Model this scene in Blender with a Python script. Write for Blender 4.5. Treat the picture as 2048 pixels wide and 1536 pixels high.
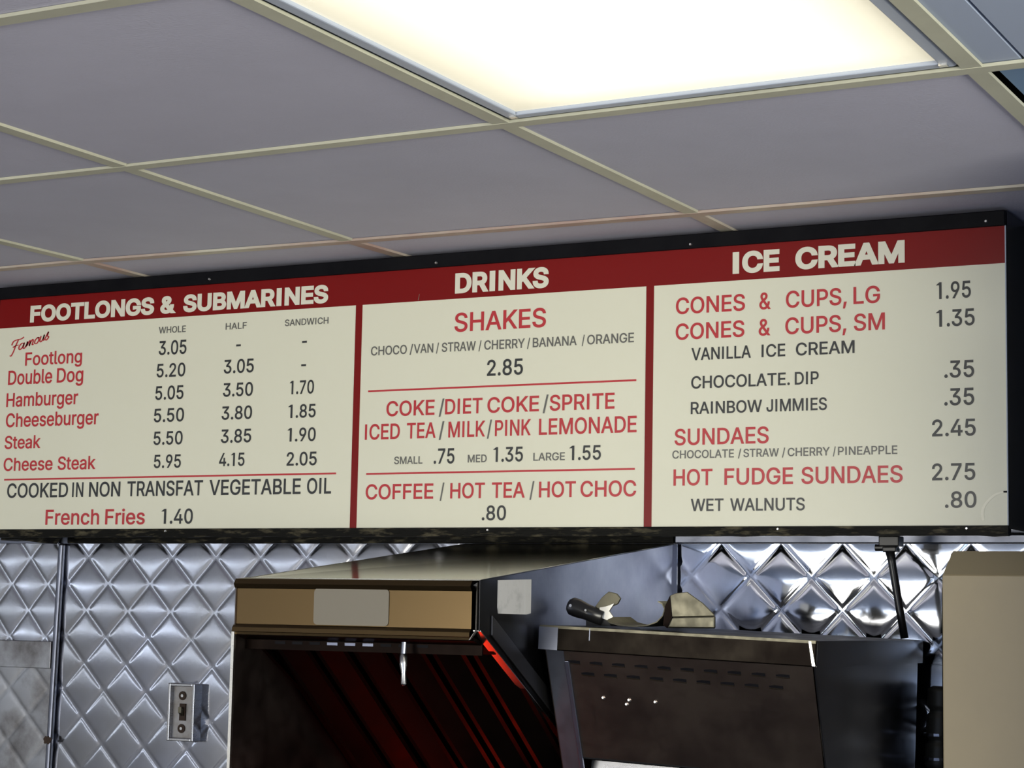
import bpy, bmesh, math, random
from mathutils import Vector, Matrix, noise

random.seed(7)
for _o in list(bpy.data.objects):
    bpy.data.objects.remove(_o)
scene = bpy.context.scene
COL = scene.collection
EYE = 1.75          # height of the viewer's eye; all z values below are measured from it

# ------------------------------------------------------------------ camera
F_PX = 3987.9
cam_data = bpy.data.cameras.new('camera')
cam_data.sensor_width = 36.0
cam_data.lens = F_PX * 36.0 / 2048.0
cam_data.clip_start = 0.05
cam_data.clip_end = 60
cam = bpy.data.objects.new('camera', cam_data)
COL.objects.link(cam)
right = Vector((0.88414465, 0.46681478, 0.01929248))
up = Vector((0.03700649, -0.11113352, 0.99311624))
fwd = Vector((-0.46574538, 0.87734446, 0.11553328))
m = Matrix.Identity(4)
for i in range(3):
    m[i][0] = right[i]; m[i][1] = up[i]; m[i][2] = -fwd[i]
m.translation = Vector((0, 0, EYE))
cam.matrix_world = m
scene.camera = cam

# ------------------------------------------------------------------ world, exposure, lights
world = bpy.data.worlds.new('world')
scene.world = world
world.use_nodes = True
world.node_tree.nodes['Background'].inputs[0].default_value = (0.55, 0.70, 1.0, 1)
world.node_tree.nodes['Background'].inputs[1].default_value = 1.0
scene.view_settings.view_transform = 'Standard'
scene.view_settings.look = 'None'
scene.view_settings.gamma = 1
scene.view_settings.use_curve_mapping = False
scene.view_settings.exposure = EXPO = 0.0

def area(name, loc, rot, sx, sy, power, color):
    l = bpy.data.lights.new(name, 'AREA')
    l.shape = 'RECTANGLE'; l.size = sx; l.size_y = sy
    l.energy = power; l.color = color
    o = bpy.data.objects.new(name, l)
    o.location = (loc[0], loc[1], loc[2] + EYE); o.rotation_euler = rot
    COL.objects.link(o)
    return o

# added fill lights at unseen windows: front wall (behind the viewer) and right wall
BACK_Y = -4.2; LEFT_X = -5.0; RIGHT_X = 1.9; WALL_Y = 3.13; CEIL = 0.6283
R90 = math.radians(90)
area('side_window_fill', (RIGHT_X - 0.03, 0.15, -0.08), (R90, 0, R90), 2.6, 1.05, 143, (1.0, 0.97, 0.82))
area('front_window_fill', (-3.3, BACK_Y + 0.03, -0.62), (R90, 0, 0), 2.6, 0.9, 115, (1.0, 0.95, 0.82))
area('front_window_fill', (-0.2, BACK_Y + 0.03, -0.62), (R90, 0, 0), 2.6, 0.9, 16, (0.62, 0.76, 1.0))

# ------------------------------------------------------------------ helpers
BASE = {}
def put(o, parent, base):
    if parent is not None:
        o.parent = parent
        BASE[o.name] = BASE[parent.name]
    else:
        BASE[o.name] = Vector(base)
        o.location = (base[0], base[1], base[2] + EYE)
    COL.objects.link(o)

def tag(o, label=None, cat=None, group=None, kind=None):
    if label: o['label'] = label
    if cat: o['category'] = cat
    if group: o['group'] = group
    if kind: o['kind'] = kind
    return o

def thing(name, label, cat, base, group=None, kind=None):
    o = bpy.data.objects.new(name, None)
    o.empty_display_size = 0.05
    put(o, None, base)
    return tag(o, label, cat, group, kind)

def obj(name, bm, mat, parent=None, smooth=False, bevel=0, label=None, base=None, normals=True):
    if parent is not None:
        b = BASE[parent.name]
    elif base is not None:
        b = Vector(base)
    else:
        xs = [v.co.x for v in bm.verts]; ys = [v.co.y for v in bm.verts]; zs = [v.co.z for v in bm.verts]
        b = Vector(((min(xs) + max(xs)) / 2, (min(ys) + max(ys)) / 2, min(zs)))
    bmesh.ops.translate(bm, verts=bm.verts, vec=-b)
    if normals:
        bmesh.ops.recalc_face_normals(bm, faces=bm.faces)
    me = bpy.data.meshes.new(name)
    bm.to_mesh(me); bm.free()
    for mt in (mat if isinstance(mat, (list, tuple)) else [mat]):
        me.materials.append(mt)
    if smooth:
        for p in me.polygons: p.use_smooth = True
    o = bpy.data.objects.new(name, me)
    put(o, parent, b)
    if bevel:
        md = o.modifiers.new('bevel', 'BEVEL'); md.width = bevel; md.segments = 2; md.limit_method = 'ANGLE'
    if label: o['label'] = label
    return o

def box(bm, x0, x1, y0, y1, z0, z1):
    v = [bm.verts.new((x, y, z)) for x in (x0, x1) for y in (y0, y1) for z in (z0, z1)]
    for f in ((0, 1, 3, 2), (4, 6, 7, 5), (0, 4, 5, 1), (2, 3, 7, 6), (0, 2, 6, 4), (1, 5, 7, 3)):
        bm.faces.new([v[i] for i in f])
    return bm

def nb(): return bmesh.new()

def prism(bm, pts, off):
    """closed solid from a planar outline and an offset vector"""
    off = Vector(off)
    a = [bm.verts.new(p) for p in pts]
    b = [bm.verts.new(Vector(p) + off) for p in pts]
    n = len(pts)
    bm.faces.new(a); bm.faces.new(b[::-1])
    for i in range(n):
        bm.faces.new((a[i], b[i], b[(i + 1) % n], a[(i + 1) % n]))
    return bm

def tube(bm, pts, r, seg=12, caps=True):
    pts = [Vector(p) for p in pts]
    rs = r if isinstance(r, (list, tuple)) else [r] * len(pts)
    rings = []
    ref = None
    for i, p in enumerate(pts):
        t = (pts[min(i + 1, len(pts) - 1)] - pts[max(i - 1, 0)]).normalized()
        if ref is None:
            ref = t.orthogonal().normalized()
        ref = (ref - t * ref.dot(t)).normalized()
        bi = t.cross(ref)
        rings.append([bm.verts.new(p + (ref * math.cos(a) + bi * math.sin(a)) * rs[i])
                      for a in [2 * math.pi * k / seg for k in range(seg)]])
    for i in range(len(rings) - 1):
        for k in range(seg):
            bm.faces.new((rings[i][k], rings[i][(k + 1) % seg], rings[i + 1][(k + 1) % seg], rings[i + 1][k]))
    if caps:
        bm.faces.new(rings[0][::-1]); bm.faces.new(rings[-1])
    return bm

def strip_sheet(bm, path, off, th):
    """bent sheet: an open path swept by vector off, with thickness th"""
    path = [Vector(p) for p in path]; off = Vector(off)
    nrm = []
    for i in range(len(path)):
        t = (path[min(i + 1, len(path) - 1)] - path[max(i - 1, 0)]).normalized()
        nrm.append(t.cross(off).normalized() * th)
    ring = path + [p + n for p, n in zip(path[::-1], nrm[::-1])]
    n = len(path)
    a = [bm.verts.new(p) for p in ring]; b = [bm.verts.new(p + off) for p in ring]
    m_ = len(ring)
    for i in range(m_):
        bm.faces.new((a[i], b[i], b[(i + 1) % m_], a[(i + 1) % m_]))
    for i in range(n - 1):
        bm.faces.new((a[i], a[i + 1], a[m_ - 2 - i], a[m_ - 1 - i]))
        bm.faces.new((b[i], b[m_ - 1 - i], b[m_ - 2 - i], b[i + 1]))
    return bm

# ------------------------------------------------------------------ materials
def mat(name, color, rough=0.5, metal=0.0, noise_amt=0.0, noise_scale=8.0, color2=None, rough2=None, bump=0.0,
        bump_scale=60.0, stretch=(1, 1, 1), emit=None, emit_str=0.0, spec=None, contrast=(0.35, 0.65), coat=0.0):
    m_ = bpy.data.materials.new(name); m_.use_nodes = True
    nt = m_.node_tree; N = nt.nodes; L = nt.links
    p = N['Principled BSDF']
    p.inputs['Base Color'].default_value = (*color, 1)
    p.inputs['Roughness'].default_value = rough
    p.inputs['Metallic'].default_value = metal
    if coat: p.inputs['Coat Weight'].default_value = coat; p.inputs['Coat Roughness'].default_value = 0.12
    if spec is not None: p.inputs['Specular IOR Level'].default_value = spec
    if emit:
        p.inputs['Emission Color'].default_value = (*emit, 1); p.inputs['Emission Strength'].default_value = emit_str
    if color2 is not None or rough2 is not None or bump:
        tc = N.new('ShaderNodeTexCoord'); mp = N.new('ShaderNodeMapping')
        mp.inputs['Scale'].default_value = stretch
        L.new(tc.outputs['Object'], mp.inputs['Vector'])
    if color2 is not None or rough2 is not None:
        nz = N.new('ShaderNodeTexNoise'); nz.inputs['Scale'].default_value = noise_scale
        nz.inputs['Detail'].default_value = 6; nz.inputs['Roughness'].default_value = 0.6
        L.new(mp.outputs['Vector'], nz.inputs['Vector'])
        mr = N.new('ShaderNodeMapRange')
        mr.inputs['From Min'].default_value = contrast[0]; mr.inputs['From Max'].default_value = contrast[1]
        L.new(nz.outputs['Fac'], mr.inputs['Value'])
        if color2 is not None:
            mx = N.new('ShaderNodeMix'); mx.data_type = 'RGBA'
            mx.inputs[6].default_value = (*color, 1); mx.inputs[7].default_value = (*color2, 1)
            L.new(mr.outputs['Result'], mx.inputs[0]); L.new(mx.outputs[2], p.inputs['Base Color'])
        if rough2 is not None:
            mq = N.new('ShaderNodeMix'); mq.data_type = 'FLOAT'
            mq.inputs[2].default_value = rough; mq.inputs[3].default_value = rough2
            L.new(mr.outputs['Result'], mq.inputs[0]); L.new(mq.outputs[0], p.inputs['Roughness'])
    if bump:
        nb_ = N.new('ShaderNodeTexNoise'); nb_.inputs['Scale'].default_value = bump_scale
        nb_.inputs['Detail'].default_value = 4
        L.new(mp.outputs['Vector'], nb_.inputs['Vector'])
        bp = N.new('ShaderNodeBump'); bp.inputs['Strength'].default_value = bump; bp.inputs['Distance'].default_value = 0.002
        L.new(nb_.outputs['Fac'], bp.inputs['Height']); L.new(bp.outputs['Normal'], p.inputs['Normal'])
    return m_

M = {}
M['tile'] = mat('ceiling_tile', (0.525, 0.52, 0.635), 0.85, color2=(0.495, 0.49, 0.60), noise_scale=5, bump=0.25, bump_scale=220)
M['tile_dull'] = mat('ceiling_tile_bluish', (0.37, 0.43, 0.57), 0.6)  # blue daylight on this corner of the ceiling put into the colour
M['tile_blue'] = mat('shaded_blue_tile', (0.17, 0.27, 0.44), 0.7)  # blue shade of the raised cell put into the tile colour
M['tbar'] = mat('grid_bar_cream', (0.55, 0.545, 0.43), 0.5, color2=(0.47, 0.465, 0.37), noise_scale=6)
M['tbar_stain'] = mat('grid_bar_stained', (0.56, 0.53, 0.44), 0.5, color2=(0.42, 0.30, 0.26), noise_scale=4)
M['fixture'] = mat('fixture_frame_white', (0.42, 0.47, 0.58), 0.4)
M['wall_paint'] = mat('wall_paint', (0.46, 0.49, 0.54), 0.7)
M['wall_blue'] = mat('slate_blue_wall_paint', (0.17, 0.21, 0.29), 0.7)
M['wall_grey'] = mat('grey_wall_paint', (0.30, 0.31, 0.34), 0.7)
M['partition'] = mat('blue_bounce_paint', (0.26, 0.38, 0.66), 0.6)  # blue chosen to tint the light bounced onto the board's right end
M['wall_dark'] = mat('wall_dark', (0.10, 0.10, 0.10), 0.7)
M['floor'] = mat('grey_tile_floor', (0.20, 0.20, 0.22), 0.5, color2=(0.15, 0.15, 0.17), noise_scale=4)
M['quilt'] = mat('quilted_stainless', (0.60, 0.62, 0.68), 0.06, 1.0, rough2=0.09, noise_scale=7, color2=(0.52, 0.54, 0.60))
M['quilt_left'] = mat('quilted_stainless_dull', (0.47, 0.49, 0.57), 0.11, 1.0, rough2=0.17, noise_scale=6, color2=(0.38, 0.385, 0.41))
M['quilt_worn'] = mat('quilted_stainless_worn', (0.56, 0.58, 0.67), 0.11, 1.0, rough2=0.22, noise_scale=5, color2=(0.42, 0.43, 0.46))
M['sheet_dirty'] = mat('stainless_sheet_grimy', (0.46, 0.47, 0.50), 0.34, 1.0, rough2=0.55, noise_scale=9, color2=(0.13, 0.12, 0.12), contrast=(0.42, 0.7))
M['trim_steel'] = mat('steel_trim', (0.20, 0.215, 0.27), 0.30, 1.0, rough2=0.45, noise_scale=12)
M['steel'] = mat('brushed_stainless', (0.55, 0.55, 0.56), 0.22, 1.0, rough2=0.32, noise_scale=10, stretch=(1, 1, 6))
M['steel_top'] = mat('polished_hood_top', (0.50, 0.48, 0.41), 0.13, 1.0)
M['steel_flange'] = mat('plain_steel_flange', (0.60, 0.58, 0.56), 0.22, 1.0)
M['steel_warm'] = mat('brushed_stainless_fascia', (0.135, 0.092, 0.045), 0.28, 1.0)
M['steel_side'] = mat('smudged_stainless', (0.24, 0.265, 0.35), 0.30, 1.0, rough2=0.42, noise_scale=9, color2=(0.175, 0.19, 0.27))
def edge_darkened(base):          # darker along the slanting lower edge of the hood's side panel
    m_ = base.copy(); m_.name = 'edge_darkened_stainless'
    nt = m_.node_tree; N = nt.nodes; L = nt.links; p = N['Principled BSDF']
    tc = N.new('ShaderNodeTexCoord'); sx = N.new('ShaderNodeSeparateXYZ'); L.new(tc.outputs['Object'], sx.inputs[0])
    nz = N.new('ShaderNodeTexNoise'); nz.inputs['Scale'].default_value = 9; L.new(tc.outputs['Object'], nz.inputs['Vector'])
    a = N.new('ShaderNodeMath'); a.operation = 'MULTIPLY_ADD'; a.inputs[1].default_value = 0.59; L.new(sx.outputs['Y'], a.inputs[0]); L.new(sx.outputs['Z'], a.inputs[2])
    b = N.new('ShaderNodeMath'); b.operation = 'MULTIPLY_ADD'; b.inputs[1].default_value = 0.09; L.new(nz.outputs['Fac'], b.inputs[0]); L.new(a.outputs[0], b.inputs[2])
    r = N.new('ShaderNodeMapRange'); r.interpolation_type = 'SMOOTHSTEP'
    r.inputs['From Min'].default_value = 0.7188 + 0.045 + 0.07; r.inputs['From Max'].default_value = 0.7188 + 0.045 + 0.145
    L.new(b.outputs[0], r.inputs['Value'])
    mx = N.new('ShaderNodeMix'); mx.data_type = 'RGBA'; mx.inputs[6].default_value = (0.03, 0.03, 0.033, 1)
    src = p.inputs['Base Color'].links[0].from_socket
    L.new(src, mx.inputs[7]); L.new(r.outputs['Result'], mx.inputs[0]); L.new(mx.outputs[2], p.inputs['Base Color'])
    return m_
M['steel_dark_edge'] = edge_darkened(M['steel_side'])
M['dark_band'] = mat('dark_steel_band', (0.10, 0.10, 0.11), 0.4, 1.0)
M['steel_greasy'] = mat('greasy_stainless', (0.165, 0.125, 0.11), 0.30, 1.0, rough2=0.42, noise_scale=14, color2=(0.13, 0.105, 0.09))
M['steel_cap'] = mat('dark_steel_cap', (0.012, 0.010, 0.008), 0.30, 1.0, rough2=0.42, noise_scale=14, color2=(0.009, 0.007, 0.006))  # reflection of the dark room put into the cap's base colour
M['steel_edge'] = mat('bright_steel_edge', (0.75, 0.74, 0.70), 0.25, 1.0)
M['filter'] = mat('greasy_filter_steel', (0.010, 0.007, 0.006), 0.36, 1.0, rough2=0.5, noise_scale=20)
M['hood_inner'] = mat('soot_dark_steel', (0.10, 0.085, 0.08), 0.30, 1.0, rough2=0.45, noise_scale=12)
M['black_paint'] = mat('black_painted_metal', (0.003, 0.003, 0.005), 0.5, color2=(0.006, 0.006, 0.008), noise_scale=20, spec=0.10)
M['black_side'] = mat('black_glossy_steel', (0.007, 0.007, 0.009), 0.16, spec=0.32, rough2=0.24, noise_scale=8)
M['black_crud'] = mat('black_greasy_rail', (0.005, 0.005, 0.004), 0.5, spec=0.12, color2=(0.10, 0.088, 0.055), noise_scale=45, stretch=(0.6, 1, 2.5), contrast=(0.52, 0.72), bump=0.6, bump_scale=90)
M['black_plastic'] = mat('black_plastic', (0.012, 0.012, 0.013), 0.28)
M['acrylic'] = mat('cream_white_acrylic', (0.81, 0.805, 0.665), 0.22, color2=(0.795, 0.79, 0.65), noise_scale=3, spec=0.5)
M['red_band'] = mat('red_vinyl', (0.20, 0.003, 0.003), 0.30, spec=0.3)
M['red_text'] = mat('red_vinyl_letters', (0.52, 0.035, 0.045), 0.3)
M['black_text'] = mat('black_vinyl_letters', (0.035, 0.038, 0.04), 0.3)
M['grey_text'] = mat('grey_vinyl_letters', (0.14, 0.14, 0.13), 0.3)
M['white_text'] = mat('cream_letters_on_red', (0.80, 0.78, 0.66), 0.25)
M['chip'] = mat('pale_chip', (0.95, 0.93, 0.78), 0.5)
M['screw'] = mat('screw_steel', (0.7, 0.7, 0.7), 0.3, 1.0)
M['label'] = mat('grey_masking_label', (0.205, 0.185, 0.15), 0.6)
M['paper'] = mat('scuffed_white_label', (0.42, 0.42, 0.43), 0.6, color2=(0.24, 0.24, 0.25), noise_scale=30, contrast=(0.5, 0.75))
M['beige'] = mat('beige_enamel', (0.285, 0.235, 0.148), 0.45, color2=(0.262, 0.217, 0.14), noise_scale=6)
M['beige_edge'] = mat('beige_enamel_edge', (0.25, 0.205, 0.125), 0.5)
M['hose'] = mat('black_rubber_hose', (0.02, 0.02, 0.018), 0.5)
M['scoop'] = mat('greasy_aluminium', (0.165, 0.155, 0.115), 0.33, 1.0, rough2=0.5, noise_scale=40)
M['plate'] = mat('grey_switch_plate', (0.42, 0.42, 0.44), 0.4, 0.6, color2=(0.30, 0.28, 0.26), noise_scale=30)
M['brown_dirt'] = mat('brown_grime', (0.05, 0.03, 0.02), 0.8)
M['counter'] = mat('steel_counter', (0.45, 0.45, 0.46), 0.35, 1.0)
M['tube_glow'] = mat('white_fluorescent_tube', (0.8, 0.8, 0.8), 0.4, emit=(0.84, 0.92, 1.0), emit_str=11.0)
M['tube_dim'] = mat('old_fluorescent_tube', (0.8, 0.8, 0.8), 0.4, emit=(0.84, 0.92, 1.0), emit_str=9.0)
M['red_heat'] = mat('glowing_red_element', (0.8, 0.05, 0.02), 0.4, emit=(1.0, 0.035, 0.01), emit_str=3.6)

def diffuser_mat():
    m_ = bpy.data.materials.new('prismatic_diffuser'); m_.use_nodes = True
    nt = m_.node_tree; N = nt.nodes; L = nt.links
    p = N['Principled BSDF']; p.inputs['Base Color'].default_value = (0.8, 0.78, 0.7, 1); p.inputs['Roughness'].default_value = 0.4
    tc = N.new('ShaderNodeTexCoord'); sx = N.new('ShaderNodeSeparateXYZ')
    L.new(tc.outputs['Object'], sx.inputs[0])
    # three tubes run along y behind the lens: output falls towards the lens edges, where there is no tube
    def edge(out, half, soft):
        a = N.new('ShaderNodeMath'); a.operation = 'ABSOLUTE'; L.new(out, a.inputs[0])
        r = N.new('ShaderNodeMapRange'); r.interpolation_type = 'SMOOTHERSTEP'
        r.inputs['From Min'].default_value = half; r.inputs['From Max'].default_value = half - soft
        r.inputs['To Min'].default_value = 0.0; r.inputs['To Max'].default_value = 1.0
        L.new(a.outputs[0], r.inputs['Value']); return r.outputs['Result']
    ex = edge(sx.outputs['X'], 0.34, 0.20); ey = edge(sx.outputs['Y'], 0.35, 0.16)
    mu = N.new('ShaderNodeMath'); mu.operation = 'MULTIPLY'; L.new(ex, mu.inputs[0]); L.new(ey, mu.inputs[1])
    vo = N.new('ShaderNodeTexVoronoi'); vo.inputs['Scale'].default_value = 160
    L.new(tc.outputs['Object'], vo.inputs['Vector'])
    vr = N.new('ShaderNodeMapRange'); vr.inputs['To Min'].default_value = 0.94; vr.inputs['To Max'].default_value = 1.04
    L.new(vo.outputs['Distance'], vr.inputs['Value'])
    st = N.new('ShaderNodeMapRange'); st.inputs['To Min'].default_value = LENS_LOW; st.inputs['To Max'].default_value = LENS_HIGH
    L.new(mu.outputs[0], st.inputs['Value'])
    m2 = N.new('ShaderNodeMath'); m2.operation = 'MULTIPLY'; L.new(st.outputs['Result'], m2.inputs[0]); L.new(vr.outputs['Result'], m2.inputs[1])
    mx = N.new('ShaderNodeMix'); mx.data_type = 'RGBA'
    mx.inputs[6].default_value = (1.0, 0.90, 0.62, 1); mx.inputs[7].default_value = (1.0, 0.96, 0.77, 1)
    L.new(mu.outputs[0], mx.inputs[0]); L.new(mx.outputs[2], p.inputs['Emission Color'])
    L.new(m2.outputs[0], p.inputs['Emission Strength'])
    return m_
LENS_LOW, LENS_HIGH = 0.42, 1.06
M['lens'] = diffuser_mat()

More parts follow.
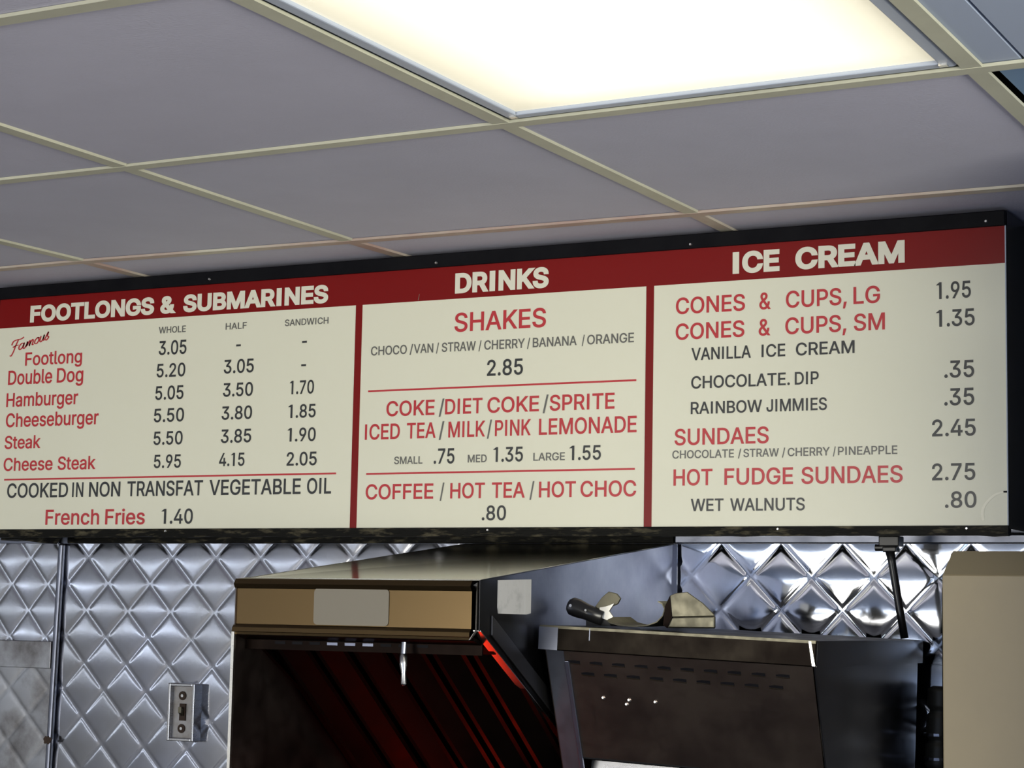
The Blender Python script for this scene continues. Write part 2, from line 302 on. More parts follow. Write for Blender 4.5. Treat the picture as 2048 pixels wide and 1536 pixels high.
# ------------------------------------------------------------------ lettering data (outlines of plain sans letters, drawn as triangles)
REGULAR = """& 448|-19,-18,197,197,171,216 -18,-15,171,216,154,236 -15,-14,154,236,148,241 -14,-11,148,241,136,256 -12,-11,358,463,357,462 -11,-8,136,256,125,266 -11,-8,357,462,355,460 -8,-5,125,266,118,275 -8,-5,355,460,352,457 -5,1,118,275,105,289 -5,1,352,457,347,452 1,3,105,289,102,294 1,3,347,452,346,451 3,12,102,294,86,310 3,12,346,451,338,443 12,13,86,310,85,312 12,13,338,443,337,442 13,25,85,312,70,328 13,25,337,442,327,433 25,39,70,433,56,421 39,55,56,421,45,408 55,56,45,408,44,407 56,58,44,407,43,405 58,59,43,193,42,181 58,59,193,405,207,405 59,61,42,181,41,169 59,61,207,405,220,403 61,64,41,169,39,158 61,64,220,403,230,400 64,65,39,158,39,156 64,65,230,400,233,400 65,68,39,156,37,149 65,68,233,400,241,397 68,70,37,149,36,145 68,70,241,397,246,396 70,73,36,145,34,140 70,73,246,396,252,393 73,77,34,140,33,135 73,77,252,393,259,390 77,79,33,135,32,132 77,79,259,390,262,388 79,84,32,132,31,127 79,84,262,388,270,384 84,86,31,127,30,125 84,86,270,384,273,382 86,87,30,125,30,124 86,88,273,382,275,382 87,88,30,124,29,124 88,92,29,124,28,120 88,92,275,382,272,384 92,93,28,120,28,120 92,93,272,384,271,385 93,94,28,120,28,119 93,94,271,385,270,385 94,102,28,119,26,115 94,102,270,385,263,389 102,104,26,115,25,114 102,104,263,389,262,390 104,111,25,114,23,112 104,111,262,390,256,394 111,112,23,112,23,112 111,112,256,394,255,394 112,115,23,112,23,111 112,115,255,394,253,396 115,121,23,111,23,110 115,127,253,396,243,402 121,127,23,110,22,109 127,133,22,109,22,109 127,131,243,402,239,404 131,133,239,404,238,405 133,139,22,109,22,110 133,139,238,405,233,408 139,141,22,110,22,110 139,141,233,408,231,409 141,150,22,110,23,112 141,150,231,409,223,411 150,156,23,112,24,114 150,156,223,411,218,412 156,158,24,114,24,115 156,158,218,325,217,323 156,158,325,412,326,413 158,159,24,115,25,115 158,159,217,323,216,322 158,159,326,413,326,413 159,166,25,115,26,119 159,166,216,322,210,317 159,166,326,413,328,415 166,168,26,119,27,120 166,168,210,317,209,315 166,168,328,415,329,415 168,171,27,120,27,122 168,171,209,315,206,313 168,171,329,415,330,416 171,177,27,122,29,127 171,177,206,313,201,308 171,177,330,416,331,417 177,178,29,127,29,128 177,178,201,308,200,307 177,178,331,417,332,417 178,181,29,128,30,131 178,181,200,307,198,304 178,181,332,417,332,417 181,187,30,131,33,136 181,187,198,304,193,299 181,187,332,417,334,418 187,188,33,136,34,137 187,188,193,299,192,299 187,188,334,418,334,418 188,195,34,137,37,145 188,195,192,299,186,293 188,195,334,418,335,419 195,197,37,145,38,147 195,197,186,293,184,291 195,200,335,419,335,419 197,206,38,147,44,159 197,200,184,291,182,289 200,206,182,289,177,284 200,206,335,419,336,419 206,208,44,159,45,162 206,208,177,284,175,282 206,214,336,419,336,419 208,214,45,162,50,170 208,214,175,282,170,277 214,220,50,277,54,272 214,220,336,419,336,420 220,224,54,272,58,269 220,224,336,420,337,420 224,232,58,269,65,262 224,236,337,420,337,420 232,236,65,262,69,259 236,244,69,259,77,252 244,263,77,252,101,237 263,276,101,236,118,253 276,284,119,253,112,264 284,285,112,264,111,265 285,288,111,265,109,268 288,292,109,268,107,273 292,317,107,273,90,301 317,326,90,301,85,307 326,334,85,185,80,178 326,334,184,307,194,312 334,338,80,178,77,175 334,338,194,312,200,314 338,345,77,175,74,171 338,345,200,314,209,318 345,353,74,171,71,166 345,353,209,318,218,324 353,357,71,166,70,163 353,357,218,324,223,326 357,361,70,163,69,161 357,361,223,326,228,327 361,368,69,161,67,156 361,368,228,327,234,328 368,380,67,156,65,153 368,380,234,328,243,331 380,383,65,153,64,153 380,383,243,331,244,332 383,398,64,153,63,149 383,398,244,332,248,335 398,406,63,149,63,149 398,400,248,335,248,335 400,403,248,335,249,336 403,406,249,336,250,336 406,413,63,149,64,151 406,413,250,336,249,335 413,414,64,151,64,151 413,414,249,335,249,335 414,416,64,151,64,152 414,416,249,335,248,335 416,419,64,152,65,153 416,419,248,335,248,335 419,421,65,153,65,154 419,421,248,335,247,335 421,422,65,154,65,154 421,422,247,335,247,335 422,424,65,154,66,155 422,424,247,335,246,334 424,430,66,155,67,161 424,430,246,334,243,333 430,433,67,161,68,164 430,436,243,333,237,331 433,436,68,164,69,168 436,442,69,168,71,174 436,442,237,331,230,329 442,446,71,174,72,190 442,446,230,329,222,328 446,448,72,190,73,198 446,448,222,328,213,327 448,449,73,198,73,202 448,449,213,327,202,327 449,451,73,327,74,326 451,464,74,326,80,320 464,466,80,320,81,319 466,478,81,319,90,310 478,479,90,310,91,309 479,490,91,309,101,298 490,501,101,298,114,286 501,509,114,286,129,271 509,517,129,271,145,255 517,522,145,255,162,238 522,525,162,238,181,220 525,526,181,220,200,200
, 188|-131,83,24,93,57,153
- 453|176,256,102,349,102,349
. 188|-16,-15,95,95,84,107 -15,-12,84,107,73,118 -12,-7,73,118,63,127 -7,0,63,127,55,136 0,9,55,136,47,143 9,19,47,143,42,149 19,30,42,149,39,152 30,41,39,152,37,153 41,52,37,153,39,152 52,63,39,152,42,149 63,73,42,149,47,144 73,82,47,144,55,136 82,89,55,136,63,127 89,95,63,127,73,118 95,98,73,118,84,107 98,99,84,107,95,95
/ 249|-88,545,-1,80,169,251
0 453|-19,-17,227,227,198,256 -17,-11,198,256,170,283 -11,0,170,283,145,308 0,15,145,308,123,331 15,33,123,331,102,351 33,55,102,351,85,368 55,62,85,368,81,372 62,63,81,227,80,211 62,63,227,372,243,373 63,67,80,211,78,196 63,67,243,373,257,375 67,73,78,196,74,183 67,73,257,375,270,379 73,80,74,183,70,175 73,80,270,379,278,383 80,83,70,175,69,171 80,83,278,383,282,384 83,95,69,171,63,160 83,95,282,384,293,390 95,109,63,160,57,150 95,109,293,390,303,396 109,127,57,150,52,142 109,141,303,396,317,405 127,141,52,142,48,137 141,147,48,137,47,135 141,147,317,405,319,406 147,170,47,135,42,129 147,170,319,406,324,411 170,176,42,129,41,128 170,176,324,411,325,412 176,196,41,128,39,125 176,196,325,412,328,414 196,214,39,125,37,123 196,214,328,414,330,416 214,224,37,123,37,122 214,224,330,416,331,416 224,254,37,122,36,121 224,254,331,416,332,417 254,285,36,121,37,122 254,285,332,417,331,416 285,295,37,122,37,123 285,295,331,416,330,416 295,313,37,123,39,125 295,313,330,416,328,414 313,332,39,125,41,128 313,332,328,414,325,412 332,338,41,128,42,129 332,338,325,412,324,411 338,361,42,129,47,135 338,361,324,411,319,406 361,362,47,135,47,135 361,362,319,406,319,406 362,367,47,135,48,137 362,367,319,406,317,405 367,382,48,137,53,142 367,382,317,405,311,400 382,399,53,142,58,150 382,399,311,400,303,395 399,414,58,150,64,160 399,414,303,395,293,389 414,426,64,160,69,171 414,426,293,389,282,384 426,428,69,171,70,173 426,428,282,384,280,383 428,436,70,173,75,183 428,436,280,383,270,378 436,442,75,183,78,196 436,442,270,378,257,375 442,446,78,196,81,211 442,446,257,375,242,372 446,447,81,211,81,227 446,447,242,372,227,372 447,453,81,372,85,368 453,475,85,368,103,351 475,494,103,351,123,330 494,509,123,330,146,308 509,519,146,308,171,283 519,525,171,283,198,256 525,528,198,256,227,227
1 400|-12,426,165,265,165,265 426,433,40,265,40,265 433,436,40,265,44,265 436,521,44,265,171,265
2 453|-12,52,52,401,52,401 52,56,52,401,56,401 56,69,56,401,68,401 69,171,68,178,163,276 171,251,163,276,238,345 251,268,238,345,253,357 268,284,253,357,268,368 284,290,268,368,273,371 290,299,273,371,279,376 299,313,279,376,288,382 313,328,288,382,297,387 328,332,297,387,300,388 332,341,300,388,303,390 341,342,303,390,303,390 342,350,303,390,306,391 350,351,53,138,53,138 350,351,306,391,306,391 351,357,53,138,53,139 351,357,306,391,307,392 357,361,53,139,54,139 357,361,307,392,308,392 361,371,54,139,54,140 361,371,308,392,308,393 371,375,54,140,54,140 371,383,308,393,308,393 375,383,54,140,55,141 383,386,55,141,55,142 383,386,308,393,307,392 386,387,55,142,55,142 386,387,307,392,307,392 387,394,55,142,56,144 387,394,307,392,305,392 394,398,56,144,57,145 394,398,305,392,304,391 398,408,57,145,59,149 398,403,304,391,302,390 403,408,302,390,299,389 408,412,59,149,60,152 408,412,299,389,297,388 412,414,60,152,61,153 412,414,297,388,296,388 414,417,61,153,62,155 414,420,296,388,292,386 417,420,62,155,63,158 420,424,63,158,64,162 420,424,292,386,288,384 424,427,64,162,65,165 424,427,288,384,285,383 427,431,65,165,67,169 427,429,285,383,282,382 429,431,282,382,280,382 431,437,67,169,70,178 431,433,280,382,277,381 433,437,277,381,270,379 437,438,70,178,71,180 437,438,270,379,268,378 438,441,71,180,72,188 438,441,268,378,260,377 441,442,72,188,73,191 441,442,260,377,258,376 442,445,73,191,74,199 442,445,258,376,247,374 445,447,74,199,75,211 445,447,247,374,236,373 447,448,75,211,76,224 447,448,236,373,224,373 448,451,76,373,78,371 451,466,78,371,88,360 466,468,88,360,90,359 468,482,90,359,102,346 482,483,102,346,103,345 483,495,103,345,119,331 495,496,119,331,120,330 496,507,120,330,137,312 507,516,137,312,158,292 516,522,158,292,179,274 522,523,179,274,184,271 523,526,184,271,201,249 526,528,201,249,225,225
3 453|-19,-18,218,218,194,244 -18,-14,194,244,171,269 -14,-9,171,269,149,285 -9,-7,149,285,144,292 -7,-1,144,292,128,307 -1,2,128,307,122,314 2,9,122,314,108,327 9,13,108,327,101,334 13,20,101,334,90,344 20,26,90,344,83,352 26,34,83,352,74,360 34,42,74,360,68,367 42,50,68,367,61,374 50,59,61,374,55,381 59,62,55,381,53,382 62,64,53,205,52,193 62,64,233,382,246,384 64,67,52,193,50,181 64,67,246,384,259,385 67,68,50,181,49,177 67,68,259,385,261,386 68,70,49,177,48,170 68,70,261,386,266,386 70,72,48,170,47,166 70,72,266,386,270,388 72,75,47,166,46,160 72,75,270,388,277,389 75,81,46,160,43,151 75,77,277,389,281,390 77,79,281,390,284,391 79,81,284,391,286,392 81,84,43,151,41,147 81,84,286,392,290,393 84,87,41,147,40,143 84,87,290,393,293,394 87,91,40,143,39,140 87,91,293,394,298,396 91,95,39,140,38,136 91,95,298,396,301,397 95,100,38,136,37,132 95,100,301,397,305,399 100,103,37,132,36,130 100,103,305,399,307,400 103,109,36,130,35,127 103,109,307,400,310,401 109,112,35,127,35,126 109,112,310,401,311,401 112,120,35,126,33,124 112,120,311,401,314,403 120,122,33,124,33,123 120,122,314,403,314,403 122,132,33,123,32,122 122,132,314,403,316,404 132,144,32,122,30,120 132,144,316,404,317,405 144,145,317,405,317,405 145,157,317,405,316,404 157,167,316,404,314,404 167,169,314,404,314,404 169,180,314,404,311,401 180,189,311,401,306,399 189,190,306,399,306,399 190,200,306,399,299,395 200,208,299,395,291,393 208,210,291,393,288,392 210,216,288,392,281,389 216,223,281,389,269,384 223,228,269,384,256,382 228,229,256,382,252,381 229,232,252,381,240,379 232,235,240,379,222,377 235,236,222,377,201,376 236,247,145,376,145,368 247,252,145,368,145,363 252,262,145,363,145,352 262,276,145,352,145,334 276,287,145,334,145,313 287,295,145,313,145,290 295,300,145,290,145,265 300,302,145,265,145,239 302,304,145,246,145,248 304,440,145,248,265,370 440,453,58,370,58,381 453,456,58,381,58,384 456,521,58,384,58,384
4 453|-12,93,270,355,270,355 93,162,28,425,28,425 162,163,28,425,29,425 163,175,29,425,36,425 175,521,36,128,240,332 175,330,270,355,270,355
5 453|-19,-18,221,221,198,234 -18,-17,198,234,192,247 -17,-14,192,247,176,265 -14,-13,176,265,172,271 -13,-8,172,271,155,287 -8,-6,155,287,150,293 -6,0,150,293,135,305 0,5,135,305,126,315 5,11,126,315,116,324 11,18,116,324,107,334 18,23,107,334,100,340 23,33,100,340,89,351 33,37,89,351,85,355 37,50,85,355,75,366 50,53,75,366,73,368 53,62,73,368,68,374 62,63,68,210,67,204 62,63,221,374,235,374 63,64,67,204,67,199 63,65,235,374,247,376 64,65,67,199,66,195 65,67,66,195,65,188 65,69,247,376,259,378 67,69,65,188,64,183 69,70,64,183,64,180 69,71,259,378,263,380 70,71,64,180,63,178 71,75,63,178,61,171 71,75,263,380,270,382 75,76,61,171,61,169 75,76,270,382,271,382 76,82,61,169,58,161 76,82,271,382,280,385 82,89,58,161,55,154 82,89,280,385,288,389 89,90,55,154,55,153 89,90,288,389,289,389 90,91,55,153,54,152 90,91,289,389,290,390 91,96,54,152,53,148 91,96,290,390,294,392 96,99,53,148,52,146 96,99,294,392,297,392 99,104,52,146,51,142 99,104,297,392,300,394 104,109,51,142,50,140 104,109,300,394,302,395 109,110,50,140,50,139 109,110,302,395,303,396 110,113,50,139,50,138 110,113,303,396,304,397 113,114,50,138,49,138 113,114,304,397,305,397 114,122,49,138,48,136 114,122,305,397,309,398 122,134,48,136,47,134 122,134,309,398,313,400 134,138,47,134,46,134 134,138,313,400,314,401 138,142,46,134,46,133 138,142,314,401,314,401 142,148,314,401,315,402 148,162,315,402,316,403 162,163,316,403,316,403 163,177,316,403,315,402 177,182,315,402,314,402 182,190,314,402,313,401 190,201,313,401,310,400 201,203,310,400,309,400 203,215,309,400,303,397 215,218,303,397,301,396 218,226,301,396,296,393 226,233,296,393,290,391 233,235,132,132,115,134 233,235,290,391,289,390 235,236,115,134,106,135 235,236,289,390,288,390 236,242,106,135,54,142 236,242,288,390,282,387 242,243,54,142,54,143 242,243,282,387,281,387 243,245,54,143,54,146 243,245,281,387,279,386 245,248,54,146,55,151 245,248,279,386,275,385 248,253,55,151,55,161 248,252,275,385,269,383 252,253,269,383,267,382 253,257,55,161,56,171 253,257,267,382,257,380 257,262,56,171,56,200 257,262,257,380,245,377 262,264,56,200,56,212 262,264,245,377,232,376 264,265,56,212,57,218 264,265,232,376,218,375 265,267,57,375,57,374 267,281,57,374,58,365 281,293,58,365,60,354 293,305,60,354,61,342 305,313,61,342,62,332 313,316,62,332,62,328 316,318,62,328,62,324 318,324,62,324,63,314 324,325,63,314,63,312 325,331,63,148,64,149 325,331,149,312,161,300 331,332,64,149,64,149 331,332,161,300,164,298 332,336,64,149,64,150 332,336,164,298,174,287 336,338,64,150,65,150 336,338,174,287,180,282 338,343,65,150,65,150 338,340,180,282,187,274 340,342,187,274,196,265 342,343,196,265,201,259 343,345,65,150,65,151 343,345,201,259,215,248 345,346,65,151,66,151 345,346,215,248,229,229 346,440,66,151,76,161 440,521,76,378,85,378
6 453|-19,-17,226,226,202,251 -17,-13,202,251,179,274 -13,-6,179,274,157,296 -6,4,157,296,136,316 4,16,136,316,118,335 16,17,118,335,117,336 17,31,117,336,102,351 31,32,102,351,101,352 32,48,101,352,87,366 48,49,87,366,86,367 49,61,86,367,79,374 61,64,79,213,77,202 61,64,239,374,251,376 64,67,77,202,75,190 64,67,251,376,262,378 67,69,75,190,74,187 67,69,262,378,265,379 69,73,74,187,72,180 69,73,265,379,272,381 73,80,72,180,69,171 73,80,272,381,282,384 80,87,69,171,65,163 80,87,282,384,289,388 87,88,65,163,65,162 87,88,289,388,290,388 88,90,65,162,64,160 88,90,290,388,292,389 90,97,64,160,62,155 90,107,292,389,304,394 97,107,62,155,59,149 107,109,59,149,58,148 107,109,304,394,305,395 109,113,58,148,57,146 109,113,305,395,307,396 113,118,57,146,56,144 113,118,307,396,309,396 118,119,56,144,56,144 118,119,309,396,309,397 119,130,56,144,54,140 119,130,309,397,312,398 130,133,54,140,54,140 130,131,312,398,312,399 131,133,312,399,313,399 133,137,54,140,53,139 133,137,313,399,314,399 137,143,53,139,53,138 137,143,314,399,315,400 143,144,53,138,52,138 143,144,315,400,315,400 144,157,52,138,51,137 144,157,315,400,315,401 157,162,51,137,51,137 157,162,315,401,315,401 162,171,51,137,52,138 162,171,315,401,315,400 171,172,52,138,52,138 171,172,315,400,315,400 172,181,52,138,53,139 172,181,315,400,313,400 181,182,53,139,53,140 181,182,313,400,312,400 182,185,53,140,53,140 182,184,312,400,312,399 184,185,312,399,312,399 185,197,53,140,55,144 185,197,312,399,309,397 197,202,55,144,56,146 197,202,309,397,307,396 202,204,56,146,56,147 202,204,307,396,306,396 204,208,56,147,58,149 204,208,306,396,304,395 208,218,58,149,60,155 208,218,304,395,297,392 218,222,60,155,61,158 218,222,297,392,294,390 222,226,61,158,63,161 222,226,294,390,291,389 226,227,63,161,63,162 226,227,291,389,290,389 227,235,63,162,66,170 227,235,290,389,282,385 235,241,66,170,68,180 235,241,282,385,272,382 241,243,68,180,69,184 241,243,272,382,268,381 243,246,69,184,70,190 243,246,268,381,262,380 246,249,70,190,72,198 246,249,262,380,254,378 249,250,72,198,72,201 249,250,254,378,251,378 250,252,72,201,73,213 250,252,251,378,239,376 252,253,73,213,73,226 252,253,239,376,226,376 253,264,73,376,78,369 264,266,78,369,79,367 266,280,79,367,86,355 280,291,86,355,92,341 291,293,92,341,93,339 293,297,93,339,96,333 297,305,96,333,100,322 305,314,100,322,106,302 314,318,106,302,108,290 318,321,108,290,110,281 321,325,110,207,113,210 321,325,207,281,229,259 325,326,113,210,113,210 325,326,229,259,234,234 326,521,113,210,246,345
7 453|-12,440,77,172,305,400 440,446,50,400,50,403 446,521,50,403,50,403
8 453|-19,-18,226,226,200,252 -18,-14,200,252,175,277 -14,-8,175,277,152,300 -8,1,152,300,130,322 1,11,130,322,111,342 11,24,111,342,93,359 24,38,93,359,77,375 38,55,77,375,64,388 55,61,64,388,61,392 61,62,61,226,60,211 61,62,226,392,242,392 62,64,60,211,59,197 62,64,242,392,256,394 64,67,59,197,57,184 64,67,256,394,268,395 67,71,57,184,55,172 67,71,268,395,280,398 71,73,55,172,54,169 71,73,280,398,283,399 73,77,54,169,52,162 73,77,283,399,290,401 77,83,52,162,50,153 77,83,290,401,299,403 83,90,50,153,47,145 83,90,299,403,307,406 90,93,47,145,46,143 90,93,307,406,309,407 93,98,46,143,45,139 93,98,309,407,313,408 98,107,45,139,42,134 98,107,313,408,318,410 107,113,42,134,41,132 107,113,318,410,320,411 113,117,41,132,41,130 113,117,320,411,322,411 117,127,41,130,40,128 117,127,322,411,324,412 127,135,40,128,40,127 127,135,324,412,325,413 135,139,40,127,40,127 135,139,325,413,325,413 139,151,40,127,41,128 139,151,325,413,324,412 151,152,41,128,41,128 151,152,324,412,324,412 152,162,41,128,42,131 152,162,324,412,321,410 162,169,42,131,43,133 162,169,321,410,319,409 169,172,43,133,44,134 169,172,319,409,318,408 172,182,44,134,47,140 172,182,318,408,312,406 182,185,47,140,48,142 182,185,312,406,310,405 185,191,48,142,50,147 185,191,310,405,305,402 191,199,50,147,54,155 191,199,305,402,297,398 199,200,54,155,54,156 199,200,297,398,296,398 200,206,54,156,57,164 200,206,296,398,288,395 206,212,57,164,60,174 206,212,288,395,278,392 212,215,60,174,62,181 212,215,278,392,271,390 215,217,62,181,63,186 215,217,271,390,266,389 217,220,63,186,65,199 217,220,266,389,254,387 220,223,65,199,68,212 220,223,254,387,240,384 223,228,68,384,71,381 228,240,71,381,82,370 240,250,82,370,94,359 250,258,94,359,104,349 258,260,104,349,107,346 260,262,107,346,111,342 262,267,111,342,120,332 267,272,121,332,112,340 272,274,112,340,110,342 274,285,110,342,96,356 285,301,96,356,83,369 301,302,83,369,82,370 302,304,82,214,81,203 302,304,238,370,249,371 304,307,81,203,79,193 304,307,249,371,259,373 307,311,79,193,77,183 307,311,259,373,269,375 311,316,77,183,74,174 311,316,269,375,277,378 316,319,74,174,72,170 316,319,277,378,281,380 319,322,72,170,71,167 319,322,281,380,285,381 322,329,71,167,68,160 322,329,285,381,291,384 329,337,68,160,64,155 329,337,291,384,297,388 337,338,64,155,64,154 337,338,297,388,298,388 338,345,64,154,63,151 338,345,298,388,301,389 345,355,63,151,61,147 345,355,301,389,305,391 355,359,61,147,60,146 355,359,305,391,306,392 359,365,60,146,59,145 359,365,306,392,307,393 365,376,59,145,58,145 365,376,307,393,307,394 376,380,58,145,58,145 376,380,307,394,307,394 380,386,58,145,59,145 380,386,307,394,307,393 386,396,59,145,60,147 386,396,307,393,305,392 396,401,60,147,60,149 396,401,305,392,304,392 401,405,60,149,61,150 401,405,304,392,302,391 405,406,61,150,61,151 405,406,302,391,302,391 406,414,61,151,63,155 406,414,302,391,297,389 414,421,63,155,64,160 414,421,297,389,292,388 421,428,64,160,67,167 421,428,292,388,286,385 428,434,67,167,69,174 428,434,286,385,278,383 434,439,69,174,71,183 434,439,278,383,270,381 439,443,71,183,73,192 439,443,270,381,260,379 443,446,73,192,75,203 443,446,260,379,250,377 446,447,75,203,75,214 446,447,250,377,239,376 447,448,75,214,76,226 447,448,239,376,226,376 448,456,76,376,80,371 456,472,80,371,92,359 472,486,92,359,106,345 486,498,106,345,122,329 498,509,122,329,140,311 509,517,140,311,160,292 517,523,160,292,181,271 523,526,181,271,203,249 526,528,203,249,226,226
9 453|-12,183,108,207,242,339 183,184,219,219,194,225 183,184,242,339,243,339 184,187,194,225,178,243 184,187,243,339,245,341 187,188,178,341,172,342 188,190,172,342,165,343 190,191,165,343,162,344 191,194,162,344,151,346 194,204,151,346,131,352 204,212,131,352,118,357 212,215,118,357,113,359 215,218,113,359,110,361 218,229,110,361,98,367 229,243,98,367,86,374 243,245,86,374,84,375 245,255,84,375,77,379 255,256,77,226,77,213 255,256,226,379,239,380 256,258,77,213,75,206 256,258,239,380,251,381 258,259,75,206,75,202 258,259,251,381,254,381 259,260,75,202,74,198 259,260,254,381,256,382 260,262,74,198,73,191 260,262,256,382,262,383 262,263,73,191,72,189 262,263,262,383,264,383 263,265,72,189,71,186 263,267,264,383,272,385 265,267,71,186,70,182 267,268,70,182,70,180 267,268,272,385,273,385 268,274,70,180,67,171 268,274,273,385,282,387 274,282,67,171,63,162 274,282,282,387,290,390 282,283,63,162,63,161 282,283,290,390,291,390 283,286,63,161,62,159 283,286,291,390,294,391 286,291,62,159,61,155 286,291,294,391,298,392 291,301,61,155,58,149 291,301,298,392,304,395 301,304,58,149,57,148 301,304,304,395,305,396 304,307,57,148,56,146 304,307,305,396,307,397 307,312,56,146,56,144 307,312,307,397,309,398 312,324,56,144,54,140 312,324,309,398,312,400 324,327,54,140,53,140 324,327,312,400,313,400 327,337,53,140,52,138 327,337,313,400,315,400 337,338,52,138,52,138 337,338,315,400,315,401 338,347,52,138,51,137 338,352,315,401,315,401 347,352,51,137,51,137 352,365,51,137,52,138 352,365,315,401,315,400 365,372,52,138,53,139 365,372,315,400,313,400 372,376,53,139,53,140 372,376,313,400,312,399 376,378,53,140,53,140 376,378,312,399,312,399 378,396,53,140,56,146 378,390,312,399,309,396 390,396,309,396,306,395 396,400,56,146,57,148 396,400,306,395,305,394 400,402,57,148,58,149 400,402,305,394,304,393 402,412,58,149,61,155 402,419,304,393,292,388 412,419,61,155,63,161 419,421,63,161,64,163 419,421,292,388,290,387 421,422,64,163,64,164 421,422,290,387,289,387 422,429,64,164,68,171 422,429,289,387,282,383 429,436,68,171,71,180 429,436,282,383,272,380 436,440,71,180,73,189 436,440,272,380,264,378 440,441,73,189,74,191 440,441,264,378,262,377 441,442,74,191,74,194 441,442,262,377,259,377 442,445,74,194,76,202 442,445,259,377,251,375 445,447,76,202,77,213 445,447,251,375,239,374 447,448,77,213,78,226 447,448,239,374,226,373 448,459,78,373,86,366 459,461,86,366,87,364 461,477,87,364,100,352 477,478,100,352,101,351 478,492,101,351,118,335 492,504,118,335,136,316 504,505,136,316,137,314 505,515,137,314,157,296 515,522,157,296,179,274 522,526,179,274,202,251 526,528,202,251,226,226
A 480|-12,130,-1,94,51,143 -12,130,387,480,336,428 130,211,51,428,80,398 211,367,80,171,137,224 211,367,307,398,254,341 367,369,137,224,138,225 367,369,254,341,253,341 369,416,138,225,155,239 369,416,253,341,239,323 416,521,155,323,193,285
B 456|-12,-11,48,247,48,276 -11,-7,48,276,48,303 -7,-1,48,303,48,328 -1,7,48,328,48,350 7,18,48,350,48,369 18,30,48,369,48,385 30,44,48,385,48,399 44,61,48,399,48,411 61,69,48,411,48,415 69,219,48,137,48,137 69,70,244,415,271,415 70,74,271,415,293,417 74,78,293,417,302,419 78,81,302,419,309,420 81,89,309,420,322,422 89,97,322,422,329,425 97,99,329,425,331,425 99,110,331,425,338,428 110,116,338,428,340,429 116,123,340,429,342,429 123,136,342,429,343,430 136,137,343,430,343,430 137,148,343,430,343,429 148,157,343,429,341,429 157,158,341,429,341,429 158,168,341,429,337,427 168,175,337,427,334,426 175,178,334,426,332,425 178,186,332,425,326,422 186,193,326,422,320,420 193,194,320,420,319,420 194,201,319,420,310,416 201,207,310,416,300,414 207,209,300,414,296,413 209,212,296,413,289,411 212,216,289,411,277,408 216,218,277,408,263,407 218,219,263,407,248,407 219,236,48,407,48,394 236,256,48,394,48,370 256,263,48,370,48,356 263,268,48,356,48,345 268,269,48,346,48,348 269,272,48,348,48,355 272,276,48,355,48,363 276,284,48,363,48,373 284,293,48,373,48,382 293,297,48,382,48,385 297,440,48,137,48,137 297,298,238,385,250,386 298,300,250,386,262,388 300,303,262,388,273,390 303,307,273,390,283,392 307,312,283,392,292,395 312,315,292,395,296,397 315,318,296,397,300,398 318,325,300,398,307,402 325,327,307,402,308,403 327,333,308,403,313,405 333,342,313,405,318,407 342,351,318,407,321,408 351,357,321,408,322,409 357,361,322,409,323,409 361,372,323,409,324,410 372,374,324,410,324,410 374,386,324,410,323,409 386,394,323,409,321,409 394,399,321,409,319,408 399,410,319,408,313,406 410,413,313,406,310,405 413,420,310,405,304,403 420,428,304,403,293,401 428,431,293,401,286,400 431,434,286,400,279,398 434,438,279,398,261,396 438,440,261,396,240,395 440,448,48,395,48,391 448,464,48,391,48,381 464,478,48,381,48,367 478,491,48,367,48,352 491,501,48,352,48,334 501,510,48,334,48,314 510,516,48,314,48,292 516,520,48,292,48,268 520,521,48,268,48,241
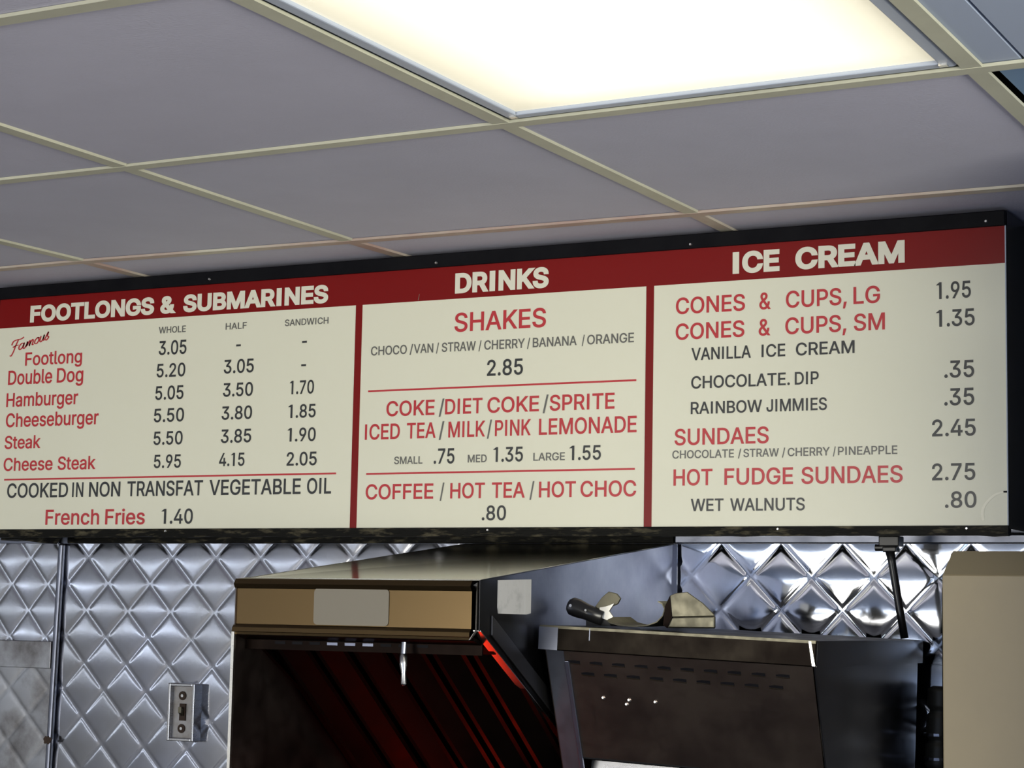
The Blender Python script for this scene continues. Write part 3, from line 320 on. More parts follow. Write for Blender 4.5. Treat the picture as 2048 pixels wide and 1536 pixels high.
C 510|-19,-18,267,267,250,287 -18,-17,250,287,234,297 -17,-16,234,297,229,307 -16,-12,229,307,211,326 -12,-10,211,326,202,333 -10,-7,202,333,193,344 -7,0,193,344,172,362 0,8,172,362,157,379 8,15,157,379,144,390 15,18,144,390,140,395 18,29,140,395,124,410 29,33,124,410,118,415 33,41,118,415,110,424 41,55,110,424,96,438 55,65,96,438,88,445 65,66,88,267,88,246 65,66,267,445,273,446 66,70,88,246,84,226 66,69,273,446,293,448 69,70,293,448,299,449 70,72,84,226,83,221 70,72,299,449,312,450 72,77,83,221,79,208 72,77,312,450,323,453 77,81,79,208,76,200 77,81,323,453,331,456 81,85,76,200,74,192 81,85,331,456,339,458 85,86,74,192,73,190 85,86,339,458,342,459 86,90,73,190,71,185 86,90,342,459,350,461 90,98,71,185,66,174 90,98,350,461,357,465 98,102,66,174,64,170 98,110,357,465,369,471 102,110,64,170,59,163 110,113,59,163,58,160 110,113,369,471,372,472 113,120,58,160,55,155 113,120,372,472,378,475 120,121,55,155,54,154 120,121,378,475,379,475 121,130,54,154,50,147 121,130,379,475,383,478 130,139,50,147,46,142 130,139,383,478,386,481 139,142,46,142,45,140 139,142,386,481,388,482 142,150,45,140,43,136 142,150,388,482,391,483 150,172,43,136,37,127 150,172,391,483,400,488 172,177,37,127,36,126 177,197,36,126,33,121 197,214,33,121,30,118 214,224,30,118,30,117 224,254,30,117,28,115 254,284,28,115,30,117 284,294,30,117,30,118 294,312,30,118,33,121 312,332,33,121,36,126 332,336,36,126,37,127 336,357,37,127,43,135 336,357,399,488,393,483 357,359,43,135,43,136 357,359,393,483,392,483 359,366,43,136,45,140 359,366,392,483,391,481 366,370,45,140,47,142 366,368,391,481,390,480 368,370,390,480,389,480 370,378,47,142,50,147 370,378,389,480,385,477 378,379,50,147,51,148 378,379,385,477,385,477 379,387,51,148,54,153 379,387,385,477,380,475 387,389,54,153,55,154 387,389,380,475,378,474 389,396,55,154,58,159 389,396,378,474,371,471 396,398,58,159,59,161 396,398,371,471,369,471 398,408,59,161,65,172 398,408,369,471,360,467 408,410,65,172,66,174 408,410,360,467,358,466 410,418,66,174,71,185 410,418,358,466,350,461 418,422,71,185,73,190 418,424,350,461,338,458 422,424,73,190,74,194 424,427,74,194,76,199 424,427,338,458,332,456 427,432,76,199,80,208 427,437,332,456,312,450 432,437,80,208,83,223 437,438,83,223,84,226 437,438,312,450,306,449 438,440,84,226,86,236 438,440,306,449,293,448 440,442,86,236,87,246 440,442,293,448,280,446 442,444,87,246,88,267 442,444,280,446,267,445 444,453,88,445,95,438 453,455,95,438,97,436 455,468,97,436,111,423 468,475,111,423,118,415 475,481,118,415,126,409 481,491,126,409,140,394 491,494,140,394,144,389 494,501,144,389,157,378 501,509,157,378,172,362 509,516,172,362,193,344 516,519,193,344,202,333 519,521,202,333,213,326 521,525,213,326,234,307 525,527,234,307,256,287 527,528,256,287,267,267
D 502|-12,-10,48,219,48,257 -10,-4,48,257,48,293 -4,6,48,293,48,326 6,20,48,326,48,357 20,38,48,357,48,384 38,60,48,384,48,407 60,69,48,407,48,414 69,440,48,137,48,137 69,70,214,414,243,415 70,75,243,415,269,419 75,82,269,419,292,425 82,85,292,425,299,427 85,91,299,427,312,431 91,103,312,431,329,438 103,113,329,438,340,444 113,118,340,444,345,446 118,135,345,446,357,453 135,145,357,453,363,457 145,154,363,457,368,459 154,176,368,459,376,465 176,179,376,465,377,466 179,200,377,466,382,469 200,216,382,469,384,472 216,227,384,472,386,473 227,255,386,473,387,474 255,284,387,474,386,473 284,295,386,473,384,472 295,310,384,472,382,470 310,331,382,470,377,466 331,334,377,466,376,465 334,356,376,465,368,459 356,365,368,459,363,457 365,375,363,457,358,453 375,391,358,453,345,446 391,396,345,446,340,444 396,406,340,444,330,438 406,418,330,438,313,432 418,425,313,432,298,428 425,427,298,428,294,426 427,434,294,426,272,421 434,438,272,421,248,418 438,440,248,418,221,416 440,450,48,416,48,408 450,471,48,408,48,385 471,489,48,385,48,359 489,503,48,359,48,329 503,513,48,329,48,297 513,519,48,297,48,263 519,521,48,263,48,226
E 419|-12,69,48,387,48,387 69,217,48,137,48,137 217,298,48,367,48,367 298,440,48,137,48,137 440,521,48,384,48,384
F 410|-12,209,48,137,48,137 209,290,48,358,48,358 290,440,48,137,48,137 440,521,48,381,48,381
G 520|-19,-17,269,269,234,300 -17,-12,234,300,211,329 -12,-10,211,329,202,336 -10,-4,202,336,183,356 -4,0,183,356,171,365 0,8,171,365,156,382 8,15,156,382,143,393 15,23,143,393,132,406 23,34,132,406,117,419 34,41,117,419,110,427 41,56,110,427,95,440 56,62,95,440,90,445 62,65,90,445,88,447 65,66,88,269,87,247 65,66,269,447,288,448 66,69,87,247,85,232 66,69,288,448,306,450 69,70,85,232,84,227 69,70,306,450,309,451 70,74,84,227,81,216 70,74,309,451,323,453 74,77,81,216,78,208 74,77,323,453,329,455 77,81,78,208,75,201 77,81,329,455,337,458 81,82,75,201,74,200 81,82,337,458,339,459 82,85,74,200,73,194 82,85,339,459,344,461 85,87,73,194,71,191 85,91,344,461,353,464 87,91,71,191,69,185 91,99,69,185,64,174 91,99,353,464,362,468 99,102,64,174,63,171 99,102,362,468,365,470 102,110,63,171,58,163 102,110,365,470,372,474 110,111,58,163,58,162 110,111,372,474,373,474 111,113,58,162,57,160 111,113,373,474,375,475 113,114,57,160,56,159 113,114,375,475,376,475 114,129,56,159,50,148 114,129,376,475,386,480 129,130,50,148,50,147 129,130,386,480,386,480 130,138,50,147,47,143 130,138,386,480,390,483 138,142,47,143,45,140 138,142,390,483,392,484 142,145,45,140,44,139 142,145,392,484,393,484 145,150,44,139,43,136 145,150,393,484,394,485 150,163,43,136,40,131 150,163,394,485,398,487 163,168,40,131,38,129 163,168,398,487,399,488 168,172,38,129,37,127 168,172,399,488,400,488 172,182,37,127,35,125 172,177,400,488,401,489 177,182,401,489,402,489 182,187,35,125,34,123 182,187,402,489,402,489 187,196,34,123,33,121 187,196,271,271,271,410 187,196,402,489,403,490 196,198,33,121,33,121 196,268,271,490,271,490 198,200,33,121,32,121 200,214,32,121,30,118 214,217,30,118,30,118 217,224,30,118,30,117 224,254,30,117,28,115 254,284,28,115,30,117 284,294,30,117,30,118 294,312,30,118,33,121 312,332,33,121,36,126 332,336,36,126,37,127 336,337,37,127,37,127 337,359,37,127,43,136 337,359,400,489,390,484 359,366,43,136,45,140 359,366,390,484,386,483 366,370,45,140,47,142 366,370,386,483,385,482 370,379,47,142,50,147 370,379,385,482,380,479 379,386,50,147,53,152 379,386,380,479,377,477 386,388,53,152,54,153 386,388,377,477,375,476 388,396,54,153,57,159 388,396,375,476,368,472 396,398,57,159,58,161 396,398,368,472,366,472 398,406,58,161,63,170 398,406,366,472,359,468 406,410,63,170,65,174 406,410,359,468,355,466 410,417,65,174,69,183 410,417,355,466,349,462 417,422,69,183,72,190 417,422,349,462,340,460 422,423,72,190,73,192 422,423,340,460,338,459 423,427,73,192,75,198 423,427,338,459,330,456 427,432,75,198,79,207 427,437,330,456,312,450 432,437,79,207,82,222 437,438,82,222,83,225 437,438,312,450,305,449 438,442,83,225,86,245 438,442,305,449,278,446 442,444,86,245,87,265 442,444,278,446,265,445 444,453,87,445,94,438 453,466,94,438,108,425 466,475,108,425,117,415 475,479,117,415,122,411 479,490,122,411,137,396 490,494,137,396,142,389 494,500,142,389,153,379 500,508,153,379,168,362 508,509,168,362,170,359 509,515,170,359,188,344 515,519,188,344,200,329 519,520,200,329,205,325 520,524,205,325,227,306 524,525,227,306,232,299 525,527,232,299,254,286 527,528,254,286,265,265
H 517|-12,220,48,137,48,137 -12,220,380,469,380,469 220,301,48,469,48,469 301,521,48,137,48,137 301,521,380,469,380,469
I 250|-12,521,70,164,70,164
J 396|-19,-16,185,185,151,219 -16,-8,151,219,120,250 -8,5,120,250,92,278 5,24,92,278,67,302 24,48,67,302,47,323 48,62,47,323,40,330 62,63,40,185,39,168 62,63,185,330,201,330 63,67,39,168,37,154 63,67,201,330,216,332 67,74,37,154,33,141 67,74,216,332,228,336 74,76,33,141,32,139 74,76,228,336,230,337 76,83,32,139,30,130 76,83,230,337,239,339 83,94,30,130,28,121 83,94,239,339,248,342 94,108,28,121,24,115 94,108,248,342,254,346 108,109,24,115,24,115 108,109,254,346,254,346 109,125,24,115,23,111 109,125,254,346,258,347 125,145,23,111,21,110 125,145,258,347,260,348 145,185,21,110,21,110 145,521,260,348,260,348
K 467|-12,163,48,137,48,137 -12,193,366,472,221,326 163,220,48,137,48,190 193,220,221,326,201,307 220,227,48,190,48,197 220,225,201,307,198,303 225,227,198,303,196,302 227,260,48,302,48,278 260,263,48,278,48,276 263,264,48,276,48,275 264,269,48,275,48,272 269,277,48,272,48,266 277,287,48,136,48,137 277,287,137,266,145,259 287,521,48,137,48,137 287,311,145,258,165,281 311,329,165,281,182,297 329,334,182,297,186,302 334,521,186,302,358,476
L 393|-12,69,48,373,48,373 69,521,48,137,48,137
M 628|-12,329,48,134,48,134 -12,86,278,350,239,388 -12,329,492,580,492,580 86,87,239,388,239,389 87,113,239,389,228,399 113,125,228,315,223,311 113,125,315,399,319,404 125,126,223,311,223,311 125,126,319,404,319,404 126,162,223,311,209,299 126,162,319,404,331,418 162,163,209,299,208,299 162,163,331,418,331,418 163,287,208,299,159,251 163,287,331,418,378,467 287,291,159,251,158,249 287,291,378,467,379,469 291,317,158,249,148,239 291,317,379,469,389,479 317,318,148,239,148,239 317,318,389,479,390,479 318,327,148,239,144,235 318,327,390,479,393,482 327,329,144,235,144,234 327,329,393,482,394,483 329,357,48,134,48,133 329,357,144,234,134,224 329,357,394,483,405,492 329,357,492,580,493,580 357,359,48,133,48,133 357,358,134,224,134,223 357,358,405,492,405,493 357,358,493,580,493,580 358,359,134,223,133,223 358,359,405,580,406,580 359,369,48,223,48,219 359,369,406,580,410,580 369,372,48,219,48,218 369,372,410,580,411,580 372,404,48,218,48,205 372,404,411,580,423,580 404,406,48,205,48,205 404,406,423,580,424,580 406,413,48,205,48,202 406,413,424,580,426,580 413,416,48,202,48,201 413,416,426,580,428,580 416,521,48,201,48,160 416,521,428,580,468,580
N 523|-12,328,48,137,48,136 -12,40,380,475,347,475 40,46,347,475,343,475 46,108,343,475,304,475 108,112,304,475,301,475 112,130,301,475,290,475 130,157,290,388,273,373 130,157,388,475,387,475 157,189,273,373,252,353 157,521,387,475,387,475 189,195,252,353,249,349 195,284,249,349,192,293 284,291,192,293,188,288 291,325,188,288,167,267 325,328,167,267,165,265 328,375,48,136,48,134 328,375,165,265,138,235 375,382,48,134,48,134 375,382,138,235,134,231 382,384,48,231,48,230 384,461,48,230,48,181 461,468,48,181,48,177 468,521,48,177,48,143
O 533|-19,-17,267,267,234,300 -17,-10,234,300,202,332 -10,0,202,332,172,362 0,15,172,362,144,390 15,33,144,390,118,415 33,55,118,415,96,438 55,65,96,438,88,446 65,66,88,267,88,246 65,66,267,446,288,446 66,70,88,246,84,227 66,70,288,446,307,450 70,77,84,227,79,208 70,77,307,450,326,455 77,81,79,208,76,200 77,81,326,455,334,458 81,86,76,200,73,191 81,86,334,458,343,461 86,98,73,191,66,174 86,98,343,461,359,468 98,110,66,174,59,163 98,110,359,468,372,475 110,112,59,163,58,161 110,112,372,475,374,476 112,113,58,161,58,160 112,113,374,476,375,476 113,129,58,160,51,148 113,129,375,476,386,483 129,130,51,148,51,147 129,130,386,483,387,483 130,142,51,147,46,140 130,142,387,483,393,488 142,149,46,140,44,136 142,149,393,488,397,490 149,172,44,136,37,127 149,172,397,490,406,496 172,177,37,127,36,126 172,177,406,496,407,497 177,196,36,126,33,121 177,196,407,497,413,500 196,197,33,121,33,121 196,197,413,500,413,500 197,214,33,121,30,118 197,214,413,500,416,503 214,224,30,118,30,117 214,224,416,503,417,504 224,254,30,117,28,115 224,254,417,504,418,505 254,284,28,115,30,117 254,284,418,505,417,504 284,294,30,117,30,118 284,294,417,504,416,503 294,312,30,118,33,121 294,312,416,503,413,500 312,332,33,121,36,126 312,332,413,500,407,497 332,337,36,126,37,127 332,337,407,497,406,496 337,359,37,127,44,136 337,359,406,496,397,490 359,366,44,136,46,140 359,366,397,490,393,488 366,379,46,140,51,147 366,379,393,488,386,483 379,396,51,147,58,160 379,396,386,483,374,476 396,398,58,160,59,162 396,398,374,476,372,475 398,399,59,162,59,163 398,399,372,475,371,474 399,410,59,163,66,174 399,410,371,474,360,468 410,411,66,174,66,175 410,411,360,468,359,467 411,422,66,175,73,191 411,422,359,467,344,461 422,423,73,191,74,193 422,423,344,461,343,460 423,427,74,193,76,200 423,427,343,460,335,458 427,432,76,200,80,208 427,432,335,458,326,454 432,438,80,208,84,227 432,438,326,454,307,450 438,442,84,227,88,246 438,442,307,450,288,446 442,444,88,246,89,267 442,444,288,446,267,445 444,453,89,445,96,438 453,475,96,438,118,416 475,494,118,416,144,390 494,509,144,390,172,362 509,519,172,362,202,332 519,525,202,332,234,300 525,528,234,300,267,267
P 445|-12,174,48,137,48,137 174,175,48,236,48,265 175,179,48,265,48,292 179,187,48,292,48,316 187,197,48,316,48,338 197,209,48,338,48,358 209,224,48,358,48,374 224,241,48,374,48,389 241,254,48,389,48,397 254,440,48,137,48,137 254,255,232,397,250,397 255,258,250,397,266,399 258,260,266,399,275,400 260,261,275,400,280,400 261,267,280,400,291,403 267,273,291,403,301,406 273,280,301,406,309,409 280,281,309,409,310,409 281,289,310,409,317,412 289,299,317,412,322,415 299,302,322,415,323,416 302,310,323,416,327,417 310,322,327,417,330,419 322,324,330,419,330,419 324,334,330,419,332,420 334,348,332,420,332,421 348,361,332,421,332,420 361,371,332,420,330,419 371,374,330,419,330,419 374,385,330,419,327,417 385,394,327,417,323,416 394,396,323,416,322,415 396,406,322,415,317,412 406,414,317,412,310,409 414,415,310,409,309,409 415,422,309,409,301,406 422,428,301,406,291,403 428,433,291,403,279,401 433,435,279,401,272,400 435,437,272,400,266,399 437,439,266,399,250,398 439,440,250,398,232,397 440,454,48,397,48,389 454,471,48,389,48,374 471,485,48,374,48,358 485,498,48,358,48,338 498,508,48,338,48,316 508,515,48,316,48,291 515,519,48,291,48,265 519,521,48,265,48,236
Q 533|-60,-19,395,492,364,461 -19,-17,267,267,234,300 -19,-17,364,461,363,460 -17,-10,234,300,202,332 -17,-10,363,460,358,454 -10,-3,202,332,181,353 -10,-3,358,454,352,449 -3,0,181,449,172,447 0,15,172,447,144,436 15,19,144,436,138,433 19,33,138,433,118,422 33,37,118,422,114,419 37,39,114,419,112,421 39,55,112,421,96,438 55,65,96,438,88,446 65,66,88,267,88,246 65,66,267,446,288,446 66,68,88,246,86,236 66,68,288,446,298,448 68,70,86,236,84,227 68,70,300,448,298,450 70,72,84,227,83,222 70,72,298,450,297,451 72,77,83,222,79,208 72,77,297,451,293,455 77,81,79,208,76,200 77,81,293,455,290,458 81,86,76,200,73,191 81,86,290,458,286,461 86,92,73,191,70,182 86,92,286,461,281,464 92,98,70,182,66,174 92,98,281,464,277,468 98,106,66,174,61,167 98,106,277,468,271,473 106,112,61,167,58,161 106,110,271,368,268,365 106,112,368,473,374,476 110,112,268,365,266,364 112,113,58,161,58,160 112,113,266,364,265,363 112,113,374,476,375,476 113,129,58,160,51,148 113,129,265,363,253,351 113,129,375,476,386,483 129,130,51,148,51,147 129,130,253,351,252,350 129,130,386,483,387,483 130,142,51,147,46,140 130,142,252,350,243,341 130,142,387,483,393,488 142,149,46,140,44,136 142,149,243,341,238,336 142,149,393,488,397,490 149,171,44,136,38,127 149,171,238,336,221,319 149,171,397,490,406,495 171,172,38,127,37,127 171,172,406,495,406,496 172,177,37,127,36,126 172,177,406,496,407,497 177,196,36,126,33,121 177,196,407,497,413,500 196,197,33,121,33,121 196,197,413,500,413,500 197,214,33,121,30,118 197,214,413,500,416,503 214,224,30,118,30,117 214,224,416,503,417,504 224,254,30,117,28,115 224,254,417,504,418,505 254,284,28,115,30,117 254,284,418,505,417,504 284,294,30,117,30,118 284,294,417,504,416,503 294,312,30,118,33,121 294,312,416,503,413,500 312,332,33,121,36,126 312,332,413,500,407,497 332,337,36,126,37,127 332,337,407,497,406,496 337,359,37,127,44,136 337,359,406,496,397,490 359,366,44,136,46,140 359,366,397,490,393,488 366,379,46,140,51,147 366,379,393,488,386,483 379,396,51,147,58,160 379,396,386,483,374,476 396,398,58,160,59,162 396,398,374,476,372,475 398,399,59,162,59,163 398,399,372,475,371,474 399,410,59,163,66,174 399,410,371,474,360,468 410,411,66,174,66,175 410,411,360,468,359,467 411,422,66,175,73,191 411,422,359,467,344,461 422,423,73,191,74,193 422,423,344,461,343,460 423,427,74,193,76,200 423,427,343,460,335,458 427,432,76,200,80,208 427,432,335,458,326,454 432,438,80,208,84,227 432,438,326,454,307,450 438,442,84,227,88,246 438,442,307,450,288,446 442,444,88,246,89,267 442,444,288,446,267,445 444,453,89,445,96,438 453,475,96,438,118,416 475,494,118,416,144,390 494,509,144,390,172,362 509,519,172,362,202,332 519,525,202,332,234,300 525,528,234,300,267,267
R 449|-12,186,48,137,48,137 -12,186,346,448,240,340 186,187,48,340,48,339 187,203,48,339,48,331 203,206,48,331,48,338 206,218,48,338,48,358 218,232,48,358,48,375 232,241,48,375,48,383 241,248,48,383,48,389 248,266,48,389,48,401 266,267,48,401,48,401 267,440,48,137,48,137 267,268,233,401,251,402 268,270,251,402,267,403 270,273,267,403,281,404 273,278,281,404,293,407 278,283,293,407,302,409 283,285,302,409,305,410 285,290,305,410,311,411 290,297,311,411,318,413 297,306,318,413,323,416 306,316,323,416,327,418 316,327,327,418,331,420 327,328,331,420,331,420 328,339,331,420,333,420 339,352,333,420,333,421 352,365,333,421,332,420 365,376,332,420,331,420 376,378,331,420,331,420 378,389,331,420,327,418 389,398,327,418,323,416 398,399,323,416,323,416 399,408,323,416,318,413 408,416,318,413,311,411 416,419,311,411,307,410 419,423,307,410,302,408 423,429,302,408,292,406 429,434,292,406,280,403 434,437,280,403,267,402 437,439,267,402,251,401 439,440,251,401,233,400 440,457,48,400,48,389 457,473,48,389,48,375 473,487,48,375,48,358 487,499,48,358,48,339 499,509,48,339,48,317 509,515,48,317,48,292 515,519,48,292,48,265 519,521,48,265,48,236
S 447|-21,-20,224,224,196,253 -20,-16,196,253,170,280 -16,-10,170,280,145,301 -10,-9,145,301,142,305 -9,-2,142,305,123,323 -2,0,123,323,119,328 0,9,119,328,102,345 9,11,102,345,99,349 11,22,99,349,84,365 22,24,84,365,82,368 24,36,82,368,68,379 36,40,68,379,65,383 40,53,65,383,54,394 53,57,54,394,52,397 57,61,52,397,49,399 61,62,49,224,49,210 61,62,224,399,240,400 62,63,49,210,48,196 62,63,240,400,247,400 63,64,48,196,48,192 63,64,247,400,254,401 64,66,48,192,46,183 64,66,254,401,263,402 66,67,46,183,46,180 66,67,263,402,268,402 67,70,46,180,44,171 67,70,268,402,278,404 70,71,44,171,44,169 70,71,278,404,281,404 71,72,44,169,43,166 71,72,281,404,283,405 72,75,43,166,42,159 72,75,283,405,289,406 75,76,42,159,41,157 75,76,289,406,291,407 76,77,41,157,41,156 76,77,291,407,293,407 77,81,41,156,39,149 77,81,293,407,300,409 81,83,39,149,39,146 81,83,300,409,303,409 83,88,39,146,37,140 83,88,303,409,309,411 88,91,37,140,35,137 88,91,309,411,312,412 91,92,35,137,35,136 91,92,312,412,313,413 92,95,35,136,34,133 92,95,313,413,316,414 95,96,34,133,34,132 95,96,316,414,317,414 96,99,34,132,33,130 96,99,317,414,320,415 99,104,33,130,32,126 99,104,320,415,323,416 104,108,32,126,30,124 104,108,323,416,326,417 108,113,30,124,29,122 108,113,326,417,328,418 113,114,29,122,29,122 113,114,328,418,328,418 114,117,29,122,29,121 114,117,328,418,330,419 117,118,29,121,28,121 117,118,330,419,330,419 118,125,28,121,28,118 118,125,330,419,332,419 125,128,28,118,27,118 125,128,332,419,333,420 128,139,27,118,26,116 128,139,333,420,333,420 139,149,26,116,25,115 139,149,333,420,333,419 149,157,333,419,331,419 157,165,331,419,327,418 165,171,327,418,323,417 171,174,323,417,320,417 174,177,320,417,317,416 177,189,317,416,301,412 189,193,301,412,291,410 193,203,291,410,263,405 203,211,263,405,241,400 211,216,241,400,223,397 216,228,223,397,180,388 228,238,180,388,150,377 238,248,150,377,127,365 248,250,127,365,122,361 250,264,122,361,98,336 264,275,98,336,85,316 275,281,85,316,78,298 281,291,78,298,69,268 291,300,69,268,61,235 300,305,61,235,58,216 305,319,58,216,51,174 319,322,51,174,49,168 322,324,49,168,48,164 324,329,48,164,47,155 329,335,47,155,45,147 335,342,45,147,43,140 342,346,43,140,42,137 346,349,42,137,42,134 349,356,42,134,41,130 356,365,41,130,41,128 365,366,41,128,40,128 366,372,40,128,40,127 366,372,328,414,327,413 372,376,40,127,40,127 372,376,327,413,326,413 376,385,40,127,41,128 376,385,326,413,324,412 385,392,41,128,41,129 385,392,324,412,322,412 392,395,41,129,41,130 392,395,322,412,321,411 395,399,41,130,42,132 395,399,321,411,319,411 399,403,42,132,43,133 399,403,319,411,317,410 403,406,43,133,44,135 403,406,317,410,316,409 406,411,44,135,45,138 406,416,316,409,308,407 411,416,45,138,46,142 416,417,46,142,46,143 416,417,308,407,307,406 417,419,46,143,47,145 417,419,307,406,305,406 419,425,47,145,50,153 419,425,305,406,297,403 425,427,50,153,50,156 425,427,297,403,295,403 427,431,50,156,52,162 427,431,295,403,289,401 431,436,52,162,54,170 431,436,289,401,281,399 436,437,54,170,55,172 436,437,281,399,278,398 437,438,55,172,55,175 437,438,278,398,275,398 438,441,55,175,57,184 438,441,275,398,267,396 441,442,57,184,57,188 441,442,267,396,264,396 442,444,57,188,59,196 442,444,264,396,252,394 444,445,59,196,59,203 444,445,252,394,246,394 445,446,59,203,60,210 445,446,246,394,236,393 446,447,60,210,60,225 446,447,236,393,225,392 447,455,60,392,65,388 455,456,65,388,66,387 456,471,66,387,79,375 471,472,79,375,80,374 472,486,80,374,95,358 486,498,95,358,113,341 498,509,113,341,133,321 509,517,133,321,154,300 517,523,154,300,177,277 523,526,177,277,202,253 526,528,202,253,227,227
T 449|-12,440,181,269,181,269 440,521,20,429,20,429
U 517|-20,-19,259,259,228,289 -19,-14,228,289,200,318 -14,-6,200,318,173,344 -6,5,173,344,148,369 5,18,148,369,126,391 18,34,126,391,106,411 34,53,106,411,89,428 53,64,89,428,81,436 64,65,81,259,80,240 64,65,259,436,278,437 65,67,80,240,79,223 65,67,278,437,295,438 67,72,79,223,75,207 67,72,295,438,311,442 72,74,75,207,74,203 72,74,311,442,315,443 74,79,74,203,72,193 74,79,315,443,325,446 79,87,72,193,68,180 79,87,325,446,338,450 87,96,68,180,63,169 87,96,338,450,349,454 96,107,63,169,59,159 96,107,349,454,358,458 107,119,59,159,56,151 107,119,358,458,366,462 119,121,56,151,55,150 119,121,366,462,367,463 121,132,55,150,53,145 121,132,367,463,372,465 132,146,53,145,50,140 132,146,372,465,377,468 146,147,50,140,50,140 146,147,377,468,377,468 147,162,50,140,49,137 147,162,377,468,380,469 162,173,49,137,48,136 162,173,380,469,381,469 173,521,48,136,48,136 173,521,381,469,381,469
V 480|-12,94,195,286,156,325 94,141,156,241,139,227 94,141,241,325,256,342 141,142,139,227,138,227 141,142,256,342,256,342 142,521,138,227,-1,93 142,521,256,342,386,480
W 686|-12,120,146,240,110,275 -12,120,446,539,410,575 120,148,110,193,102,187 120,199,194,275,212,297 120,148,410,492,403,486 120,376,493,575,557,645 148,376,102,187,40,129 148,320,403,486,356,441 199,376,212,297,259,343 320,376,356,441,343,427 376,389,40,129,37,126 376,389,259,427,262,423 376,389,557,645,560,649 389,392,37,126,36,125 389,392,262,423,263,423 389,392,560,649,561,650 392,521,36,125,1,92 392,521,263,423,297,389 392,521,561,650,594,685
X 474|-12,159,-5,98,118,216 -12,159,375,479,258,358 159,189,118,216,139,235 159,189,258,358,239,337 189,190,139,235,140,236 189,190,239,337,238,336 190,192,140,236,141,237 190,192,238,336,237,335 192,214,141,335,157,319 214,216,157,319,159,318 216,217,159,318,159,317 217,219,159,317,161,316 219,261,161,316,191,286 261,262,191,286,190,285 262,280,190,285,177,298 280,302,177,298,162,313 302,307,162,313,158,317 307,309,158,317,157,318 309,328,157,318,143,332 328,335,143,238,138,234 328,335,238,332,242,337 335,368,138,234,115,214 335,368,242,337,262,360 368,521,115,214,7,110 368,521,262,360,367,469
Y 472|-12,205,191,280,191,280 205,290,191,280,138,333 290,298,138,236,133,233 290,298,236,333,240,338 298,351,133,233,100,203 298,351,240,338,270,371 351,521,100,203,-5,98 351,521,270,371,374,477
a 389|-21,-20,160,160,141,177 -20,-18,141,177,129,192 -18,-17,129,192,123,197 -17,-15,123,197,116,207 -15,-12,116,207,106,215 -12,-10,106,215,100,221 -12,23,265,349,265,349 -10,-6,100,221,89,227 -6,2,89,227,74,239 2,12,74,239,60,254 12,16,60,254,56,260 16,23,56,260,49,265 23,24,49,349,48,349 24,38,48,349,38,349 38,40,38,349,37,349 40,53,37,349,29,349 53,57,29,349,28,349 57,58,28,171,27,166 57,58,171,349,185,349 58,60,27,166,27,155 58,60,185,349,199,349 60,64,27,155,25,133 60,64,199,349,211,349 64,67,25,133,24,127 64,67,211,349,218,349 67,69,24,127,23,123 67,69,218,349,222,349 69,70,23,123,23,121 69,70,222,349,223,349 70,75,23,121,22,116 70,75,223,349,231,349 75,79,22,116,22,112 75,79,231,349,235,349 79,83,22,112,21,109 79,83,235,349,240,349 83,85,21,109,20,108 83,91,240,349,248,349 85,88,20,108,20,107 88,90,20,107,20,106 90,91,20,106,20,106 91,97,20,106,19,104 91,97,248,349,252,349 97,99,19,104,19,104 97,105,252,349,256,349 99,105,19,104,18,104 105,113,18,104,18,104 105,108,256,349,258,349 108,109,258,349,258,349 109,113,258,349,259,349 113,118,18,104,19,105 113,118,259,349,261,349 118,120,19,105,19,106 118,120,261,349,261,349 120,125,19,106,19,108 120,125,261,349,262,349 125,126,19,108,19,109 125,126,262,349,263,349 126,128,19,109,20,110 126,131,263,349,263,349 128,131,20,110,20,112 131,136,20,112,21,117 131,136,263,349,264,349 136,138,21,117,22,120 136,171,264,349,264,349 138,140,22,120,22,123 140,144,22,123,23,130 144,147,23,130,24,138 147,155,24,138,26,174 155,156,26,174,27,178 156,159,27,178,28,202 159,164,28,202,31,233 164,167,31,233,33,246 167,171,33,246,36,263 171,178,36,349,41,349 178,188,41,349,50,349 188,196,50,349,60,349 196,204,60,349,72,349 204,222,72,349,122,349 222,232,122,349,176,349 232,239,176,349,231,349 239,246,231,349,260,349 246,248,260,349,262,349 248,251,262,349,263,349 251,252,263,349,263,349 252,255,263,349,264,349 255,260,264,349,264,349 260,267,105,105,81,110 260,267,264,349,263,348 267,276,81,110,51,116 267,273,263,348,262,348 273,276,262,348,262,348 276,284,51,116,24,121 276,284,262,348,259,346 284,291,24,121,27,125 284,291,259,346,256,345 291,292,27,125,28,126 291,292,256,345,255,345 292,297,28,126,30,133 292,297,255,345,252,344 297,302,30,133,33,140 297,302,252,344,247,342 302,307,33,140,35,148 302,307,247,342,241,341 307,310,35,148,37,152 307,310,241,341,236,340 310,311,37,152,37,154 310,311,236,340,235,340 311,312,37,154,38,155 311,312,235,340,232,339 312,313,38,155,38,158 312,313,232,339,230,339 313,314,38,158,39,160 313,314,230,339,227,338 314,315,39,160,39,163 314,315,227,338,224,338 315,317,39,163,40,173 315,317,224,338,217,337 317,318,40,173,41,184 317,318,217,337,207,336 318,319,41,184,41,196 318,319,207,336,196,336 319,326,41,336,45,333 326,329,45,333,47,331 329,340,47,331,56,324 340,343,56,324,58,322 343,352,58,322,68,315 352,355,68,315,71,312 355,362,71,312,80,304 362,365,80,304,84,300 365,371,84,300,94,292 371,374,94,292,99,284 374,381,99,284,114,267 381,387,114,267,129,252 387,391,129,252,146,242 391,394,146,242,162,213 394,396,162,213,178,194
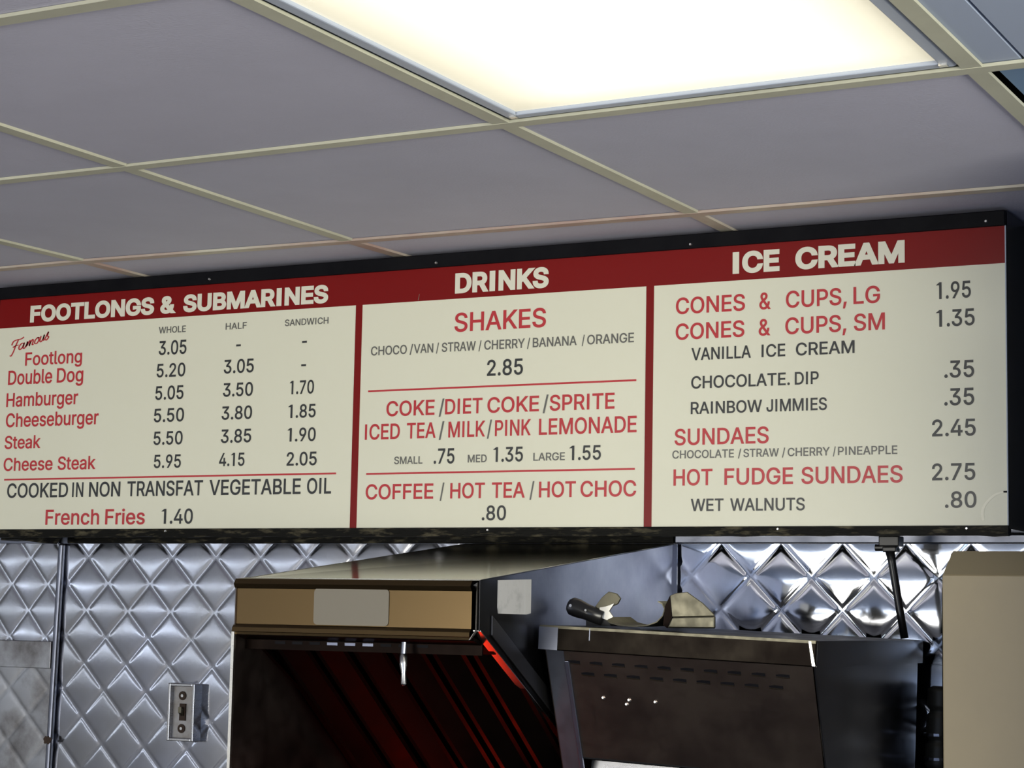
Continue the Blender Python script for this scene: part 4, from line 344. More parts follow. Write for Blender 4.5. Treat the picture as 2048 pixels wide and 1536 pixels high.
b 424|-20,-19,230,230,212,254 -19,-17,212,254,195,263 -17,-14,195,263,184,277 -14,-13,184,277,180,279 -13,-12,180,279,178,282 -12,30,41,124,41,124 -12,-7,178,282,166,294 -7,-5,166,294,164,299 -5,6,164,299,150,320 6,20,150,320,133,338 20,23,133,338,129,341 23,30,129,341,124,347 30,38,41,347,41,355 38,47,41,355,41,362 47,57,41,362,41,369 57,59,41,369,41,370 59,60,41,220,41,205 59,60,220,370,235,371 60,63,41,205,41,192 60,63,235,371,249,372 63,68,41,192,41,180 63,68,249,372,261,375 68,75,41,180,41,169 68,75,261,375,272,379 75,83,41,169,41,159 75,79,272,379,276,381 79,83,276,381,281,382 83,84,41,159,41,158 83,84,281,382,282,383 84,94,41,158,41,150 84,94,282,383,290,386 94,95,41,150,41,149 94,95,290,386,291,387 95,104,41,149,41,144 95,104,291,387,296,390 104,106,41,144,41,143 104,106,296,390,297,391 106,107,41,143,41,142 106,107,297,391,298,391 107,121,41,142,41,135 107,119,298,391,304,394 119,121,304,394,305,395 121,130,41,135,41,133 121,130,305,395,308,397 130,135,41,133,41,131 130,135,308,397,310,398 135,136,41,131,41,131 135,136,310,398,310,398 136,152,41,131,41,128 136,152,310,398,313,400 152,153,41,128,41,128 152,153,313,400,313,400 153,170,41,128,41,125 153,159,313,400,314,401 159,170,314,401,315,401 170,209,41,125,41,125 170,171,315,401,315,401 171,189,315,401,316,402 189,208,316,402,315,401 208,209,315,401,315,401 209,219,41,125,41,127 209,219,315,401,314,401 219,225,41,127,41,128 219,225,314,401,313,400 225,227,41,128,41,128 225,227,313,400,313,400 227,242,41,128,41,131 227,242,313,400,310,398 242,243,41,131,41,131 242,243,310,398,310,398 243,247,41,131,41,132 243,247,310,398,308,397 247,257,41,132,41,136 247,257,308,397,305,394 257,258,41,136,41,136 257,258,305,394,305,394 258,271,41,136,41,142 258,271,305,394,299,391 271,272,41,142,41,142 271,272,299,391,298,390 272,273,41,142,41,143 272,273,298,390,298,390 273,283,41,143,41,149 273,283,298,390,291,386 283,284,41,149,41,150 283,284,291,386,290,386 284,293,41,150,41,157 284,293,290,386,282,383 293,294,41,157,41,158 293,294,282,383,281,382 294,302,41,158,41,168 294,298,281,382,277,381 298,302,277,381,273,379 302,309,41,168,41,179 302,309,273,379,262,375 309,314,41,179,41,191 309,314,262,375,249,372 314,317,41,191,41,205 314,317,249,372,236,371 317,318,41,205,41,220 317,318,236,371,220,370 318,320,41,370,41,369 320,339,41,369,41,355 339,350,41,355,41,344 350,521,41,126,41,126 350,354,126,344,129,340 354,356,129,340,131,338 356,371,131,338,150,320 371,382,150,320,164,299 382,383,164,299,165,296 383,389,165,296,179,280 389,390,179,280,183,277 390,393,183,277,194,263 393,395,194,263,205,254 395,396,205,254,211,229
c 396|-20,-19,208,208,181,215 -19,-14,181,215,156,250 -14,-12,156,250,151,264 -12,-5,151,264,132,279 -5,6,132,279,110,302 6,11,110,302,104,313 11,21,104,313,91,323 21,38,91,323,73,340 38,49,73,340,65,351 49,58,65,351,58,356 58,60,58,207,57,191 58,60,207,356,220,357 60,61,57,191,56,186 60,61,220,357,226,358 61,63,56,186,55,177 61,63,226,358,239,359 63,68,55,177,52,164 63,73,239,359,257,365 68,73,52,164,49,155 73,75,49,155,48,152 73,75,257,365,261,366 75,76,48,152,47,151 75,76,261,366,263,366 76,80,47,151,45,147 76,80,263,366,267,368 80,85,45,147,43,142 80,85,267,368,272,370 85,86,43,142,42,141 85,86,272,370,272,370 86,95,42,141,39,133 86,95,272,370,281,373 95,104,39,133,35,128 95,104,281,373,285,376 104,108,35,128,34,126 104,108,285,376,287,377 108,111,34,126,33,125 108,111,287,377,288,378 111,122,33,125,30,120 111,122,288,378,293,333 122,130,30,120,28,117 122,130,293,333,297,301 130,131,28,117,28,117 130,131,297,301,297,297 131,137,28,117,27,115 137,153,27,115,25,111 153,158,25,111,24,110 158,187,24,110,22,108 187,217,22,108,24,110 217,222,24,110,25,111 222,239,25,111,27,115 239,246,27,115,28,117 246,248,28,117,29,118 248,254,29,118,30,120 248,254,296,296,293,320 254,268,30,120,34,126 254,268,293,320,287,375 268,269,34,126,34,127 268,269,287,375,286,379 269,272,34,127,35,128 269,272,286,379,285,378 272,280,35,128,38,133 272,282,285,378,280,373 280,282,38,133,39,135 282,291,39,135,43,142 282,291,280,373,272,368 291,296,43,142,45,148 291,296,272,368,267,366 296,301,45,148,48,153 296,301,267,366,263,364 301,308,48,153,52,164 301,308,263,364,248,360 308,313,52,164,55,177 308,313,248,360,238,358 313,317,55,177,57,191 313,317,238,358,213,356 317,318,57,191,57,207 317,318,213,356,207,355 318,319,57,355,58,355 319,329,58,355,66,350 329,338,66,350,73,341 338,355,73,341,91,323 355,366,91,323,105,312 366,370,105,312,110,303 370,382,110,303,132,278 382,389,132,278,153,263 389,390,153,263,156,255 390,395,156,255,181,216 395,396,181,216,208,208
e 404|-20,-19,212,212,184,232 -19,-17,184,232,174,251 -17,-14,174,251,158,265 -14,-13,158,265,155,270 -13,-7,155,270,139,287 -7,-5,139,287,133,291 -5,1,133,291,121,303 1,6,121,303,111,312 6,9,111,312,107,318 9,20,107,318,91,331 20,21,91,331,90,332 21,31,90,332,80,344 31,38,80,344,73,350 38,44,73,350,68,355 44,57,68,355,58,364 57,58,58,364,57,364 58,59,57,212,57,197 58,59,212,364,218,365 59,62,57,197,55,182 59,62,218,365,237,366 62,64,55,182,54,176 62,64,237,366,249,367 64,66,54,176,53,169 64,66,249,367,252,368 66,72,53,169,50,157 66,72,252,368,262,371 72,79,50,157,46,146 72,79,262,371,274,374 79,80,46,146,45,145 79,80,274,374,275,374 80,81,45,145,45,144 80,81,275,374,277,374 81,88,45,144,42,137 81,88,277,374,281,377 88,99,42,137,37,128 88,99,281,377,288,381 99,104,37,128,35,125 99,104,288,381,291,361 104,111,35,125,33,121 104,111,291,361,295,332 111,119,33,121,31,118 111,119,295,332,300,300 119,125,31,118,29,115 125,130,29,115,28,114 130,141,28,114,26,111 141,157,26,111,24,109 157,158,24,383,24,383 158,178,24,383,23,383 178,180,23,383,22,383 180,194,22,383,22,383 194,211,22,383,24,382 211,219,24,382,24,382 219,220,24,382,25,382 220,225,25,382,25,381 225,228,25,381,26,381 228,229,26,381,26,381 229,232,26,301,26,122 229,232,296,381,295,380 232,233,26,110,26,110 232,235,295,380,295,380 233,235,26,110,27,110 235,239,27,110,27,111 235,239,295,380,294,380 239,244,27,111,28,113 239,244,294,380,293,379 244,250,28,113,30,114 244,250,293,379,291,378 250,252,30,114,30,115 250,252,291,378,290,378 252,264,30,115,33,120 252,264,290,378,287,375 264,266,33,120,34,121 264,266,287,375,286,375 266,270,34,121,35,123 266,270,286,375,284,374 270,276,35,123,37,126 270,276,284,374,281,372 276,286,37,126,41,134 276,286,281,372,274,368 286,287,41,134,41,135 286,287,274,368,273,368 287,295,41,135,44,143 287,295,273,368,266,364 295,296,44,143,45,144 295,296,266,364,265,364 296,303,45,144,49,153 296,303,265,364,257,361 303,304,49,153,49,155 303,304,257,361,256,360 304,305,49,155,50,156 304,305,256,360,254,360 305,310,50,156,53,164 305,310,254,360,245,357 310,314,53,164,55,177 310,314,245,357,233,355 314,317,55,177,57,190 314,317,233,355,220,353 317,318,57,190,58,205 317,318,220,353,205,353 318,321,58,353,60,351 321,336,60,351,71,340 336,337,71,340,72,339 337,350,72,339,84,328 350,355,84,328,89,322 355,361,89,322,98,314 361,369,98,314,109,303 369,371,109,303,112,300 371,379,112,300,126,285 379,381,126,285,130,280 381,385,130,280,141,270 385,390,141,270,154,254 390,394,154,254,174,238 394,395,174,238,179,230 395,396,179,230,205,222
g 425|-163,-162,207,207,186,230 -162,-160,186,230,166,245 -160,-159,166,245,161,253 -159,-156,161,253,147,266 -156,-154,147,266,140,274 -154,-151,140,274,130,283 -151,-147,130,283,119,295 -147,-145,119,295,114,299 -145,-138,114,299,101,314 -138,-137,101,314,99,316 -137,-129,99,316,86,329 -129,-127,86,329,84,332 -127,-119,84,332,74,341 -119,-113,74,341,68,347 -113,-109,68,347,64,350 -109,-98,64,350,55,359 -98,-97,55,359,54,360 -97,-87,54,360,47,366 -87,-85,47,366,46,367 -85,-84,46,193,45,186 -85,-84,207,367,227,368 -84,-83,45,186,45,180 -84,-83,227,368,232,368 -83,-81,45,180,43,169 -83,-81,232,368,240,369 -81,-80,43,169,43,167 -81,-80,240,369,245,370 -80,-78,43,167,42,162 -80,-78,245,370,250,371 -78,-77,42,162,41,160 -78,-77,250,371,253,371 -77,-74,41,160,39,156 -77,-74,253,371,261,373 -74,-66,39,156,35,144 -74,-66,261,373,275,376 -66,-65,35,144,34,142 -66,-65,275,376,276,376 -65,-57,34,142,48,130 -65,-57,276,376,283,379 -57,-55,48,130,52,128 -57,-55,283,379,285,379 -55,-42,52,128,74,118 -55,-42,285,379,293,382 -42,-34,74,118,88,111 -42,-34,293,382,296,383 -34,-26,88,111,102,105 -34,-26,296,383,298,383 -26,-25,102,105,104,104 -26,-25,298,383,298,383 -25,-9,298,383,299,384 -9,38,299,384,299,384 -7,-6,195,213,171,218 -6,-5,171,218,166,224 -5,-4,166,224,162,229 -4,-1,162,229,148,244 -1,5,148,244,130,258 5,6,130,258,127,259 6,16,127,259,106,273 16,29,106,273,88,290 29,33,88,290,84,295 33,38,84,295,78,299 38,45,78,384,71,384 45,64,71,384,57,384 64,71,57,384,53,384 71,72,53,205,52,190 71,72,205,384,220,384 72,75,52,190,50,176 72,75,220,384,234,384 75,79,50,176,48,163 75,79,234,384,246,384 79,85,48,163,44,154 79,85,246,384,257,384 85,86,44,154,44,152 85,86,257,384,258,384 86,93,44,152,41,143 86,93,258,384,267,384 93,94,41,143,40,142 93,94,267,384,268,384 94,102,40,142,37,135 94,102,268,384,275,384 102,103,37,135,37,134 102,103,275,384,276,384 103,108,37,134,35,130 103,108,276,384,279,384 108,113,35,130,34,127 108,113,279,384,283,384 113,114,34,127,33,126 113,114,283,384,283,384 114,126,33,126,30,120 114,126,283,384,289,384 126,127,30,120,30,120 126,127,289,384,289,384 127,134,30,120,28,118 127,134,289,384,292,384 134,140,28,118,27,116 134,140,292,384,294,384 140,142,27,116,27,115 140,142,294,384,294,384 142,156,27,115,24,111 142,156,294,384,297,384 156,157,24,111,24,111 156,157,297,384,297,384 157,161,24,111,23,111 157,161,297,384,298,384 161,173,23,111,23,109 161,173,298,384,300,384 173,174,23,109,23,109 173,211,300,384,300,384 174,191,23,109,22,108 191,193,22,108,22,108 193,211,22,108,23,109 211,221,23,109,23,110 211,221,300,384,298,384 221,227,23,110,24,111 221,227,298,384,297,384 227,229,24,111,24,112 227,229,297,384,297,384 229,243,24,112,27,115 229,243,297,384,294,384 243,245,27,115,27,116 243,245,294,384,294,384 245,248,27,116,28,117 245,248,294,384,293,384 248,258,28,117,30,120 248,258,293,384,289,384 258,259,30,120,31,120 258,259,289,384,289,384 259,271,31,120,33,126 259,271,289,384,284,384 271,273,33,126,34,127 271,273,284,384,283,384 273,274,34,127,34,128 273,274,283,384,282,384 274,283,34,128,38,133 274,283,282,384,276,384 283,284,38,133,38,134 283,284,276,384,275,384 284,293,38,134,42,142 284,293,275,384,268,384 293,294,42,142,42,143 293,294,268,384,267,384 294,298,42,143,44,148 294,302,267,384,257,384 298,302,44,148,46,152 302,309,46,152,50,163 302,309,257,384,246,384 309,314,50,163,53,176 309,314,246,384,234,384 314,317,53,176,54,189 314,317,234,384,220,384 317,318,54,189,55,205 317,318,220,384,205,384 318,320,55,384,56,384 320,331,56,384,64,384 331,340,64,384,71,384 340,349,71,384,80,384 349,354,80,301,85,297 349,391,301,384,301,384 354,356,85,297,87,294 356,371,87,294,106,275 371,382,106,275,126,261 382,383,126,261,129,260 383,389,129,260,145,246 389,390,145,246,148,242 390,391,148,242,153,238 391,393,153,238,162,231 393,395,162,231,171,220 395,396,171,220,196,214
h 410|-12,241,41,126,41,126 -12,241,284,369,284,369 241,254,41,126,41,129 241,254,284,369,283,368 254,255,41,129,41,129 254,255,283,368,283,368 255,265,41,129,41,132 255,265,283,368,280,368 265,266,41,132,41,132 265,266,280,368,280,368 266,271,41,132,41,134 266,271,280,368,279,367 271,277,41,134,41,137 271,275,279,367,277,367 275,277,277,367,276,366 277,285,41,137,41,142 277,285,276,366,273,365 285,287,41,142,41,144 285,287,273,365,271,365 287,294,41,144,41,150 287,294,271,365,266,363 294,296,41,150,41,152 294,296,266,363,264,362 296,301,41,152,41,158 296,301,264,362,258,361 301,307,41,158,41,167 301,305,258,361,254,360 305,307,254,360,250,359 307,308,41,167,41,169 307,308,250,359,248,359 308,311,41,169,41,176 308,311,248,359,243,358 311,312,41,176,41,180 311,312,243,358,241,357 312,314,41,180,41,187 312,316,241,357,227,355 314,316,41,187,41,198 316,317,41,198,41,210 316,317,227,355,210,355 317,326,41,355,41,351 326,339,41,351,41,344 339,343,41,344,41,342 343,354,41,342,41,333 354,521,41,126,41,126 354,357,126,333,128,330 357,369,128,330,142,316 369,372,142,316,145,312 372,379,145,312,157,301 379,383,157,301,164,292 383,387,164,292,175,284 387,390,175,284,184,273 390,392,184,273,192,266 392,395,192,266,205,247 395,396,205,247,227,227
i 167|-12,391,41,126,41,126 431,432,84,84,73,94 432,435,73,94,63,104 435,439,63,104,54,114 439,446,54,114,45,122 446,454,45,122,39,129 454,463,39,129,33,134 463,473,33,134,30,137 473,483,30,137,29,138 483,494,29,138,30,137 494,504,30,137,33,134 504,513,33,134,38,129 513,521,38,129,45,122 521,527,45,122,54,114 527,532,54,114,63,104 532,535,63,104,73,94 535,536,73,94,84,84
k 381|-12,135,41,126,41,126 -12,160,288,397,153,261 135,160,41,126,41,153 160,215,41,261,41,217 215,235,41,216,41,236 235,521,41,126,41,126 235,391,126,236,279,389
l 189|-14,-13,139,139,117,163 -13,-8,117,163,97,190 -8,-7,97,190,95,195 -7,0,95,195,80,194 0,12,80,194,65,191 12,26,65,191,54,188 26,44,54,188,46,184 44,63,46,184,42,180 63,64,42,180,42,180 64,66,42,139,42,135 64,65,146,180,159,180 65,66,159,180,166,179 66,67,42,135,42,132 66,67,166,179,172,179 67,69,42,132,42,130 67,68,172,179,179,179 69,72,42,130,42,129 72,79,42,129,41,127 79,84,41,127,41,126 84,521,41,126,41,126
m 610|-12,253,41,126,41,126 -12,251,262,347,262,347 -12,255,484,569,484,569 251,253,262,347,262,348 253,255,41,126,41,127 253,259,262,348,262,348 255,259,41,127,41,127 255,258,484,569,483,569 258,263,483,569,483,569 259,267,41,127,41,129 259,263,262,348,262,349 263,267,262,349,261,349 263,267,483,569,482,568 267,273,41,129,41,132 267,271,261,349,261,350 267,273,482,568,482,568 271,273,261,350,261,351 273,274,41,132,41,132 273,274,261,351,261,351 273,274,482,568,481,568 274,276,41,132,41,133 274,276,261,351,260,352 274,277,481,568,481,568 276,277,41,133,41,133 276,277,260,352,260,352 277,283,41,133,41,136 277,283,260,352,258,355 277,283,481,568,479,567 283,285,41,136,41,138 283,284,258,355,258,356 283,285,479,567,479,567 284,285,258,356,257,356 285,291,41,138,41,142 285,291,257,356,254,360 285,291,479,567,475,566 291,292,41,142,41,143 291,292,254,360,253,361 291,292,475,566,475,566 292,294,41,143,41,144 292,294,253,361,252,362 292,294,475,566,474,566 294,295,41,144,41,145 294,295,252,362,251,363 294,295,474,566,473,565 295,298,41,145,41,147 295,298,251,363,248,365 295,299,473,565,469,565 298,299,41,147,41,148 298,299,248,365,248,366 299,302,41,148,41,152 299,302,248,366,245,370 299,302,469,565,466,564 302,305,41,152,41,155 302,303,245,370,244,372 302,303,466,564,465,563 303,304,244,372,242,373 303,304,465,563,464,563 304,305,242,373,241,374 304,305,464,563,462,563 305,310,41,155,41,165 305,309,241,374,235,380 305,309,462,563,456,562 309,313,235,380,227,388 309,310,456,562,455,561 310,312,41,165,41,170 310,312,455,561,451,561 312,313,41,170,41,172 312,313,451,561,448,560 313,316,41,172,41,181 313,314,227,388,225,391 313,315,448,560,444,560 314,315,225,391,221,395 315,316,221,395,217,398 315,316,444,560,438,559 316,317,41,181,41,186 316,317,217,398,213,403 316,317,438,559,432,559 317,318,41,186,41,190 317,318,213,403,199,408 317,318,432,559,418,559 318,334,41,559,41,551 334,337,41,551,41,549 337,338,41,549,41,548 338,339,41,318,41,318 338,339,318,548,319,548 339,342,41,318,41,316 339,342,319,548,321,546 342,349,41,316,41,312 342,349,321,546,326,541 349,351,41,312,41,311 349,351,326,541,328,539 351,354,41,311,41,309 351,354,328,539,331,537 354,355,41,309,41,308 354,355,331,537,332,536 355,391,41,124,41,124 355,362,124,308,131,302 355,362,332,536,338,530 362,364,131,302,133,300 362,364,338,530,341,528 364,369,133,300,139,296 364,369,341,528,347,522 369,371,139,296,142,294 369,371,347,522,350,519 371,373,142,294,144,291 371,373,350,519,353,517 373,379,144,291,152,284 373,379,353,517,362,508 379,381,152,284,155,281 379,381,362,508,366,505 381,382,155,281,157,280 381,382,366,505,368,503 382,386,157,280,165,272 382,386,368,503,376,494 386,387,165,272,167,269 386,387,376,494,379,492 387,391,167,269,177,261 387,389,379,492,384,487 389,391,384,487,390,481 391,392,177,261,180,257 391,392,390,481,394,477 392,394,180,257,189,249 392,394,394,477,401,471 394,395,189,249,193,245 394,395,401,471,405,465 395,396,193,245,200,241 395,396,405,465,413,460 396,397,200,241,206,230 396,397,413,460,421,454 397,398,206,230,219,219 397,398,421,454,437,437
n 410|-12,241,41,126,41,126 -12,241,284,369,284,369 241,254,41,126,41,129 241,254,284,369,283,368 254,255,41,129,41,129 254,255,283,368,283,368 255,265,41,129,41,132 255,265,283,368,280,368 265,266,41,132,41,132 265,266,280,368,280,368 266,271,41,132,41,134 266,271,280,368,279,367 271,277,41,134,41,137 271,275,279,367,277,367 275,277,277,367,276,366 277,285,41,137,41,142 277,285,276,366,273,365 285,287,41,142,41,144 285,287,273,365,271,365 287,294,41,144,41,150 287,294,271,365,266,363 294,296,41,150,41,152 294,296,266,363,264,362 296,301,41,152,41,158 296,301,264,362,258,361 301,307,41,158,41,167 301,305,258,361,254,360 305,307,254,360,250,359 307,308,41,167,41,169 307,308,250,359,248,359 308,311,41,169,41,176 308,311,248,359,243,358 311,312,41,176,41,180 311,312,243,358,241,357 312,314,41,180,41,187 312,316,241,357,227,355 314,316,41,187,41,198 316,317,41,198,41,210 316,317,227,355,210,355 317,326,41,355,41,351 326,339,41,351,41,343 339,343,41,343,41,341 343,352,41,341,41,334 352,391,41,124,41,124 352,357,124,334,128,330 357,369,128,330,142,316 369,372,142,316,145,312 372,379,145,312,157,301 379,383,157,301,164,292 383,387,164,292,175,284 387,390,175,284,184,273 390,391,184,273,188,270 391,392,188,270,192,266 392,395,192,266,205,247 395,396,205,247,227,227
o 415|-20,-19,207,207,181,234 -19,-14,181,234,156,259 -14,-5,156,259,132,283 -5,6,132,283,110,305 6,21,110,305,91,325 21,38,91,325,73,342 38,58,73,342,58,357 58,60,58,207,57,191 58,60,207,357,224,358 60,63,57,191,55,177 60,63,224,358,239,360 63,68,55,177,52,164 63,68,239,360,251,363 68,75,52,164,48,152 68,75,251,363,263,367 75,80,48,152,45,147 75,80,263,367,268,370 80,85,45,147,43,142 80,85,268,370,273,372 85,95,43,142,39,133 85,95,273,372,281,376 95,96,39,133,38,132 95,96,281,376,282,377 96,104,38,132,35,128 96,104,282,377,287,380 104,108,35,128,34,126 104,108,287,380,290,381 108,122,34,126,30,120 108,122,290,381,296,385 122,130,30,120,28,117 122,130,296,385,299,387 130,137,28,117,27,115 130,137,299,387,301,388 137,153,27,115,25,111 137,158,301,388,305,392 153,158,25,111,24,110 158,187,24,110,22,108 158,170,305,392,306,392 170,187,306,392,307,393 187,217,22,108,24,110 187,205,307,393,306,392 205,217,306,392,305,392 217,222,24,110,25,111 217,238,305,392,301,388 222,238,25,111,27,115 238,239,27,115,27,115 238,239,301,388,301,388 239,246,27,115,28,117 239,246,301,388,298,387 246,254,28,117,30,120 246,254,298,387,296,385 254,268,30,120,34,126 254,268,296,385,290,381 268,272,34,126,35,128 268,272,290,381,287,380 272,280,35,128,38,133 272,280,287,380,282,377 280,291,38,133,43,142 280,291,282,377,273,372 291,296,43,142,45,148 291,296,273,372,268,370 296,301,45,148,48,153 296,301,268,370,263,367 301,308,48,153,52,164 301,308,263,367,251,363 308,313,52,164,55,177 308,313,251,363,238,360 313,317,55,177,57,191 313,317,238,360,224,358 317,318,57,191,57,207 317,318,224,358,207,358 318,319,57,358,58,357 319,338,58,357,73,342 338,355,73,342,91,326 355,356,91,326,92,325 356,370,92,325,110,305 370,382,110,305,132,283 382,390,132,283,156,259 390,395,156,259,181,234 395,396,181,234,207,207
r 259|-12,248,41,126,41,126 248,259,41,126,41,128 259,277,41,128,41,136 277,293,41,136,41,148 293,299,41,148,41,156 299,304,41,156,41,165 304,308,41,165,41,174 308,311,41,174,41,184 308,311,255,255,236,255 311,312,41,184,41,190 311,312,236,255,229,255 312,313,41,190,41,195 312,314,229,255,207,255 313,314,41,195,41,207 314,358,41,255,41,255 358,391,41,124,41,124 358,367,124,255,132,255 367,377,132,255,146,255 377,386,146,255,161,255 386,391,161,255,174,255 391,392,174,255,177,255 392,395,177,255,190,255 395,396,190,255,195,230 396,397,195,230,213,213
s 365|-20,-19,182,182,162,204 -19,-17,162,204,143,219 -17,-16,143,219,138,226 -16,-13,138,226,125,238 -13,-11,125,238,118,246 -11,-8,118,246,108,256 -8,-5,108,256,101,265 -5,-1,101,265,92,273 -1,4,92,273,84,282 4,8,84,282,77,288 8,14,77,288,69,297 14,18,69,297,64,302 18,26,64,302,57,311 26,30,57,311,53,314 30,40,53,314,45,322 40,43,45,322,43,324 43,55,43,324,36,331 55,57,36,331,35,332 57,58,35,181,34,166 57,58,181,332,199,332 58,61,34,166,33,153 58,61,199,332,214,334 61,65,33,153,31,141 61,65,214,334,224,335 65,66,31,141,31,139 65,66,224,335,227,336 66,70,31,139,30,131 66,70,227,336,234,338 70,71,30,131,29,130 70,71,234,338,235,338 71,72,29,130,29,128 71,72,235,338,237,338 72,74,29,128,28,126 72,74,237,338,240,339 74,77,28,126,27,122 74,77,240,339,243,339 77,79,27,122,27,120 77,79,243,339,246,340 79,86,27,120,25,115 79,86,246,340,251,342 86,87,25,115,25,115 86,87,251,342,252,342 87,88,25,115,25,114 87,88,252,342,252,342 88,95,25,114,23,111 88,95,252,342,255,342 95,97,23,111,22,110 95,97,255,342,255,342 97,103,22,110,21,108 97,103,255,342,256,343 103,107,21,108,40,107 103,107,256,343,255,343 107,110,40,107,54,105 107,110,255,343,255,343 110,116,54,105,83,103 110,116,255,343,253,342 116,120,83,103,102,102 116,122,253,342,250,342 122,127,250,342,246,341 127,132,246,341,240,340 132,136,240,340,231,339 136,140,231,339,221,338 140,143,221,338,209,337 143,147,209,337,192,336 147,158,192,336,146,330 158,164,146,330,127,327 164,166,127,327,121,326 166,175,121,326,99,319 175,180,99,319,90,315 180,186,90,315,80,308 186,193,80,308,72,299 193,200,72,299,64,287 200,204,64,287,61,280 204,214,61,280,52,258 214,215,52,258,51,254 215,221,51,254,48,232 221,233,48,232,42,183 233,235,42,183,41,175 235,238,41,175,40,160 238,243,40,160,39,148 243,248,39,148,38,139 248,252,38,139,36,132 252,253,36,132,36,131 253,263,36,131,36,123 263,270,36,123,35,121 263,270,261,261,258,292 270,281,35,121,35,121 270,274,258,292,256,309 274,277,256,309,255,322 277,281,255,322,253,340 281,282,35,121,35,122 281,282,253,340,253,340 282,286,35,122,36,122 282,286,253,340,251,338 286,291,36,122,36,124 286,291,251,338,248,337 291,293,36,124,36,125 291,293,248,337,246,336 293,299,36,125,38,129 293,299,246,336,242,334 299,300,38,129,38,130 299,300,242,334,241,334 300,306,38,130,40,137 300,306,241,334,235,332 306,307,40,137,40,138 306,307,235,332,234,331 307,308,40,138,40,140 307,308,234,331,232,331 308,312,40,140,42,146 308,312,232,331,226,329 312,313,42,146,42,148 312,313,226,329,224,329 313,317,42,148,43,159 313,317,224,329,216,327 317,320,43,159,44,173 317,320,216,327,203,326 320,321,44,173,45,187 320,321,203,326,187,325 321,322,45,325,45,325 322,324,45,325,46,324 324,335,46,324,53,317 335,339,53,317,55,314 339,347,55,314,62,308 347,352,62,308,66,303 352,358,66,303,73,298 358,363,73,298,79,292 363,368,79,292,86,286 368,373,86,286,94,278 373,376,94,278,100,273 376,381,100,273,110,264 381,384,110,264,118,259 384,388,118,259,128,246 388,389,128,246,132,243 389,393,132,243,147,225 393,396,147,225,166,207
t 227|-16,-15,168,168,156,193 -15,-14,156,193,143,198 -14,-9,143,198,121,222 -9,-8,121,222,119,227 -8,0,119,227,101,225 0,13,101,225,84,223 13,29,84,223,70,219 29,48,70,219,60,215 48,62,60,215,57,212 62,63,57,161,56,158 62,63,170,212,184,212 63,64,56,158,56,154 63,64,184,212,191,212 64,66,56,154,56,148 64,66,191,212,204,211 66,67,56,148,55,147 66,67,204,211,211,211 67,69,55,147,55,145 69,73,55,145,55,142 73,79,55,142,54,140 79,87,54,140,53,139 87,92,53,139,53,139 92,98,53,139,53,138 98,315,53,138,53,138 315,391,-6,216,-6,216 391,483,53,138,53,138
u 410|-17,-16,182,182,162,205 -16,-13,162,205,144,218 -13,-11,144,218,138,226 -12,27,286,369,286,369 -11,-7,138,226,126,237 -7,-4,126,237,119,245 -4,0,119,245,109,252 0,7,109,252,98,264 7,10,98,264,94,268 10,21,94,268,81,281 21,22,81,281,80,282 22,27,80,282,76,286 27,37,76,369,68,369 37,40,68,369,66,369 40,53,66,369,58,369 53,62,58,369,55,369 62,63,55,200,54,192 62,63,200,369,212,369 63,64,54,192,54,183 63,64,212,369,218,369 64,65,54,183,54,180 64,65,218,369,223,369 65,68,54,180,52,169 65,68,223,369,234,369 68,72,52,169,51,160 68,72,234,369,241,369 72,73,51,160,51,158 72,74,241,369,245,369 73,74,51,158,50,156 74,78,50,156,49,152 74,78,245,369,252,369 78,83,49,152,48,146 78,83,252,369,258,369 83,85,48,146,47,144 83,85,258,369,260,369 85,92,47,144,45,139 85,92,260,369,266,369 92,93,45,139,45,138 92,93,266,369,267,369 93,95,45,138,45,137 93,95,267,369,268,369 95,103,45,137,44,133 95,103,268,369,273,369 103,104,44,133,43,133 103,104,273,369,274,369 104,108,43,133,43,131 104,108,274,369,276,369 108,113,43,131,42,130 108,113,276,369,278,369 113,115,42,130,42,129 113,115,278,369,278,369 115,125,42,129,42,127 115,125,278,369,281,369 125,138,42,127,41,126 125,138,281,369,283,369 138,391,41,126,41,126 138,144,283,369,283,369 144,153,283,369,284,369 153,391,284,369,284,369"""
